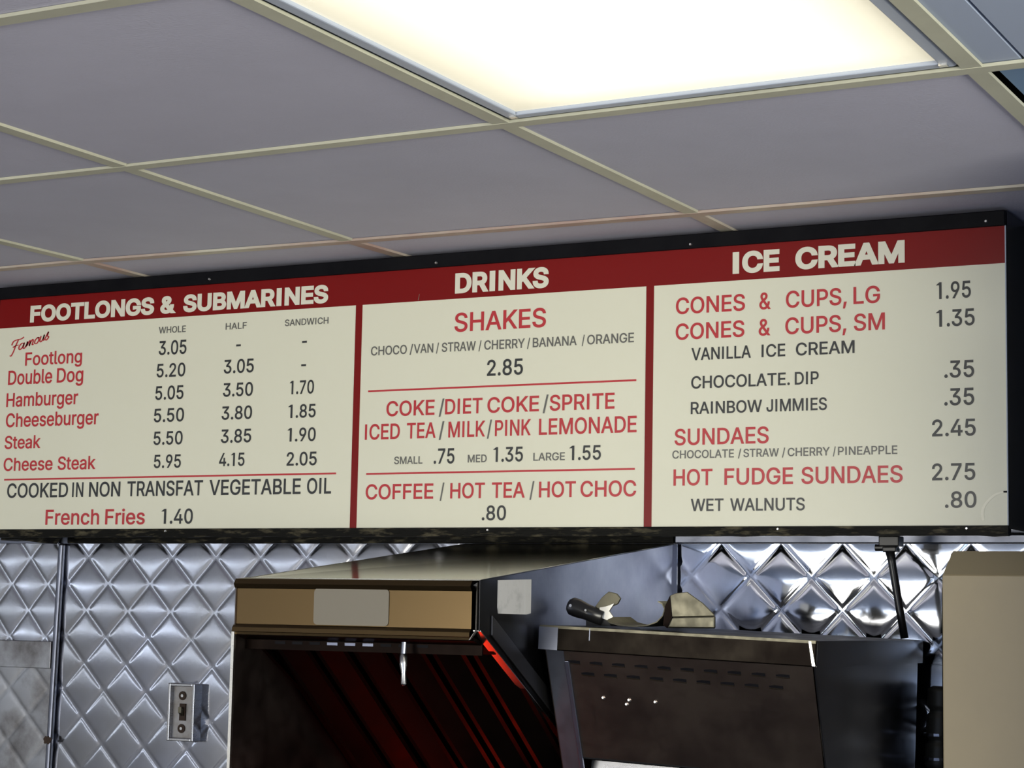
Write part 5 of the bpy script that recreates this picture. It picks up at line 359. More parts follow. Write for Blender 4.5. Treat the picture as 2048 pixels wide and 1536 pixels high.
BOLD = """& 448|-45,-44,197,197,169,219 -44,-41,169,219,153,241 -41,-39,153,241,142,249 -39,-38,142,249,138,254 -38,-36,138,254,131,262 -38,-36,346,518,344,516 -36,-32,131,262,117,275 -36,-32,344,516,341,513 -32,-29,117,275,110,284 -32,-29,341,513,339,511 -29,-22,110,284,93,301 -29,-22,339,511,333,505 -22,-20,93,301,90,306 -22,-20,333,505,331,503 -20,-10,90,306,72,323 -20,-10,331,503,323,495 -10,-8,72,495,69,493 -8,5,69,493,53,483 5,21,53,483,37,469 21,22,37,469,36,469 22,38,36,469,25,455 38,42,25,455,22,452 42,63,22,452,10,435 63,71,10,435,7,428 71,84,7,428,2,418 84,85,2,193,2,183 84,85,193,418,204,417 85,86,2,183,2,175 85,87,204,417,214,415 86,88,2,175,2,167 87,88,214,415,218,414 88,90,2,167,1,162 88,90,218,414,225,413 90,91,1,162,1,160 90,91,225,412,228,413 91,94,1,160,0,156 91,94,228,413,235,414 94,95,0,156,0,154 94,95,236,414,235,415 95,99,0,154,0,149 95,103,235,415,229,419 99,103,0,149,-1,145 103,106,-1,145,-2,143 103,106,229,419,226,420 106,108,-2,143,-2,141 106,108,226,420,224,421 108,109,-2,141,-2,141 108,109,224,421,224,422 109,113,-2,141,-2,139 109,113,224,422,220,424 113,118,-2,139,-3,137 113,118,220,424,216,426 118,122,-3,137,-3,136 118,122,216,426,213,428 122,124,-3,136,-3,135 122,124,213,428,211,429 124,130,-3,135,-4,135 124,130,211,429,206,432 130,137,-4,135,-4,135 130,131,206,432,205,432 131,133,205,432,204,433 133,137,204,433,200,434 137,141,-4,135,-4,136 137,141,200,434,197,435 141,143,-4,136,-4,137 141,143,197,435,195,436 143,148,-4,137,-3,139 143,148,195,436,191,437 148,152,-3,139,-3,141 148,152,191,437,188,438 152,153,-3,141,-3,142 152,154,188,438,186,438 153,154,-3,142,-3,142 154,160,-3,142,-2,147 154,160,186,438,181,440 160,165,-2,147,-1,151 160,165,181,440,177,441 165,168,-1,151,-1,154 165,168,177,441,174,441 168,172,-1,154,0,158 168,172,174,441,171,442 172,175,0,158,1,162 172,175,171,442,169,443 175,177,1,162,2,164 175,178,169,443,166,443 177,178,2,164,2,165 178,187,2,443,5,444 187,191,5,444,6,444 191,193,6,444,7,444 193,199,7,444,10,445 199,207,10,445,14,445 207,208,14,445,14,445 208,214,14,445,18,445 214,223,18,310,23,303 214,223,310,445,311,446 223,237,23,303,34,291 223,237,311,446,311,446 237,250,34,291,46,281 237,250,311,446,312,447 250,259,46,281,56,273 250,262,312,447,312,447 259,262,56,273,59,277 262,263,59,277,60,279 263,264,60,279,61,280 264,270,61,280,69,287 270,281,69,287,82,299 281,300,83,299,71,321 300,308,71,321,66,326 308,309,66,326,65,327 309,326,65,327,54,338 326,344,54,338,46,349 344,347,46,349,45,351 347,350,45,351,44,352 350,362,44,352,41,354 362,363,41,354,41,354 363,365,41,191,40,189 363,365,190,354,193,355 365,378,40,189,38,181 365,378,193,355,208,357 378,379,38,181,38,181 378,379,208,357,209,357 379,380,38,181,38,180 379,380,209,357,210,358 380,392,38,180,37,178 380,392,210,358,220,360 392,399,37,178,37,176 392,399,220,360,221,361 399,402,37,176,37,175 399,402,221,361,222,362 402,403,37,175,37,175 402,403,222,362,222,362 403,407,37,175,38,176 403,407,222,362,223,362 407,408,38,176,38,176 407,408,223,362,223,361 408,410,38,176,38,178 408,410,223,361,223,361 410,413,38,178,38,182 410,413,223,361,222,361 413,415,38,182,39,184 413,415,222,361,221,361 415,418,39,184,39,187 415,418,221,361,218,361 418,419,39,187,39,190 418,419,218,361,217,360 419,420,39,190,39,194 419,420,217,360,216,360 420,421,39,194,39,197 420,421,216,360,213,360 421,422,39,197,39,201 421,422,213,360,208,360 422,423,39,201,40,204 422,423,208,360,204,360 423,424,40,360,40,360 424,440,40,360,42,357 440,443,42,357,43,357 443,459,43,357,49,351 459,462,49,351,50,350 462,478,50,350,58,342 478,479,58,342,59,341 479,494,59,341,70,330 494,495,70,330,71,329 495,509,71,329,83,317 509,510,83,317,84,316 510,522,84,316,99,301 522,533,99,301,117,283 533,541,117,283,136,264 541,547,136,264,157,244 547,550,157,244,178,222 550,552,178,222,200,200
A 480|-38,104,-38,112,14,162 -38,104,368,517,317,465 104,237,14,465,62,416 237,290,62,208,81,227 237,290,270,416,251,397 290,328,81,227,95,239 290,328,251,397,239,383 328,360,95,383,107,371 360,361,107,371,107,371 361,547,107,371,175,303
B 456|-38,-37,22,247,22,278 -37,-33,22,278,22,308 -33,-26,22,308,22,336 -26,-17,22,336,22,361 -17,-4,22,361,22,383 -4,10,22,383,22,403 10,28,22,403,22,419 28,47,22,419,22,433 47,68,22,433,22,443 68,90,22,443,22,450 90,95,22,450,22,451 95,193,22,163,22,163 95,96,244,451,268,451 96,99,268,451,286,452 99,104,286,452,298,453 104,109,298,453,305,454 109,113,305,454,308,455 113,115,308,455,310,455 115,121,310,455,314,455 121,128,314,455,316,456 128,136,316,456,317,456 136,144,317,456,317,456 144,151,317,456,315,455 151,158,315,455,313,455 158,159,313,455,312,455 159,164,312,455,310,454 164,170,310,454,306,453 170,175,306,453,301,452 175,180,301,452,295,451 180,181,295,451,293,451 181,184,293,451,288,450 184,188,288,450,280,449 188,190,280,449,271,448 190,192,271,448,260,448 192,193,260,448,247,448 193,202,22,448,22,445 202,222,22,445,22,436 222,238,22,436,22,425 238,242,22,425,22,422 242,253,22,422,22,413 253,264,22,413,22,401 264,266,22,401,22,399 266,269,22,399,22,395 269,278,22,395,22,404 278,286,22,404,22,410 286,288,22,410,22,412 288,293,22,412,22,415 293,295,22,352,22,345 293,295,353,415,353,416 295,298,22,345,22,335 295,298,353,416,335,418 298,319,22,418,22,428 319,323,22,428,22,429 323,414,22,163,22,163 323,324,237,429,248,429 324,325,248,429,256,429 325,327,256,429,264,430 327,330,264,430,272,431 330,334,272,431,278,432 334,336,278,432,280,432 336,338,280,432,283,432 338,342,283,432,288,433 342,352,288,433,294,435 352,358,294,435,296,435 358,364,296,435,297,435 364,372,297,435,298,436 372,374,298,436,298,436 374,381,298,436,297,436 381,389,297,436,295,435 389,395,295,435,291,435 395,397,291,435,289,435 397,401,289,435,286,434 401,406,286,434,280,433 406,410,280,433,271,433 410,413,271,433,258,432 413,414,258,432,239,432 414,419,22,432,22,431 419,440,22,431,22,424 440,461,22,424,22,414 461,480,22,414,22,401 480,497,22,401,22,385 497,512,22,385,22,367 512,525,22,367,22,346 525,535,22,346,22,323 535,541,22,323,22,297 541,545,22,297,22,270 545,547,22,270,22,242
C 510|-45,-44,267,267,248,289 -44,-43,248,289,230,300 -43,-42,230,300,225,311 -42,-37,225,311,200,332 -37,-36,200,332,195,336 -36,-31,195,336,181,353 -31,-24,181,353,162,372 -24,-15,162,372,145,391 -15,-7,145,391,130,404 -7,-4,130,404,126,409 -4,8,126,409,108,426 8,13,108,426,101,432 13,22,101,432,92,442 22,37,92,442,77,456 37,38,77,456,76,457 38,54,76,457,63,469 54,66,63,469,54,477 66,71,54,477,51,481 71,91,51,481,40,491 91,92,40,266,39,250 91,92,266,491,272,491 92,95,39,250,38,234 92,95,272,491,291,493 95,97,38,234,37,229 95,97,291,493,304,493 97,98,37,229,36,226 97,98,304,493,306,494 98,101,36,226,35,218 98,101,306,494,312,495 101,108,35,218,32,204 101,108,312,495,326,498 108,111,32,204,30,200 108,111,326,498,332,499 111,112,30,200,30,199 111,112,332,499,334,499 112,118,30,199,27,191 112,130,334,499,352,505 118,130,27,191,22,180 130,132,22,180,21,178 130,132,352,505,354,506 132,133,21,178,21,178 132,133,354,506,355,506 133,135,21,178,20,176 133,135,355,506,357,507 135,144,20,176,18,169 135,144,357,507,361,509 144,161,18,169,13,159 144,171,361,509,372,514 161,171,13,159,10,155 171,180,10,155,9,152 171,180,372,514,376,516 180,198,9,152,6,147 180,198,376,516,383,520 198,202,6,147,5,146 202,211,5,146,4,145 211,226,4,145,3,143 226,254,3,143,2,141 254,282,2,141,3,143 282,297,3,143,4,145 297,306,4,145,5,146 306,310,5,146,6,147 310,328,6,147,9,152 310,328,379,520,374,516 328,337,9,152,10,155 328,347,374,516,370,512 337,347,10,155,13,159 347,350,13,159,14,161 347,350,370,512,369,512 350,359,14,161,16,166 350,359,369,512,365,510 359,364,16,166,18,169 359,364,365,510,363,509 364,366,18,169,18,170 364,366,363,509,362,508 366,371,18,170,20,174 366,371,362,508,359,507 371,375,20,174,21,176 371,375,359,507,355,506 375,377,21,176,22,178 375,377,355,506,353,506 377,379,22,178,23,179 377,379,353,506,351,505 379,390,23,179,27,191 379,390,351,505,341,502 390,397,27,191,30,200 390,397,341,502,334,499 397,398,30,200,31,201 397,398,334,499,332,499 398,400,31,201,32,204 398,400,332,499,328,498 400,408,32,204,35,218 400,408,328,498,312,495 408,412,35,218,37,230 408,410,312,495,308,494 410,412,308,494,304,494 412,413,37,230,38,233 412,413,304,494,298,493 413,417,38,233,40,250 413,417,298,493,272,492 417,418,40,250,40,266 417,418,272,492,266,491 418,419,40,491,41,491 419,438,41,491,52,481 438,442,52,481,54,478 442,455,54,478,64,469 455,470,64,469,76,458 470,487,76,458,93,441 487,495,93,441,101,432 495,501,101,432,109,426 501,513,109,426,126,409 513,516,126,409,130,404 516,524,130,404,145,391 524,533,145,391,162,372 533,540,162,372,183,352 540,544,183,352,195,339 544,546,195,339,205,332 546,550,205,332,225,311 550,551,225,311,230,304 551,553,230,304,255,289 553,554,255,289,267,267
D 502|-38,-36,22,220,22,260 -36,-29,22,260,22,299 -29,-18,22,299,22,336 -18,-2,22,336,22,369 -2,18,22,369,22,400 18,42,22,400,22,426 42,70,22,426,22,449 70,95,22,449,22,463 95,414,22,163,22,163 95,96,214,463,240,464 96,100,240,464,263,466 100,102,263,466,269,467 102,106,269,467,282,469 106,114,282,469,299,472 114,124,299,472,313,477 124,135,313,477,325,482 135,136,325,482,326,482 136,149,326,482,336,485 149,165,336,485,344,490 165,174,344,490,347,492 174,184,347,492,351,494 184,205,351,494,357,497 205,213,357,497,358,498 213,229,358,498,360,499 229,255,360,499,361,500 255,281,361,500,360,499 281,297,360,499,358,498 297,305,358,498,357,497 305,326,357,497,352,494 326,337,352,494,348,492 337,345,348,492,345,490 345,361,345,490,336,486 361,374,336,486,326,482 374,386,326,482,314,477 386,395,314,477,300,473 395,403,300,473,284,470 403,408,284,470,269,468 408,409,269,468,266,467 409,412,266,467,245,466 412,414,245,466,220,464 414,439,22,464,22,449 439,467,22,449,22,427 467,491,22,427,22,401 491,511,22,401,22,371 511,527,22,371,22,339 527,538,22,339,22,303 538,545,22,303,22,265 545,547,22,265,22,226
E 419|-38,95,22,413,22,413 95,191,22,163,22,163 191,324,22,393,22,393 324,414,22,163,22,163 414,547,22,410,22,410
F 410|-38,183,22,163,22,163 183,316,22,384,22,384 316,414,22,163,22,163 414,547,22,407,22,407
G 520|-45,-43,269,269,231,302 -43,-37,231,302,200,335 -37,-36,200,335,195,338 -36,-28,195,338,172,366 -28,-24,172,366,161,375 -24,-15,161,375,144,395 -15,-7,144,395,129,407 -7,2,129,407,117,421 2,14,117,421,101,435 14,22,101,435,92,445 22,38,92,445,75,460 38,45,75,460,70,466 45,67,70,466,53,481 67,72,53,481,50,484 72,91,50,484,40,493 91,92,40,269,39,251 91,92,269,493,285,494 92,94,39,251,38,242 92,94,285,494,300,495 94,96,38,242,37,234 94,96,300,495,306,496 96,99,37,234,35,225 96,99,306,496,314,497 99,101,35,225,34,219 99,101,314,497,319,498 101,104,34,219,33,214 101,104,319,498,326,499 104,109,33,214,31,205 104,109,326,499,333,501 109,112,31,205,29,200 109,112,333,501,337,502 112,118,29,200,27,191 112,118,337,502,344,503 118,120,27,191,26,189 118,120,344,503,347,504 120,130,26,189,22,180 120,130,347,504,355,507 130,132,22,180,21,179 130,132,355,507,356,508 132,134,21,179,20,177 132,134,356,508,358,508 134,142,20,177,18,171 134,142,358,508,363,510 142,145,18,171,17,169 142,145,363,510,364,510 145,154,17,169,15,163 145,154,364,510,369,512 154,161,15,163,13,159 154,161,369,512,371,513 161,165,13,159,12,158 161,165,245,245,245,268 161,165,371,513,372,514 165,169,12,158,11,156 165,169,245,268,245,292 165,169,372,514,373,514 169,172,11,156,10,155 169,172,245,292,245,309 169,172,373,514,374,514 172,180,10,155,9,152 172,180,245,309,245,356 172,180,374,514,375,515 180,183,9,152,8,151 180,183,245,356,245,374 180,183,375,515,376,515 183,185,8,151,8,151 183,185,245,515,245,515 185,197,8,151,6,147 185,197,245,515,245,516 197,199,6,147,6,147 197,294,245,516,245,516 199,202,6,147,6,146 202,212,6,146,4,145 212,227,4,145,3,143 227,247,3,143,2,142 247,254,2,142,2,141 254,282,2,141,3,143 282,294,3,143,4,144 294,297,4,144,4,145 297,307,4,145,6,146 307,311,6,146,6,147 311,328,6,147,9,152 311,337,384,522,372,516 328,337,9,152,10,155 337,348,10,155,13,159 337,348,372,516,366,514 348,365,13,159,17,169 348,365,366,514,358,510 365,372,17,169,19,174 365,372,358,510,355,508 372,375,19,174,20,176 372,375,355,508,352,507 375,377,20,176,21,178 375,377,352,507,350,507 377,379,21,178,22,179 377,379,350,507,349,506 379,391,22,179,27,191 379,391,349,506,338,502 391,396,27,191,29,198 391,396,338,502,333,500 396,397,29,198,29,200 396,397,333,500,331,500 397,400,29,200,31,204 397,400,331,500,326,499 400,408,31,204,34,218 400,408,326,499,310,496 408,410,34,218,35,224 408,410,310,496,307,495 410,412,35,224,36,229 410,412,307,495,303,494 412,413,36,229,37,232 412,413,303,494,296,494 413,417,37,232,39,248 413,417,296,494,270,492 417,418,39,248,40,264 417,418,270,492,264,491 418,436,40,491,50,482 436,442,50,482,53,478 442,453,53,478,62,470 453,470,62,470,75,457 470,485,75,457,90,443 485,495,90,443,100,432 495,499,100,432,106,427 499,511,106,427,122,410 511,516,122,410,129,402 516,522,129,402,141,392 522,532,141,392,160,373 532,540,160,373,182,353 540,544,182,353,193,339 544,546,193,339,203,332 546,550,203,332,223,310 550,551,223,310,228,303 551,553,228,303,252,288 553,554,252,288,264,264
I 300|-38,547,66,228,66,228
K 467|-38,155,22,163,22,163 -38,155,353,522,216,385 155,186,22,163,22,193 155,186,216,385,193,362 186,194,22,362,22,357 194,225,22,357,22,335 225,229,22,335,22,332 229,230,22,332,22,331 230,236,22,331,22,327 236,237,22,327,22,326 237,285,22,326,22,292 285,289,22,292,22,295 289,328,22,295,22,332 328,334,22,332,22,337 334,347,22,337,22,350 347,547,22,163,22,163 347,370,163,350,184,371 370,372,184,371,186,373 372,547,186,373,347,536
L 393|-38,95,22,399,22,399 95,547,22,163,22,163
M 628|-38,214,22,160,22,160 -38,94,260,368,208,420 -38,213,466,606,466,606 94,95,208,420,207,420 95,133,207,420,192,435 133,134,192,435,192,435 134,194,192,435,168,459 194,200,168,315,166,313 194,200,315,459,317,461 200,213,166,313,160,308 200,213,317,461,322,466 213,214,160,308,160,308 213,214,322,606,322,606 214,277,22,308,22,283 214,277,322,606,347,606 277,291,22,283,22,278 277,308,347,606,358,606 291,308,22,278,22,271 308,309,22,271,22,271 308,309,358,606,359,606 309,327,22,271,22,264 309,327,359,606,366,606 327,329,22,264,22,263 327,329,366,606,366,606 329,349,22,263,22,255 329,349,366,606,374,606 349,350,22,255,22,255 349,350,374,606,374,606 350,369,22,255,22,247 350,369,374,606,382,606 369,372,22,247,22,246 369,372,382,606,383,606 372,395,22,246,22,237 372,395,383,606,392,606 395,398,22,237,22,236 395,398,392,606,393,606 398,414,22,236,22,230 398,414,393,606,399,606 414,417,22,230,22,229 414,417,399,606,400,606 417,547,22,229,22,178 417,547,400,606,450,606
N 523|-38,281,22,163,22,163 -38,10,366,501,335,501 10,25,335,501,326,501 25,225,326,501,199,501 225,281,199,361,163,326 225,547,361,501,361,501 281,291,22,326,22,319 291,311,22,319,22,307 311,329,22,307,22,295 329,482,22,295,22,198 482,497,22,198,22,189 497,547,22,189,22,157
O 533|-45,-43,267,267,230,304 -43,-36,230,304,195,339 -36,-24,195,339,162,372 -24,-7,162,372,130,404 -7,13,130,404,102,432 13,38,102,432,76,458 38,66,76,458,54,479 66,91,54,479,40,494 91,92,40,267,39,250 91,92,267,494,284,494 92,95,39,250,38,234 92,95,284,494,300,496 95,98,38,234,36,226 95,98,300,496,308,498 98,101,36,226,35,219 98,101,308,498,315,499 101,108,35,219,32,205 101,108,315,499,329,502 108,118,32,205,27,191 108,118,329,502,342,507 118,129,27,191,23,181 118,129,342,507,354,511 129,130,23,181,22,180 129,130,354,511,355,512 130,133,22,180,21,178 130,133,355,512,357,513 133,144,21,178,18,169 133,144,357,513,365,516 144,161,18,169,13,160 144,161,365,516,374,520 161,171,13,160,10,156 161,171,374,520,378,523 171,180,10,156,9,152 171,180,378,523,382,524 180,202,9,152,5,146 180,202,382,524,387,528 202,211,5,146,4,145 202,211,387,528,388,529 211,226,4,145,3,143 211,226,388,529,391,530 226,254,3,143,2,141 226,254,391,530,392,531 254,282,2,141,3,143 254,282,392,531,391,530 282,297,3,143,4,145 282,297,391,530,389,529 297,307,4,145,6,146 297,307,389,529,387,528 307,329,6,146,9,152 307,329,387,528,382,524 329,337,9,152,10,155 329,337,382,524,379,523 337,348,10,155,13,160 337,348,379,523,374,520 348,365,13,160,18,169 348,365,374,520,365,516 365,375,18,169,21,177 365,375,365,516,357,513 375,379,21,177,23,180 375,379,357,513,354,511 379,391,23,180,28,191 379,391,354,511,342,506 391,400,28,191,32,205 391,400,342,506,329,502 400,408,32,205,35,219 400,408,329,502,315,499 408,410,35,219,36,225 408,410,315,499,309,498 410,413,36,225,38,234 410,413,309,498,300,496 413,417,38,234,40,250 413,417,300,496,284,494 417,418,40,250,40,267 417,418,284,494,267,493 418,442,40,493,54,479 442,470,54,479,76,458 470,495,76,458,102,432 495,516,102,432,130,404 516,532,130,404,162,372 532,544,162,372,195,339 544,551,195,339,230,304 551,554,230,304,267,267
R 449|-38,160,22,163,22,163 -38,160,330,492,224,384 160,161,22,384,22,383 161,165,22,383,22,381 165,173,22,381,22,376 173,193,22,376,22,366 193,197,22,366,22,373 197,213,22,373,22,393 213,232,22,393,22,410 232,253,22,410,22,424 253,276,22,424,22,434 276,293,22,434,22,440 293,414,22,163,22,163 293,294,233,440,249,440 294,295,249,440,262,440 295,298,262,440,273,441 298,300,273,441,278,442 300,301,278,442,281,442 301,305,281,442,288,443 305,309,288,443,293,443 309,313,293,443,297,444 313,318,297,444,300,445 318,325,300,445,303,446 325,326,303,446,303,446 326,333,303,446,305,446 333,342,305,446,307,447 342,363,307,447,307,447 363,372,307,447,305,446 372,378,305,446,304,446 378,380,304,446,303,446 380,387,303,446,300,445 387,393,300,445,297,444 393,397,297,444,292,443 397,402,292,443,287,442 402,405,287,442,281,442 405,409,281,442,272,440 409,412,272,440,262,439 412,413,262,439,249,439 413,414,249,439,232,439 414,428,22,439,22,434 428,451,22,434,22,424 451,473,22,424,22,410 473,492,22,410,22,393 492,509,22,393,22,373 509,522,22,373,22,351 522,533,22,351,22,325 533,541,22,325,22,297 541,545,22,297,22,268 545,547,22,268,22,237
S 447|-47,-46,224,224,194,255 -46,-42,194,255,165,279 -42,-41,165,279,161,285 -41,-35,161,285,138,309 -35,-34,138,309,135,313 -34,-26,135,313,112,334 -26,-24,112,334,108,339 -24,-13,108,339,89,359 -13,-11,89,359,86,363 -11,1,86,363,67,380 1,4,67,380,64,384 4,19,64,384,49,400 19,22,49,400,46,403 22,38,46,403,33,414 38,43,33,414,30,418 43,60,30,418,20,428 60,65,20,428,18,431 65,83,18,431,10,437 83,87,10,437,9,439 87,88,9,224,9,212 87,89,224,439,250,439 88,89,9,212,8,200 89,91,8,200,8,190 89,91,250,439,257,440 91,92,8,190,7,187 91,92,257,440,261,440 92,94,7,187,7,180 92,94,261,440,266,440 94,96,7,180,6,176 94,96,266,440,272,441 96,98,6,176,6,171 96,98,272,441,276,441 98,100,6,171,5,168 98,100,276,441,281,442 100,102,5,168,5,164 100,102,281,442,284,442 102,105,5,164,4,160 102,105,284,442,288,443 105,107,4,160,3,158 105,107,288,443,290,444 107,112,3,158,3,153 107,108,290,444,292,444 108,110,292,444,294,444 110,112,294,444,296,445 112,113,3,153,2,152 112,115,296,445,299,445 113,115,2,152,2,151 115,118,2,151,2,149 115,121,299,445,303,445 118,121,2,149,1,148 121,124,1,148,1,146 121,124,303,445,304,445 124,126,1,146,1,145 124,126,304,445,305,446 126,131,1,145,0,144 126,131,305,446,307,446 131,132,0,144,0,144 131,145,307,446,307,446 132,138,0,144,-1,143 138,139,-1,143,-1,143 139,145,-1,143,-1,142 145,149,-1,142,-2,141 145,149,307,446,306,446 149,152,-2,141,-2,141 149,152,306,446,305,445 152,154,-2,141,-2,140 152,158,305,445,299,445 154,158,-2,140,-3,140 158,160,-3,140,-3,139 158,160,299,445,296,445 160,162,-3,139,-3,139 160,162,296,445,294,445 162,166,-3,139,-4,138 162,166,294,445,288,444 166,169,-4,138,-4,138 166,169,288,444,281,444 169,175,-4,138,-5,137 169,175,281,444,264,443 175,180,264,443,250,442 180,186,250,442,233,440 186,199,233,440,187,436 199,203,187,436,173,434 203,213,173,434,140,429 213,216,140,429,134,428 216,227,134,428,110,421 227,231,110,421,103,418 231,243,103,418,83,409 243,245,83,409,81,407 245,257,81,407,66,395 257,262,66,395,60,389 262,269,60,389,54,380 269,285,54,380,40,352 285,299,40,352,32,327 299,312,32,327,25,287 312,316,25,287,24,275 316,330,24,275,20,224 330,340,20,224,17,193 340,343,17,193,17,184 340,341,306,443,306,443 341,343,306,443,305,443 343,347,17,184,16,176 343,347,305,443,305,442 347,351,16,176,16,169 347,351,305,442,304,442 351,355,16,169,16,163 351,355,304,442,303,441 355,360,16,163,15,159 355,360,303,441,302,441 360,363,15,159,15,156 360,363,302,441,301,440 363,366,15,156,15,155 363,366,301,440,301,440 366,370,15,155,14,154 366,370,301,440,300,440 370,372,14,154,14,154 370,372,300,440,299,440 372,376,14,154,14,153 372,376,299,440,299,439 376,381,14,153,15,154 376,381,299,439,298,439 381,384,15,154,15,154 381,384,298,439,297,438 384,387,15,154,15,155 384,387,297,438,296,438 387,391,15,155,15,157 387,391,296,438,294,437 391,392,15,157,15,158 391,392,294,437,294,437 392,396,15,158,16,160 392,396,294,437,291,437 396,399,16,160,16,162 396,399,291,437,288,437 399,400,16,162,16,163 399,400,288,437,287,436 400,404,16,163,17,167 400,404,287,436,282,436 404,405,17,167,17,168 404,406,282,436,280,436 405,406,17,168,17,170 406,412,17,170,19,180 406,412,280,436,270,434 412,413,19,180,19,182 412,413,270,434,267,434 413,416,19,182,19,191 413,416,267,434,257,433 416,418,19,191,20,201 416,418,257,433,247,432 418,419,20,201,20,206 418,419,247,432,242,432 419,420,20,206,20,212 419,420,242,432,225,432 420,424,20,432,21,431 424,428,21,431,23,430 428,448,23,430,31,422 448,450,31,422,32,421 450,470,32,421,44,409 470,471,44,409,45,408 471,489,45,408,60,394 489,490,60,394,61,393 490,506,61,393,78,375 506,520,78,375,98,354 520,521,98,354,99,352 521,532,99,352,120,332 532,533,120,332,122,330 533,542,122,330,147,308 542,548,147,308,172,282 548,552,172,282,199,255 552,554,199,255,227,227
T 449|-38,414,155,295,155,295 414,547,-6,455,-6,455
U 517|-46,-45,259,259,226,292 -45,-39,226,292,194,323 -39,-31,194,323,164,353 -31,-18,164,353,136,381 -18,-3,136,381,111,406 -3,15,111,406,88,429 15,37,88,429,69,449 37,60,69,449,52,465 60,86,52,465,39,478 86,90,39,478,38,479 90,93,38,243,36,229 90,93,275,479,289,480 93,96,36,229,35,216 93,96,289,480,302,482 96,101,35,216,34,205 96,101,302,482,312,483 101,108,34,205,31,195 101,108,312,483,322,486 108,114,31,195,29,188 108,114,322,486,329,488 114,115,29,188,29,187 114,115,329,488,330,488 115,123,29,187,27,180 115,123,330,488,337,490 123,132,27,180,26,174 123,132,337,490,343,491 132,142,26,174,24,169 132,142,343,491,348,493 142,143,24,169,24,169 142,143,348,493,348,493 143,153,24,169,23,165 143,153,348,493,352,494 153,165,23,165,22,163 153,165,352,494,354,495 165,172,22,163,22,162 165,172,354,495,354,495 172,547,22,162,22,162 172,179,354,495,355,495 179,547,355,495,355,495"""
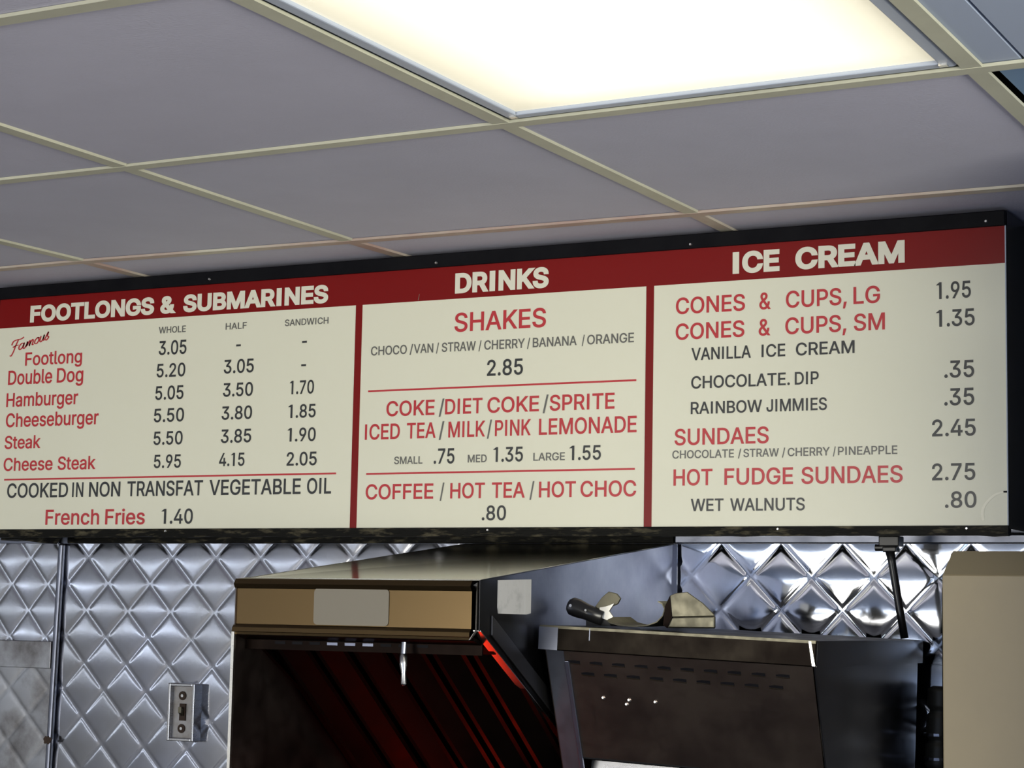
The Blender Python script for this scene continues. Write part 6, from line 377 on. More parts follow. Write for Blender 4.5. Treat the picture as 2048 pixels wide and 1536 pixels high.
LINES = [
    ('w', 0.5535, 0.0333, [('FOOTLONGS', -2.6551, -2.351), ('&', -2.3365, -2.2994), ('SUBMARINES', -2.283, -1.9594)]),
    ('g', 0.5163, 0.0124, [('WHOLE', -2.3383, -2.2754)]),
    ('g', 0.5159, 0.0122, [('HALF', -2.184, -2.1365)]),
    ('g', 0.5158, 0.012, [('SANDWICH', -2.052, -1.9577)]),
    ('k', 0.4751, 0.0268, [('3.05', -2.3366, -2.2722)]),
    ('r', 0.4686, 0.0261, [('Footlong', -2.663, -2.521)]),
    ('k', 0.4328, 0.0257, [('5.20', -2.3394, -2.273)]),
    ('k', 0.434, 0.0256, [('3.05', -2.1847, -2.1176)]),
    ('r', 0.432, 0.0283, [('Double', -2.7044, -2.593), ('Dog', -2.5812, -2.516)]),
    ('k', 0.3902, 0.026, [('5.05', -2.3406, -2.2751)]),
    ('k', 0.3909, 0.0252, [('3.50', -2.1847, -2.1178)]),
    ('k', 0.3903, 0.0247, [('1.70', -2.0374, -1.9846)]),
    ('r', 0.3885, 0.0272, [('Hamburger', -2.7062, -2.5264)]),
    ('k', 0.3481, 0.0256, [('5.50', -2.3418, -2.2719)]),
    ('k', 0.3483, 0.0247, [('3.80', -2.186, -2.118)]),
    ('k', 0.3472, 0.0243, [('1.85', -2.0388, -1.9793)]),
    ('r', 0.3483, 0.0274, [('Cheeseburger', -2.705, -2.474)]),
    ('k', 0.3053, 0.0252, [('5.50', -2.3405, -2.2731)]),
    ('k', 0.3054, 0.025, [('3.85', -2.1857, -2.1181)]),
    ('k', 0.3045, 0.0246, [('1.90', -2.039, -1.9777)]),
    ('r', 0.3057, 0.0256, [('Steak', -2.7054, -2.6145)]),
    ('k', 0.2617, 0.0251, [('5.95', -2.3375, -2.275)]),
    ('k', 0.2626, 0.0243, [('4.15', -2.1878, -2.1311)]),
    ('k', 0.2609, 0.0245, [('2.05', -2.0385, -1.9739)]),
    ('r', 0.2625, 0.0256, [('Cheese', -2.7053, -2.5821), ('Steak', -2.569, -2.4764)]),
    ('k', 0.2097, 0.0282, [('COOKED', -2.6931, -2.5408), ('IN', -2.5305, -2.5034), ('NON', -2.4893, -2.4145), ('TRANSFAT', -2.3978, -2.2224), ('VEGETABLE', -2.2077, -2.0063), ('OIL', -1.9927, -1.9415)]),
    ('r', 0.1569, 0.0291, [('French', -2.5934, -2.4622), ('Fries', -2.4475, -2.3537)]),
    ('k', 0.1577, 0.0278, [('1.40', -2.3156, -2.2428)]),
    ('w', 0.5547, 0.0357, [('DRINKS', -1.6971, -1.5145)]),
    ('r', 0.4874, 0.0331, [('SHAKES', -1.6968, -1.5189)]),
    ('g', 0.4535, 0.0162, [('CHOCO', -1.866, -1.792), ('/', -1.7862, -1.7793), ('VAN', -1.7778, -1.7384), ('/', -1.7327, -1.727), ('STRAW', -1.7213, -1.6538), ('/', -1.6482, -1.6427), ('CHERRY', -1.6371, -1.5584), ('/', -1.5541, -1.5483), ('BANANA', -1.5432, -1.4602), ('/', -1.4507, -1.4454), ('ORANGE', -1.4408, -1.3549)]),
    ('k', 0.4079, 0.0277, [('2.85', -1.6306, -1.5612)]),
    ('r', 0.3441, 0.0267, [('COKE', -1.8307, -1.7329), ('/', -1.7242, -1.7136), ('DIET', -1.7118, -1.6383), ('COKE', -1.6284, -1.5293), ('/', -1.5221, -1.5114), ('SPRITE', -1.5089, -1.3888)]),
    ('r', 0.3038, 0.0275, [('ICED', -1.8739, -1.802), ('TEA', -1.7878, -1.7295), ('/', -1.7231, -1.7126), ('MILK', -1.7043, -1.6319), ('/', -1.6282, -1.619), ('PINK', -1.6128, -1.5439), ('LEMONADE', -1.5285, -1.3482)]),
    ('g', 0.2596, 0.0132, [('SMALL', -1.812, -1.7546)]),
    ('k', 0.2588, 0.0265, [('.75', -1.7321, -1.6911)]),
    ('g', 0.2598, 0.0133, [('MED', -1.6646, -1.6277)]),
    ('k', 0.2598, 0.0252, [('1.35', -1.6154, -1.5581)]),
    ('g', 0.2603, 0.0134, [('LARGE', -1.5382, -1.4789)]),
    ('k', 0.26, 0.0243, [('1.55', -1.4709, -1.4124)]),
    ('r', 0.1984, 0.0266, [('COFFEE', -1.8689, -1.7315), ('/', -1.7184, -1.7097), ('HOT', -1.6978, -1.6301), ('TEA', -1.6165, -1.5532), ('/', -1.5442, -1.5353), ('HOT', -1.5264, -1.4576), ('CHOC', -1.4489, -1.3475)]),
    ('k', 0.1607, 0.025, [('.80', -1.635, -1.5884)]),
    ('w', 0.5565, 0.0357, [('ICE', -1.181, -1.1007), ('CREAM', -1.0742, -0.8955)]),
    ('r', 0.4959, 0.0272, [('CONES', -1.2802, -1.1596), ('&', -1.135, -1.1154), ('CUPS,', -1.09, -0.9891), ('LG', -0.9783, -0.9353)]),
    ('k', 0.496, 0.0262, [('1.95', -0.8465, -0.7926)]),
    ('r', 0.4534, 0.0268, [('CONES', -1.2802, -1.1604), ('&', -1.1359, -1.116), ('CUPS,', -1.0909, -0.9898), ('SM', -0.9776, -0.9276)]),
    ('k', 0.453, 0.0261, [('1.35', -0.8471, -0.7871)]),
    ('k', 0.4186, 0.0204, [('VANILLA', -1.252, -1.1489), ('ICE', -1.1308, -1.0908), ('CREAM', -1.073, -0.9765)]),
    ('k', 0.3722, 0.0203, [('CHOCOLATE.', -1.2519, -1.0829), ('DIP', -1.0747, -1.0351)]),
    ('k', 0.3738, 0.0263, [('.35', -0.8344, -0.7884)]),
    ('k', 0.3306, 0.0199, [('RAINBOW', -1.2523, -1.1296), ('JIMMIES', -1.1221, -1.0216)]),
    ('k', 0.3313, 0.0262, [('.35', -0.8347, -0.7887)]),
    ('r', 0.2805, 0.0267, [('SUNDAES', -1.2803, -1.1181)]),
    ('k', 0.2844, 0.0258, [('2.45', -0.8538, -0.7867)]),
    ('g', 0.2589, 0.0133, [('CHOCOLATE', -1.2839, -1.177), ('/', -1.1701, -1.1645), ('STRAW', -1.1607, -1.1009), ('/', -1.0958, -1.0902), ('CHERRY', -1.0862, -1.0168), ('/', -1.0118, -1.0071), ('PINEAPPLE', -1.0035, -0.9084)]),
    ('r', 0.2149, 0.0266, [('HOT', -1.2815, -1.2136), ('FUDGE', -1.193, -1.0772), ('SUNDAES', -1.0633, -0.9002)]),
    ('k', 0.2173, 0.0257, [('2.75', -0.8542, -0.7879)]),
    ('k', 0.1734, 0.02, [('WET', -1.2508, -1.1942), ('WALNUTS', -1.1828, -1.0577)]),
    ('k', 0.1754, 0.0248, [('.80', -0.8346, -0.7865)]),
]

def parse(s):                # one letter a line: advance, then horizontal bands y0,y1 and their left and right ends
    d = {}
    for ln in s.split('\n'):
        hd, qs = ln.split('|')
        d[hd[0]] = (int(hd[2:]), [tuple(map(int, q.split(','))) for q in qs.split()])
    return d
G_REG, G_BOLD = parse(REGULAR), parse(BOLD)

def word(bm, text, glyphs, x0, x1, z, cap, y):
    quads, pen = [], 0
    for ch in text:
        adv, Q = glyphs[ch]
        quads += [(a, b, c + pen, d + pen, e + pen, f + pen) for a, b, c, d, e, f in Q]
        pen += adv
    lo = min(min(q[2], q[4]) for q in quads); hi = max(max(q[3], q[5]) for q in quads)
    off = 38 if glyphs is G_BOLD else 12
    sx = (x1 - x0) / (hi - lo); sz = cap / (509.0 + 2 * off)
    for a, b, c, d, e, f in quads:
        P = [(c, a), (d, a), (f, b), (e, b)]
        if c == d: P = [P[0], P[2], P[3]]
        elif e == f: P = P[:3]
        bm.faces.new([bm.verts.new((x0 + (px - lo) * sx, y, z + (py + off) * sz)) for px, py in P])
    bmesh.ops.remove_doubles(bm, verts=bm.verts, dist=1e-7)

# ------------------------------------------------------------------ room shell
def struct(name, bm, m_, parent=None, **k):
    o = obj(name, bm, m_, parent, **k)
    if parent is None: o['kind'] = 'structure'
    return o

FLOOR = -EYE
struct('floor', box(nb(), LEFT_X - .1, RIGHT_X + .1, BACK_Y - .1, WALL_Y + .1, FLOOR - .05, FLOOR), M['floor'])
wall_main = struct('wall_back', box(nb(), LEFT_X - .1, RIGHT_X + .1, WALL_Y + .016, WALL_Y + .12, FLOOR, CEIL + .25), M['wall_dark'])
struct('wall_left', box(nb(), LEFT_X - .1, LEFT_X, BACK_Y, WALL_Y + .016, FLOOR, CEIL + .25), M['wall_grey'])

def wall_with_hole_x(name, x0, x1, holes, y0, y1):        # wall running along x with window holes
    bm = nb(); cur = x0
    for a, b, z0, z1 in holes:
        box(bm, cur, a, y0, y1, FLOOR, CEIL + .25)
        box(bm, a, b, y0, y1, FLOOR, z0); box(bm, a, b, y0, y1, z1, CEIL + .25)
        cur = b
    box(bm, cur, x1, y0, y1, FLOOR, CEIL + .25)
    return struct(name, bm, M['wall_blue'])
wall_with_hole_x('wall_front', LEFT_X - .1, RIGHT_X + .1, [(-4.6, -2.0, -1.07, -.17), (-1.5, 1.1, -1.07, -.17)], BACK_Y - .1, BACK_Y)
bm = nb()
box(bm, RIGHT_X, RIGHT_X + .1, BACK_Y, -1.15, FLOOR, CEIL + .25); box(bm, RIGHT_X, RIGHT_X + .1, 1.45, WALL_Y + .016, FLOOR, CEIL + .25)
box(bm, RIGHT_X, RIGHT_X + .1, -1.15, 1.45, FLOOR, -.605); box(bm, RIGHT_X, RIGHT_X + .1, -1.15, 1.45, .445, CEIL + .25)
struct('wall_right', bm, M['wall_paint'])
def window_frame(name, x0, x1, y0, y1, z0, z1, along):
    bm = nb(); t = .04
    if along == 'x':
        box(bm, x0, x1, y0, y1, z0, z0 + t); box(bm, x0, x1, y0, y1, z1 - t, z1)
        for c in (x0, (x0 + x1) / 2 - t / 2, x1 - t): box(bm, c, c + t, y0, y1, z0 + t, z1 - t)
    else:
        box(bm, x0, x1, y0, y1, z0, z0 + t); box(bm, x0, x1, y0, y1, z1 - t, z1)
        for c in (y0, (y0 + y1) / 2 - t / 2, y1 - t): box(bm, x0, x1, c, c + t, z0 + t, z1 - t)
    struct(name, bm, M['fixture'])
window_frame('window_1', -4.6, -2.0, BACK_Y - .08, BACK_Y - .03, -1.07, -.17, 'x')
window_frame('window_2', -1.5, 1.1, BACK_Y - .08, BACK_Y - .03, -1.07, -.17, 'x')
window_frame('window_3', RIGHT_X + .03, RIGHT_X + .08, -1.15, 1.45, -.605, .445, 'y')
struct('shading_partition', box(nb(), -.48, -.40, 2.55, WALL_Y + .0, FLOOR, CEIL - .002), M['partition'])  # unseen partition, added to keep light off the menu board's right end

# ------------------------------------------------------------------ suspended ceiling: every tile and grid bar is a piece
ceiling = struct('ceiling', box(nb(), LEFT_X - .1, RIGHT_X + .1, BACK_Y - .1, WALL_Y + .12, CEIL + .25, CEIL + .30), M['wall_dark'])
NODE = {(-1, 0): (-1.8181, 2.2241), (0, 0): (-1.1951, 2.2182), (1, 0): (-0.5800, 2.2045), (-1, 1): (-1.8223, 2.8326),
        (0, 1): (-1.1910, 2.8396), (-2, 1): (-2.3903, 2.8146), (1, 1): (-0.5790, 2.8440), (2, 0): (0.03, 2.195),
        (-1, -1): (-1.8200, 1.5960), (0, -1): (-1.1965, 1.5905), (1, -1): (-0.5790, 1.5850), (-2, 0): (-2.4100, 2.2200),
        (-2, -1): (-2.4200, 1.5960), (2, 1): (.033, 2.845)}
def node(i, j):
    if (i, j) in NODE: return NODE[(i, j)]
    y = 2.215 + .615 * j
    if j >= 2: y = WALL_Y + .015
    return (-1.195 + .61 * i + (.0 if i > -2 else .02), y)
I0, I1, J0, J1 = -6, 5, -10, 2
CLIPX = (LEFT_X + .002, RIGHT_X - .002); CLIPY = (BACK_Y + .002, WALL_Y + .014)
def cl(p): return (min(max(p[0], CLIPX[0]), CLIPX[1]), min(max(p[1], CLIPY[0]), CLIPY[1]))
HB = .0115     # half width of a grid bar
def bar(a, b, m_, dz=0.0):
    a, b = cl(a), cl(b)
    d = Vector((b[0] - a[0], b[1] - a[1], 0))
    if d.length < .05: return
    d.normalize(); s = Vector((-d.y, d.x, 0)) * HB
    A = Vector((a[0], a[1], CEIL + dz)); B = Vector((b[0], b[1], CEIL + dz))
    bm = prism(nb(), [A - s, B - s, B + s, A + s], (0, 0, .004))
    s2 = s * .08
    prism(bm, [A - s2 + Vector((0, 0, .004)), B - s2 + Vector((0, 0, .004)), B + s2 + Vector((0, 0, .004)), A + s2 + Vector((0, 0, .004))], (0, 0, .012))
    obj('grid_bar', bm, m_, ceiling)
for j in range(J0, J1):
    for i in range(I0, I1):
        bar(node(i, j), node(i + 1, j), M['tbar_stain'] if j == 1 else M['tbar'])
for i in range(I0, I1 + 1):
    for j in range(J0, J1):
        bar(node(i, j), node(i, j + 1), M['tbar_stain'] if j == 1 else M['tbar'], .0006)

def quad(i, j, g):
    c = [cl(node(i, j)), cl(node(i + 1, j)), cl(node(i + 1, j + 1)), cl(node(i, j + 1))]
    return [(c[0][0] + g, c[0][1] + g), (c[1][0] - g, c[1][1] + g), (c[2][0] - g, c[2][1] - g), (c[3][0] + g, c[3][1] - g)]
LIGHTS = {(0, -1): 'fluorescent ceiling light with glowing cream lens above the menu board',
          (-3, -4): 'lit square ceiling light at the left, behind the viewer',
          (0, -5): 'lit square ceiling light in the middle, behind the viewer',
          (3, -4): 'lit square ceiling light at the right, behind the viewer',
          (-3, -8): 'lit square ceiling light at the far left near the front windows',
          (1, -8): 'lit square ceiling light near the middle of the front windows'}
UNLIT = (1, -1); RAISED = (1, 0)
for j in range(J0, J1):
    for i in range(I0, I1):
        if (i, j) in LIGHTS or (i, j) == UNLIT: continue
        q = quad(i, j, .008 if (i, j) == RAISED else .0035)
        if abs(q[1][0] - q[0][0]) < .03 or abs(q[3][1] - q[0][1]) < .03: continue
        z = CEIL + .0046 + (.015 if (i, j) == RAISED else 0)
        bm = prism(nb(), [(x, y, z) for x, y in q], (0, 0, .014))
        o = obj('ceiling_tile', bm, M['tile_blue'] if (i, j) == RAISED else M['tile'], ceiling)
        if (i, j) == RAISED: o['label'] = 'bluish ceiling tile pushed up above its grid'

def troffer(i, j, label):
    q = quad(i, j, .004)
    cx = sum(p[0] for p in q) / 4; cy = sum(p[1] for p in q) / 4
    t = thing('ceiling_light', label, 'ceiling light', (cx, cy, CEIL), 'square lights in the ceiling grid')
    hw = (q[1][0] - q[0][0] + q[2][0] - q[3][0]) / 4; hd = (q[3][1] - q[0][1] + q[2][1] - q[1][1]) / 4
    z0 = CEIL + .0050
    def inset(d): return [(q[0][0] + d, q[0][1] + d), (q[1][0] - d, q[1][1] + d), (q[2][0] - d, q[2][1] - d), (q[3][0] + d, q[3][1] - d)]
    def ring(bm, d0, d1, za, zb):
        a, b = inset(d0), inset(d1)
        for k in range(4):
            p, r = k, (k + 1) % 4
            prism(bm, [(a[p][0], a[p][1], za), (a[r][0], a[r][1], za), (b[r][0], b[r][1], za), (b[p][0], b[p][1], za)], (0, 0, zb - za))
        return bm
    obj('flange', ring(nb(), .0, .010, z0 + .004, z0 + .02), M['fixture'], t)
    obj('door_frame', ring(nb(), .012, .029, z0 - .002, z0 + .016), M['fixture'], t, bevel=.002)
    b = inset(.027)
    obj('diffuser', prism(nb(), [(x, y, z0 + .003) for x, y in b], (0, 0, .003)), M['lens'], t)
    c = inset(.001)
    obj('housing', prism(nb(), [(x, y, z0 + .022) for x, y in c], (0, 0, .09)), M['fixture'], t)
    for k in (0, 2):                                     # little latches at the corners of the lens
        px, py = inset(.024)[2 if k else 3]
        obj('latch', box(nb(), px - .005, px + .005, py - .005, py + .003, z0 - .004, z0), M['steel_edge'], t)
for (i, j), lab in LIGHTS.items(): troffer(i, j, lab)

# ceiling access panel right of the light: wide fixed flange and a flat door
q = quad(*UNLIT, .004)
t = thing('ceiling_panel', 'flat metal ceiling panel with a dark slot, right of the glowing light', 'ceiling panel',
          ((q[0][0] + q[1][0]) / 2, (q[0][1] + q[3][1]) / 2, CEIL))
z0 = CEIL + .0050
xs = q[0][0] + .050
obj('flange', box(nb(), q[0][0], xs, q[0][1], q[3][1], z0, z0 + .012), M['tile_dull'], t)
obj('door', box(nb(), xs + .004, q[1][0], q[0][1], q[3][1], z0 + .001, z0 + .012), M['tile_dull'], t)
obj('slot_back', box(nb(), xs - .004, xs + .010, q[0][1], q[3][1], z0 + .016, z0 + .02), M['black_paint'], t)

# ------------------------------------------------------------------ stainless wall cladding, embossed in diamonds
def quilt_panel(name, x0, x1, z0, z1, px, pz, ox, oz, amp, m_, wobble=0.0, y=WALL_Y, th=.0):
    bm = nb(); n = 16
    sx, sz = px / n, pz / n
    xs_ = [x0] + [ox + sx * k for k in range(math.ceil((x0 - ox) / sx + .01), math.floor((x1 - ox) / sx - .01) + 1)] + [x1]
    zs_ = [z0] + [oz + sz * k for k in range(math.ceil((z0 - oz) / sz + .01), math.floor((z1 - oz) / sz - .01) + 1)] + [z1]
    grid = []
    for x in xs_:
        row = []
        for z in zs_:
            wx = wz = 0
            if wobble:
                wx = noise.noise(Vector((x * 4, 7.1, z * 4))) * wobble * 3
                wz = noise.noise(Vector((x * 4, 1.3, z * 4))) * wobble * 3
            a = (x - ox) / px; b = (z - oz) / pz
            u = (a + b) % 1; v = (a - b) % 1
            k = max(0.0, 16 * u * (1 - u) * v * (1 - v))
            e = min(u, 1 - u, v, 1 - v)
            h = amp * k - .0010 * max(0.0, 1 - e / .075)
            if wobble: h += noise.noise(Vector((x * 5, 3.3, z * 5))) * wobble
            row.append(bm.verts.new((x + wx * 0, y + .002 - h, z)))
        grid.append(row)
    for i in range(len(xs_) - 1):
        for k in range(len(zs_) - 1):
            A_, B_, C_, D_ = grid[i][k], grid[i + 1][k], grid[i + 1][k + 1], grid[i][k + 1]
            cx, cz = (A_.co.x + C_.co.x) / 2, (A_.co.z + C_.co.z) / 2
            a = (cx - ox) / px; b = (cz - oz) / pz
            u = (a + b) % 1; v = (a - b) % 1
            if min(u, 1 - u) < min(v, 1 - v):       # split along the nearer crease
                bm.faces.new((A_, B_, D_)); bm.faces.new((B_, C_, D_))
            else:
                bm.faces.new((A_, B_, C_)); bm.faces.new((A_, C_, D_))
    back = nb()
    o = obj(name, bm, m_, wall_main, smooth=True, normals=False)
    back.free()
    return o
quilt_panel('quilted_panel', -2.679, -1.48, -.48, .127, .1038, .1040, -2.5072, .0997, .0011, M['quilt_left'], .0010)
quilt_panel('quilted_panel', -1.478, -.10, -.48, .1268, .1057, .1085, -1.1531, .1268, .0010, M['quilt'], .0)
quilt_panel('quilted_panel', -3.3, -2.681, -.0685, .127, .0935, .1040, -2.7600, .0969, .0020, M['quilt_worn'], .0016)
quilt_panel('quilted_panel', -3.3, -2.689, -.48, -.1221, .1040, .1040, -2.7500, .0969, .0010, M['sheet_dirty'], .0016)
obj('flat_strip', box(nb(), -3.3, -2.690, WALL_Y - .006, WALL_Y + .006, -.1221, -.0685), M['sheet_dirty'], wall_main, bevel=.001)
obj('backing_sheet', box(nb(), LEFT_X, RIGHT_X, WALL_Y + .010, WALL_Y + .0155, -.9, .14), M['trim_steel'], wall_main)
o = struct('trim_1', prism(nb(), [(-2.6790, WALL_Y - .012, .127), (-2.6670, WALL_Y - .012, .127), (-2.6795, WALL_Y - .012, -.48), (-2.6915, WALL_Y - .012, -.48)], (0, .012, 0)), M['trim_steel'], bevel=.004)
bm = nb()
box(bm, -2.66, -1.343, WALL_Y - .007, WALL_Y, .1275, .142)
struct('trim_2', bm, M['black_crud'], bevel=.002)
struct('trim_4', box(nb(), -1.340, -.481, WALL_Y - .007, WALL_Y, .1275, .142), M['trim_steel'], bevel=.002)
struct('trim_3', box(nb(), -3.3, -2.69, WALL_Y - .007, WALL_Y + .004, .1275, .142), M['trim_steel'])
# grime spot on the seam near the floor of the view
bm = nb()
def blob(cx, cz, rx, rz, seed):
    vs = []
    for k in range(18):
        a = 2 * math.pi * k / 18; r = .75 + .35 * noise.noise(Vector((math.cos(a) * 2, math.sin(a) * 2, seed)))
        vs.append((cx + rx * r * math.cos(a), WALL_Y - .0135, cz + rz * r * math.sin(a)))
    prism(bm, vs, (0, .0015, 0))
blob(-2.682, -.262, .013, .010, 2.0)
obj('grease_spot', bm, M['brown_dirt'], wall_main)
# ------------------------------------------------------------------ wall switch box
sw = thing('wall_switch', 'small upright steel switch box on the quilted wall, left of the hood', 'switch', (-2.3526, WALL_Y, -.2495))
bm = nb(); ya, yb = WALL_Y - .022, WALL_Y + .004
X0, X1, Z0, Z1 = -2.3830, -2.3200, -.2490, -.1400
box(bm, X0, X0 + .006, ya, yb, Z0, Z1); box(bm, X1 - .006, X1, ya, yb, Z0, Z1)
box(bm, X0 + .006, X1 - .006, ya, yb, Z0, Z0 + .006); box(bm, X0 + .006, X1 - .006, ya, yb, Z1 - .006, Z1)
obj('box_rim', bm, M['steel'], sw, bevel=.0015)
obj('face_plate', box(nb(), X0 + .006, X1 - .006, ya + .010, yb, Z0 + .006, Z1 - .006), M['plate'], sw)
xm = (X0 + X1) / 2; zm = (Z0 + Z1) / 2; yf = ya + .010
tg = obj('toggle_collar', box(nb(), xm - .008, xm + .006, yf - .003, yf, zm - .016, zm + .016), M['brown_dirt'], sw)
obj('toggle', prism(nb(), [(xm - .004, yf - .003, zm - .007), (xm + .003, yf - .003, zm - .007), (xm + .003, yf - .003, zm + .004), (xm - .004, yf - .003, zm + .004)], (0, -.009, .006)), M['scoop'], tg)
for zc in (zm + .031, zm - .031):
    bm = nb(); tube(bm, [(xm - .003, yf, zc), (xm - .003, yf - .002, zc)], .0085, 14)
    obj('knockout', bm, M['brown_dirt'], sw)
    bm = nb(); tube(bm, [(xm - .003, yf - .002, zc), (xm - .003, yf - .003, zc)], .003, 8)
    obj('screw', bm, M['screw'], sw)

# ------------------------------------------------------------------ menu board
YB = 2.98
XL, XR = -2.7345, -.7387
ZB, ZT, ZR = .1485, .6040, .5458
mb = thing('menu_board', 'long white menu board with a red header, hung under the ceiling', 'menu board', ((XL + XR) / 2, 3.05, .131))
bm = nb()
box(bm, XL - .006, XR + .001, YB + .004, WALL_Y - .0005, .1435, CEIL - .0005)
obj('housing', bm, M['black_side'], mb)
obj('face_panel', box(nb(), XL, XR, YB, YB + .0038, ZB - .004, ZT + .002), M['acrylic'], mb)
obj('header_band', box(nb(), XL, XR, YB - .0008, YB, ZR, ZT), M['red_band'], mb)
for xc in (-1.8933, -1.3266):
    obj('divider', box(nb(), xc - .0068, xc + .0068, YB - .0007, YB, ZB - .003, ZR), M['red_band'], mb)
for x0, x1, z in ((-2.7021, -1.9322, .2455), (-1.8696, -1.3499, .3901), (-1.8688, -1.3507, .2435)):
    obj('rule_line', box(nb(), x0, x1, YB - .0007, YB, z - .0016, z + .0016), M['red_text'], mb)
for x0, x1, z in ((-2.1586, -2.1487, .4853), (-2.0131, -2.0032, .4850), (-2.0134, -2.0035, .4424)):
    obj('dash', box(nb(), x0, x1, YB - .0007, YB, z - .0018, z + .0018), M['black_text'], mb)
# frame rails
obj('top_rail', box(nb(), XL - .006, XR + .0005, YB - .006, YB + .004, ZT - .001, CEIL - .0015), M['black_paint'], mb, bevel=.0015)
bm = nb()
n = 90
prof = []
for k in range(n + 1):
    x = (XL - .006) + (XR + .001 - XL + .006) * k / n
    dz = .0022 * noise.noise(Vector((x * 22, 0, 0))) + .0015 * noise.noise(Vector((x * 60, 5, 0)))
    prof.append((x, dz))
top = [(x, YB - .006, ZB - .0002) for x, dz in prof]
bot = [(x, YB - .006, .1330 + dz) for x, dz in prof][::-1]
prism(bm, top + bot, (0, .010, 0))
obj('bottom_rail', bm, M['black_crud'], mb)
bm = nb()
prism(bm, [(XL - .006, YB + .0045, .1435), (XR, YB + .0045, .1435), (XR, YB + .0045, .134), (XL - .006, YB + .0045, .134)], (0, .012, 0))
obj('bottom_lip', bm, M['black_crud'], mb)
bm = nb()
prism(bm, [(-2.74, 3.02, .1434), (-2.62, 3.02, .1434), (-2.64, 3.02, .124), (-2.70, 3.02, .131), (-2.74, 3.02, .129)], (0, .05, 0))
obj('sagging_underside', bm, M['black_crud'], mb)
obj('right_edge', box(nb(), XR - .0012, XR + .0004, YB - .0015, YB, ZB, ZT + .004), M['fixture'], mb)
for x, z in ((-1.7333, .6106), (-1.2530, .6096), (-.7670, .6108), (-2.2206, .6120)):
    bm = nb(); tube(bm, [(x, YB - .006, z), (x, YB - .0085, z)], [.0028, .0018], 10)
    obj('screw', bm, M['screw'], mb)
for x, z in ((-1.10, .1440), (-.80, .1440), (-1.62, .1440), (-2.30, .1440)):
    bm = nb(); tube(bm, [(x, YB - .006, z), (x, YB - .008, z)], [.0026, .0016], 10)
    obj('screw', bm, M['screw'], mb)
# lettering, one object per printed group of words
for c, z, cap, words in LINES:
    for tx, x0, x1 in words:
        bm = nb()
        word(bm, tx, G_BOLD if c == 'w' else G_REG, x0, x1, z, cap, YB - (.0014 if c == 'w' else .0006))
        mt = M['grey_text'] if tx == '/' else {'w': M['white_text'], 'r': M['red_text'], 'k': M['black_text'], 'g': M['grey_text']}[c]
        obj('slash_mark' if tx == '/' else 'lettering', bm, mt, mb, normals=False)
# the brushed script word above "Footlong", as flat strokes
def stroke(bm, pts, w):
    pts = [Vector((p[0], YB - .0006, p[1])) for p in pts]
    L_ = []; R_ = []
    for i, p in enumerate(pts):
        t_ = (pts[min(i + 1, len(pts) - 1)] - pts[max(i - 1, 0)]).normalized()
        nn = Vector((-t_.z, 0, t_.x)); ww = w * (.55 + .45 * abs(t_.z)) * (.5 if i in (0, len(pts) - 1) else 1)
        L_.append(bm.verts.new(p + nn * ww)); R_.append(bm.verts.new(p - nn * ww))
    for i in range(len(pts) - 1):
        bm.faces.new((L_[i], L_[i + 1], R_[i + 1], R_[i]))
def spl(P, n=6):
    out = []
    P = [P[0]] + P + [P[-1]]
    for i in range(1, len(P) - 2):
        for k in range(n):
            t_ = k / n
            out.append(tuple(.5 * (2 * P[i][d] + (P[i + 1][d] - P[i - 1][d]) * t_ + (2 * P[i - 1][d] - 5 * P[i][d] + 4 * P[i + 1][d] - P[i + 2][d]) * t_ ** 2
                             + (3 * P[i][d] - P[i - 1][d] - 3 * P[i + 1][d] + P[i + 2][d]) * t_ ** 3) for d in (0, 1)))
    out.append(P[-1]); return out
bm = nb()
# u along the word (0..1 = 0.100 m), v up (in units of small-letter height), the whole slanted 22 degrees
def S(u, v): return (-2.7050 + u * .104 + v * .0026, .4930 + u * .0270 + v * .0135)
W_ = .0016
for P_ in ([(.02, 1.25), (.05, 1.75), (.14, 1.80), (.24, 1.70), (.30, 1.85)], [(.17, 1.75), (.13, 1.0), (.10, .2), (.06, -.35), (.02, -.25)], [(.06, .85), (.13, .95), (.20, .9)],
           [(.33, .85), (.27, .95), (.22, .55), (.25, .1), (.31, .3), (.34, .9), (.33, .2), (.37, .05), (.41, .5)],
           [(.40, .1), (.42, .9), (.42, .3), (.47, .9), (.49, .6), (.48, .1), (.50, .6), (.54, .92), (.56, .6), (.55, .15), (.59, .1)],
           [(.66, .9), (.61, .65), (.61, .2), (.66, .05), (.70, .4), (.68, .85), (.66, .9), (.72, .75)],
           [(.74, .95), (.73, .3), (.76, .05), (.80, .3), (.82, .95), (.81, .3), (.84, .05)],
           [(.84, .1), (.91, 1.15), (.90, .6), (.94, .35), (.90, .0), (.86, .15)]):
    stroke(bm, spl([S(*p) for p in P_]), W_)
obj('script_lettering', bm, M['red_text'], mb, normals=False)
# crescent chip in the lower right corner, and a hairline scratch in the header
bm = nb()
arc = spl([(-.7761, .156), (-.7775, .168), (-.7732, .1802), (-.7597, .1934), (-.7464, .1982), (-.7395, .1988)])
YS = YB
stroke(bm, arc, .0022)
obj('chip_mark', bm, M['chip'], mb, normals=False)
obj('notch', box(nb(), -.7455, -.7385, YB - .0012, YB, .1975, .2000), M['black_paint'], mb)
bm = nb()
for v in [prism(bm, [(-1.7716, YB - .0012, .5475), (-1.7706, YB - .0012, .5475), (-1.7686, YB - .0012, .5585), (-1.7692, YB - .0012, .5585)], (0, .0004, 0))]: pass
obj('scratch', bm, M['label'], mb)

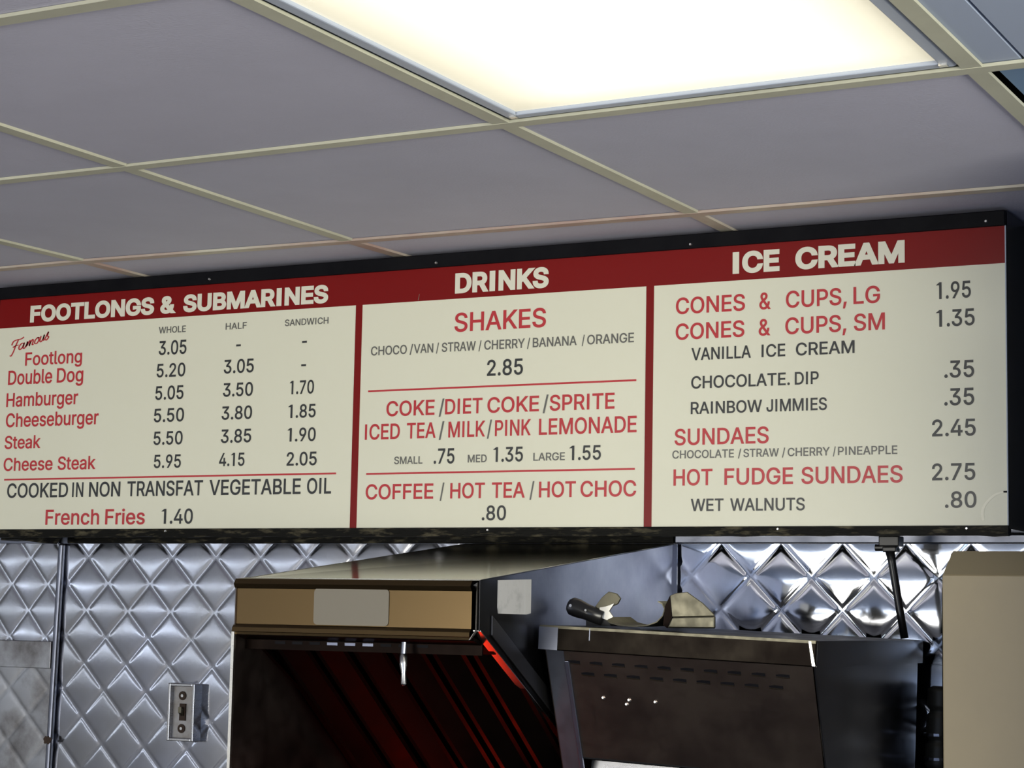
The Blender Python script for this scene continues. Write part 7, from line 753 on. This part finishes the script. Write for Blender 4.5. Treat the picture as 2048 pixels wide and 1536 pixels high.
# ------------------------------------------------------------------ fryer hood
HX0, HX1, HY, HYB = -1.7550, -1.3405, 2.4404, WALL_Y - .006
hood = thing('extraction_hood', 'stainless extraction hood with a sloped top and slanting dark filters', 'hood', ((HX0 + HX1) / 2, 2.8, -.95))
ZF0, ZF1 = -.0300, .0440
bm = nb()
# fascia: folded profile in y,z swept along x
fp = [(HY + .030, .0495), (HY + .006, .0475), (HY + .001, .0400), (HY + .004, .0340), (HY + .006, .0330), (HY + .006, -.0190), (HY + .0035, -.0215), (HY + .001, -.0240), (HY, -.0300), (HY + .003, -.0310), (HY + .004, -.0345)]
strip_sheet(bm, [(HX0 - .003, y, z) for y, z in fp], (HX1 - HX0 - .012, 0, 0), -.0015)
obj('fascia', bm, M['steel_warm'], hood)
# inner return of the fascia
obj('fascia_return', prism(nb(), [(HX0, HY + .007, -.031), (HX0, HY + .030, -.036), (HX0, HY + .030, -.042), (HX0, HY + .009, -.036)], (HX1 - HX0 - .012, 0, 0)), M['filter'], hood)
# corner cap on the right end of the fascia
bm = nb()
prism(bm, [(HX1 - .0115, HY + .003, .0415), (HX1 - .0035, HY + .0005, .0455), (HX1 - .0035, HY + .0005, -.022), (HX1 - .0140, HY + .001, -.034), (HX1 - .0160, HY + .001, -.0345), (HX1 - .0070, HY + .003, -.021), (HX1 - .0065, HY + .003, .040)], (0, .003, 0))
obj('corner_edge', bm, M['steel_edge'], hood)
# right side panel with a bottom edge slanting to the back
RS = .59
side = [(HX1, HY + .002, .0485), (HX1, HYB, .1265), (HX1, HYB, -.0216 - RS * (HYB - 2.4447)), (HX1, HY + .003, -.0216)]
obj('side_panel', prism(nb(), side, (-.0015, 0, 0)), M['steel_dark_edge'], hood, label='right side panel of smudged steel')
# folded stiffening band near the slanting edge, and the flange under it
def slant(x, y0, y1, dz0, dz1, xoff):
    return [(x, y0, -.0216 - RS * (y0 - 2.4447) + dz0), (x, y1, -.0216 - RS * (y1 - 2.4447) + dz0),
            (x, y1, -.0216 - RS * (y1 - 2.4447) + dz1), (x, y0, -.0216 - RS * (y0 - 2.4447) + dz1)]
obj('side_stiffener', prism(nb(), slant(HX1, 2.475, HYB, .012, .040, 0), (.003, 0, 0)), M['dark_band'], hood, bevel=.001)
obj('bottom_flange', prism(nb(), slant(HX1 + .001, 2.4447, HYB, -.0008, .0008, 0), (-.012, 0, 0)), M['steel_flange'], hood)
obj('seam_flange', box(nb(), HX1, HX1 + .006, HYB - .003, HYB, -.42, .1265), M['trim_steel'], hood)
# sloping top
obj('top_panel', prism(nb(), [(HX0 + .008, HY + .028, .0495), (HX1, HY + .004, .0495), (HX1, HYB, .1270), (HX0 + .008, HYB, .1270)], (0, 0, -.0015)), M['steel_top'], hood)
# left end panel reaching down, its bright front edge
obj('end_panel', box(nb(), HX0 - .0015, HX0, HY + .004, HYB, -.95, .045), M['hood_inner'], hood)
obj('front_edge', box(nb(), HX0 - .004, HX0 + .001, HY + .001, HY + .006, -.95, -.031), M['steel_edge'], hood)
obj('end_panel_top', prism(nb(), [(HX0, HY + .03, .045), (HX0, HYB, .045), (HX0, HYB, .126), (HX0, HY + .03, .0495)], (-.0015, 0, 0)), M['steel'], hood)
obj('back_sheet', box(nb(), HX0, HX1 - .002, HYB - .003, HYB, -.95, .045), M['hood_inner'], hood)
# rail on the left end panel that carries the filters
def lrail(y0, y1, s, zz, h, w):
    return prism(nb(), [(HX0, y0, zz - s * (y0 - 2.473)), (HX0, y1, zz - s * (y1 - 2.473)), (HX0, y1, zz - s * (y1 - 2.473) + h), (HX0, y0, zz - s * (y0 - 2.473) + h)], (w, 0, 0))
obj('filter_rail', lrail(2.47, 3.11, .60, -.033, .003, .007), M['filter'], hood)
# grease filters: sloping baffles standing proud of a dark tray
FS = .80; FY0, FZ0 = 2.490, -.045
L_ = math.hypot(1, FS); dn = Vector((0, -FS / L_, -1 / L_)); dd = Vector((0, 1 / L_, -FS / L_))   # outward (down/front) normal, run direction
dn = Vector((0, -FS / L_, -1 / L_)); dn = Vector((0, -.6247, -.7809)) if False else Vector((0, -FS, -1)).normalized()
def fpt(x, s, n_): 
    p = Vector((x, FY0, FZ0)) + dd * s + Vector((0, -FS, -1)).normalized() * n_
    return p
obj('filter_tray', prism(nb(), [fpt(HX0 + .002, 0, -.020), fpt(HX1 - .003, 0, -.020), fpt(HX1 - .003, .78, -.020), fpt(HX0 + .002, .78, -.020)], Vector((0, FS, 1)).normalized() * .002), M['filter'], hood)
for k in range(6):
    xc = -1.701 + .067 * k
    prof = [(-.024, -.016), (-.018, 0.0), (-.010, .001), (.018, -.012), (.026, -.012), (.026, -.016)]
    bm = nb()
    prism(bm, [fpt(xc + a, .004, b) for a, b in prof], dd * .76)
    obj('baffle', bm, M['filter'], hood)
obj('filter_frame', prism(nb(), [fpt(HX0 + .002, -.004, .003), fpt(HX1 - .003, -.004, .003), fpt(HX1 - .003, .012, .003), fpt(HX0 + .002, .012, .003)], Vector((0, FS, 1)).normalized() * .012), M['filter'], hood)
# row of short slots on the frame strip behind the fascia
strip = obj('slot_strip', box(nb(), HX0 + .003, HX1 - .010, HY + .030, HY + .033, -.056, -.030), M['filter'], hood)
for k in range(9):
    x = -1.700 + k * .0305
    bright = k in (3, 4, 5)
    obj('slot', prism(nb(), [(x, HY + .0295, -.0475), (x + .018, HY + .0295, -.0475), (x + .018, HY + .0295, -.0435), (x, HY + .0295, -.0435)], (0, .0008, 0)),
        M['steel_side'] if bright else M['black_paint'], strip)
# pull handle of the filter
pull = nb()
tube(pull, [(-1.4670, HY + .012, -.040), (-1.4668, HY + .010, -.058)], .004, 10)
pl = obj('pull', pull, M['trim_steel'], hood)
bm = nb(); tube(bm, [(-1.4668, HY + .010, -.056), (-1.4662, HY + .010, -.072), (-1.4655, HY + .010, -.084), (-1.4650, HY + .010, -.098), (-1.4650, HY + .010, -.101)], [.0055, .0058, .0036, .0042, .0025], 12)
obj('pull_tip', bm, M['steel'], pl, smooth=True)
# labels stuck on
def rrect(x0, x1, z0, z1, r, y):
    out = []
    for cx, cz, a0 in ((x1 - r, z1 - r, 0), (x0 + r, z1 - r, 90), (x0 + r, z0 + r, 180), (x1 - r, z0 + r, 270)):
        for k in range(5):
            a = math.radians(a0 + 22.5 * k); out.append((cx + r * math.cos(a), y, cz + r * math.sin(a)))
    return out
obj('blank_label', prism(nb(), rrect(-1.6170, -1.4900, -.0180, .0345, .006, HY + .0052), (0, -.0008, 0)), M['label'], hood, label='blank grey label on the front fascia')
sl = nb()
prism(sl, [(HX1 + .0008, 2.4935, .0500), (HX1 + .0008, 2.5960, .0535), (HX1 + .0008, 2.5960, .0045), (HX1 + .0008, 2.5810, .0025), (HX1 + .0008, 2.4960, .0030), (HX1 + .0008, 2.4935, .012)], (-.0008, 0, 0))
lb = obj('side_label', sl, M['paper'], hood, label='scuffed white label on the right side panel')
obj('label_fold', prism(nb(), [(HX1 + .0014, 2.575, .0515), (HX1 + .0014, 2.594, .0520), (HX1 + .0014, 2.594, .0060), (HX1 + .0014, 2.577, .0040)], (-.0006, 0, 0)), M['paper'], lb)

# ------------------------------------------------------------------ second cooking unit: leaning dark steel front with a cap
UX, UY, UZ = -1.3265, 2.600, -.0123
UW, UD = .4200, .505
unit = thing('cooking_unit', 'dark greasy steel cabinet with two rows of slots, right of the hood', 'kitchen cabinet', (UX, UY, UZ))
unit.rotation_euler = (0, 0.0320, 0)
def U(x, y, z): return (UX + x, UY + y, UZ + z)
LEAN = .43
def fy(z): return .012 + (-z - .035) * LEAN      # how far the front has leaned back at depth z
YBK = UD - .010
# cap with an open front lip
bm = nb()
prism(bm, [U(0, 0, 0), U(0, UD, 0), U(0, UD, -.035), U(0, 0, -.035)], (UW, 0, 0))
cap_ = obj('top_cap', bm, M['steel_cap'], unit, bevel=.0015)
obj('cap_edge', prism(nb(), [U(0, -.0008, .0002), U(0, .010, .0006), U(0, .010, -.0030), U(0, -.0008, -.0036)], (UW, 0, 0)), M['scoop'], cap_)
obj('cap_side', prism(nb(), [U(UW, .004, .0001), U(UW, UD, .0001), U(UW, UD, -.0352), U(UW, .004, -.0352)], (.0010, 0, 0)), M['black_side'], cap_)
obj('cap_seam', prism(nb(), [U(.0800, -.001, -.001), U(.0815, -.001, -.001), U(.0815, -.001, -.018), U(.0800, -.001, -.018)], (0, .002, 0)), M['trim_steel'], cap_)
obj('cap_corner', prism(nb(), [U(-.0006, -.0012, -.002), U(.0300, -.0012, -.002), U(.0300, -.0012, -.0345), U(-.0006, -.0012, -.0345)], (0, .002, 0)), M['trim_steel'], cap_)
ZL = -.190; ZZ = -.915
# leaning front
obj('front_panel', prism(nb(), [U(.034, fy(-.0355), -.0355), U(UW - .008, fy(-.0355), -.0355), U(UW - .008, fy(ZL), ZL), U(.034, fy(ZL), ZL)], (0, .003, 0)), M['steel_greasy'], unit)
obj('corner_post', prism(nb(), [U(.006, fy(-.0355) - .001, -.0355), U(.034, fy(-.0355) - .001, -.0355), U(.034, fy(ZZ) - .001, ZZ), U(.006, fy(ZZ) - .001, ZZ)], (0, .004, 0)), M['trim_steel'], unit)
obj('post_edge', prism(nb(), [U(.034, fy(-.0500) - .003, -.0500), U(.041, fy(-.0500) - .003, -.0500), U(.041, fy(ZZ) - .003, ZZ), U(.034, fy(ZZ) - .003, ZZ)], (0, .004, 0)), M['steel_side'], unit, bevel=.001)
obj('post_edge', prism(nb(), [U(UW - .0100, -.0012, -.001), U(UW - .0065, -.0012, -.001), U(UW + .0005, -.0012, -.034), U(UW - .0040, -.0012, -.034)], (0, .002, 0)), M['steel_edge'], unit)
# right side, back and left side
def sidepoly(x): return [U(x, fy(-.0355), -.0355), U(x, YBK, -.0355), U(x, YBK, ZZ), U(x, fy(ZZ), ZZ)]
obj('side_panel', prism(nb(), sidepoly(UW - .006), (.002, 0, 0)), M['black_side'], unit, label='glossy black right side panel')
obj('side_panel', prism(nb(), sidepoly(.006), (-.002, 0, 0)), M['hood_inner'], unit)
obj('back_panel', prism(nb(), [U(.006, YBK, -.0355), U(UW - .006, YBK, -.0355), U(UW - .006, YBK, ZZ), U(.006, YBK, ZZ)], (0, -.002, 0)), M['hood_inner'], unit)
# opening under the front panel: dark roof lip and a polished inner deflector
obj('opening_lip', prism(nb(), [U(.036, fy(ZL), ZL), U(UW - .008, fy(ZL), ZL), U(UW - .008, fy(ZL) + .02, ZL - .001), U(.036, fy(ZL) + .02, ZL - .001)], (0, 0, -.002)), M['black_paint'], unit)
obj('deflector', prism(nb(), [U(.041, fy(ZL) + .03, ZL - .006), U(UW - .012, fy(ZL) + .03, ZL - .006), U(UW - .012, fy(ZL) + .012, ZL - .15), U(.041, fy(ZL) + .012, ZL - .15)], (0, .002, 0)), M['steel'], unit)
obj('lower_panel', prism(nb(), [U(.034, fy(-.36), -.36), U(UW - .008, fy(-.36), -.36), U(UW - .008, fy(ZZ), ZZ), U(.034, fy(ZZ), ZZ)], (0, .003, 0)), M['steel_greasy'], unit)
# vent slots: dark slits with a raised lower lip
def slot(xc, z, w):
    y = fy(z)
    s = obj('vent_slot', prism(nb(), [U(xc - w / 2, y - .0008, z + .0022), U(xc + w / 2, y - .0008, z + .0014), U(xc + w / 2, fy(z - .003) - .0008, z - .0026), U(xc - w / 2, fy(z - .003) - .0008, z - .0016)], (0, .001, 0)), M['black_paint'], unit)
    obj('slot_lip', prism(nb(), [U(xc - w / 2, fy(z - .003) - .0016, z - .0026), U(xc + w / 2, fy(z - .003) - .0016, z - .0036), U(xc + w / 2, fy(z - .003) - .0006, z - .0044), U(xc - w / 2, fy(z - .003) - .0006, z - .0034)], (0, .001, 0)), M['scoop'], s)
for k in range(10):
    slot(.0480 + k * .0355, -.0500, .0200)
for k in range(9):
    slot(.0680 + k * .0360, -.0660, .0205)
for xc, z in ((.0880, -.0995), (.1290, -.1000), (.1240, -.1065), (.1700, -.1000)):
    bm = nb(); c = U(xc, fy(z) - .001, z)
    tube(bm, [(c[0], c[1] + .001, c[2]), (c[0], c[1] - .002, c[2])], [.0030, .0016], 8)
    obj('rivet', bm, M['screw'], unit)

# ------------------------------------------------------------------ fry scoop lying on the cap
SY = 2.68
def at(px, py, y):         # frame position to a point on the plane at distance y, used to lay out the scoop
    d = fwd + right * ((px - 1024) / F_PX) - up * ((py - 768) / F_PX)
    return d * (y / d.y)
scoop = thing('fry_scoop', 'aluminium fry scoop with a black handle, lying on the dark cabinet', 'scoop', (-1.20, SY, -.0185))
h0, h1, h2 = at(1149, 1214, SY), at(1176, 1222, SY), at(1206, 1237, SY)
bm = nb()
d_ = (h2 - h0).normalized()
tube(bm, [h0 - d_ * .010, h0 - d_ * .0085, h0 - d_ * .004, h0 + d_ * .006, h0 + (h2 - h0) * .45, h2], [.004, .010, .0135, .0138, .0118, .0112], 20)
hd = obj('handle', bm, M['black_plastic'], scoop, smooth=True)
bm = nb(); tube(bm, [h0 + Vector((.000, -.0132, .002)), h0 + Vector((.000, -.0142, .002))], .0022, 10)
obj('rivet', bm, M['screw'], hd)
bm = nb(); tube(bm, [h1 + Vector((.002, -.0120, .001)), h1 + Vector((.002, -.0130, .001))], .0018, 10)
obj('rivet', bm, M['screw'], hd)
obj('handle_foot', prism(nb(), [at(1172, 1236, SY), at(1215, 1240, SY), at(1222, 1252, SY), at(1172, 1252, SY)], (0, .035, 0)), M['black_plastic'], scoop)
obj('bracket', prism(nb(), [at(1190, 1213, SY), at(1203, 1195, SY), at(1217, 1183, SY), at(1233, 1187, SY), at(1241, 1197, SY), at(1235, 1208, SY), at(1217, 1216, SY), at(1201, 1222, SY)], (0, .004, 0)), M['scoop'], scoop, bevel=.0008)
obj('bracket_clip', prism(nb(), [at(1199, 1215, SY - .003), at(1212, 1213, SY - .003), at(1228, 1207, SY - .003), at(1218, 1222, SY - .003), at(1226, 1234, SY - .003), at(1214, 1240, SY - .003), at(1200, 1235, SY - .003)], (0, .003, 0)), M['steel_edge'], scoop)
path = [at(x, y, SY) for x, y in ((1206, 1236), (1220, 1247), (1242, 1252.5), (1268, 1254), (1294, 1252), (1314, 1245), (1326, 1232), (1330, 1218), (1325, 1207), (1316, 1202))]
pp = []
for i in range(len(path) - 1):
    for k in range(3): pp.append(path[i].lerp(path[i + 1], k / 3))
pp.append(path[-1])
bm = nb(); strip_sheet(bm, pp, (.010, .075, .001), .0016)
obj('scoop_lip', bm, M['scoop'], scoop, smooth=False)
a = [at(x, y, SY - .004) for x, y in ((1340, 1191), (1352, 1186), (1374, 1184), (1405, 1206), (1427, 1228))]
b = [at(1345, 1234, SY - .004), at(1427, 1228, SY - .004)]
obj('scoop_spout', prism(nb(), a + [at(1429, 1232, SY - .004), at(1344, 1234, SY - .004)], (0, .003, .000)), M['scoop'], scoop, bevel=.0008)
p0, p1, p2, p3 = at(1344, 1234, SY - .005), at(1429, 1232, SY - .005), at(1429, 1257, SY - .005), at(1334, 1256, SY - .005)
obj('spout_side', prism(nb(), [p0, p1, p2, p3], (0, .006, 0)), M['scoop'], scoop, bevel=.002, label='lower folded side of the spout')
obj('spout_edge', prism(nb(), [at(1330, 1212, SY - .002), at(1340, 1191, SY - .002), at(1344, 1234, SY - .002), at(1334, 1256, SY - .002), at(1326, 1250, SY - .002)], (0, .003, 0)), M['filter'], scoop)

# ------------------------------------------------------------------ black rod hanging from the board
rod = thing('hanging_rod', 'thin black rod slanting down from a clamp under the menu board', 'rod', (-.905, 3.03, -.045))
bm = nb()
box(bm, -.9470, -.9150, 3.005, 3.035, .1180, .1345)
box(bm, -.9420, -.9200, 3.008, 3.032, .1095, .1180)
obj('clamp', bm, M['black_plastic'], rod, bevel=.002)
bm = nb(); tube(bm, [(-.9560, 3.02, .1165), (-.9200, 3.02, .1165)], .0055, 12)
obj('clamp_screw', bm, M['black_plastic'], rod)
bm = nb(); tube(bm, [(-.9330, 3.020, .112), (-.9300, 3.020, .095), (-.9175, 3.020, .020), (-.9100, 3.020, -.0225)], [.0075, .0062, .0062, .0062], 14)
obj('tube', bm, M['black_plastic'], rod, smooth=True)

# ------------------------------------------------------------------ beige cabinet at the right
BX0, BX1, BY = -.7890, -.49, 2.80
bc = thing('wall_cabinet', 'beige enamelled cabinet with a sloped top edge, at the right', 'cabinet', ((BX0 + BX1) / 2, 2.95, -.945))
body = [(BX0, BY, .0696), (BX0, BY + .055, .1049), (BX0, WALL_Y - .008, .1049), (BX0, WALL_Y - .008, -.945), (BX0, BY + .012, -.945), (BX0, BY + .012, .0696)]
obj('cabinet_body', prism(nb(), [(BX0, BY + .055, .1049), (BX0, WALL_Y - .012, .1049), (BX0, WALL_Y - .012, -.945), (BX0, BY + .010, -.945), (BX0, BY + .010, .0760)], (BX1 - BX0, 0, 0)), M['beige_edge'], bc, bevel=.001)
obj('front_door', box(nb(), BX0, BX1, BY, BY + .010, -.945, .0696), M['beige'], bc, bevel=.0015)
obj('sloped_top', prism(nb(), [(BX0 + .001, BY + .001, .0702), (BX1, BY + .001, .0702), (BX1, BY + .0555, .1055), (BX0 + .001, BY + .0555, .1055)], (0, .001, -.002)), M['beige_edge'], bc)
bm = nb()
prism(bm, [(BX0 - .0105, BY + .035, .0500), (BX0 - .0005, BY + .050, .1020), (BX0 - .0005, BY + .050, -.945), (BX0 - .0105, BY + .035, -.62)], (0, .012, 0))
obj('left_edge_strip', bm, M['black_paint'], bc)  # narrow black strip along the cabinet's left edge

# black corrugated hose between the two
hose = thing('flexible_hose', 'black ribbed hose standing behind the beige cabinet', 'hose', (-.874, 3.075, -.945))
bm = nb()
pts = []; rs = []
for k in range(160):
    z = -.0960 - k * .0045
    pts.append((-.8720 - .006 * min(1, k / 30), 3.085, z)); 
    ph = (k % 10)
    rs.append(.0205 - (.0045 if ph in (8, 9) else 0) - (.008 if k == 0 else 0))
tube(bm, pts, rs, 16)
obj('hose_body', bm, M['hose'], hose, smooth=True)
for zc in (-.168, -.205, -.262):
    bm = nb(); tube(bm, [(-.878, 3.085, zc), (-.878, 3.085, zc - .004)], .0212, 16)
    obj('clamp_ring', bm, M['trim_steel'], hose)
bm = nb(); tube(bm, [(-.878, 3.085, -.80), (-.878, 3.085, -.945)], .018, 12)
obj('hose_pipe', bm, M['hose'], hose)

# ------------------------------------------------------------------ supports below the view
cab = thing('cook_line', 'stainless equipment stand under the hood and cabinets', 'stand', (-1.2, 2.75, -EYE))
obj('stand_top', box(nb(), -1.80, -.49, 2.40, WALL_Y - .01, -.99, -.95), M['counter'], cab)
obj('stand_base', box(nb(), -1.78, -.49, 2.46, WALL_Y - .01, -EYE, -.99), M['counter'], cab)
# strip lights along the front and left walls, seen only as reflections in the cladding
def strip_light(loc, along, label):
    t = thing('strip_light', label, 'strip light', loc, 'strip lights on the walls behind the viewer')
    x, y, z = loc
    m_ = M['tube_glow'] if along == 'x' else M['tube_dim']
    def b_(a0, a1, d0, d1, z0, z1):
        return box(nb(), x + a0, x + a1, y + d0, y + d1, z0, z1) if along == 'x' else box(nb(), x + d0, x + d1, y + a0, y + a1, z0, z1)
    obj('lamp_base', b_(-.60, .60, -.033, -.005, z - .02, z + .02) if along == 'x' else b_(-.60, .60, -.033, -.005, z - .02, z + .02), M['dark_band'], t)
    bm = nb()
    tube(bm, [(x - .609, y + .02, z), (x + .609, y + .02, z)] if along == 'x' else [(x + .02, y - .609, z), (x + .02, y + .609, z)], .022 if along == 'x' else .016, 12)
    obj('lamp_tube', bm, m_, t)
    for s_ in (-1, 1): obj('end_cap', b_(s_ * .595 - .006, s_ * .595 + .006, -.005, .012, z - .015, z + .015), M['fixture'], t)
for k, w in enumerate(('leftmost', 'second from the left', 'third from the left', 'fourth from the left', 'rightmost')):
    strip_light((-4.25 + 1.22 * k, BACK_Y + .034, .06), 'x', 'single tube strip light on the front wall, ' + w)
for k, w in enumerate(('nearest the front wall', 'in the middle', 'nearest the quilted wall')):
    strip_light((LEFT_X + .034, -1.6 + 1.22 * k, .03), 'y', 'single tube strip light on the left wall, ' + w)
# serving counter between the viewer and the cook line
ct = thing('serving_counter', 'steel serving counter in front of the cook line', 'counter', (-1.4, 1.2, -EYE))
obj('counter_top', box(nb(), -3.6, .9, .75, 1.45, -.90, -.85), M['counter'], ct)
obj('counter_base', box(nb(), -3.55, .85, .85, 1.40, -EYE, -.90), M['wall_paint'], ct)
# unseen infrared bar low inside the hood's end panel, added for the steel's red glow
hb = obj('heater_bar', box(nb(), HX0, -1.600, 2.48, 3.08, -.470, -.455), M['counter'], hood)
bm = nb(); tube(bm, [(-1.62, 2.49, -.440), (-1.62, 3.07, -.440)], .014, 12)
obj('heating_element', bm, M['red_heat'], hb)
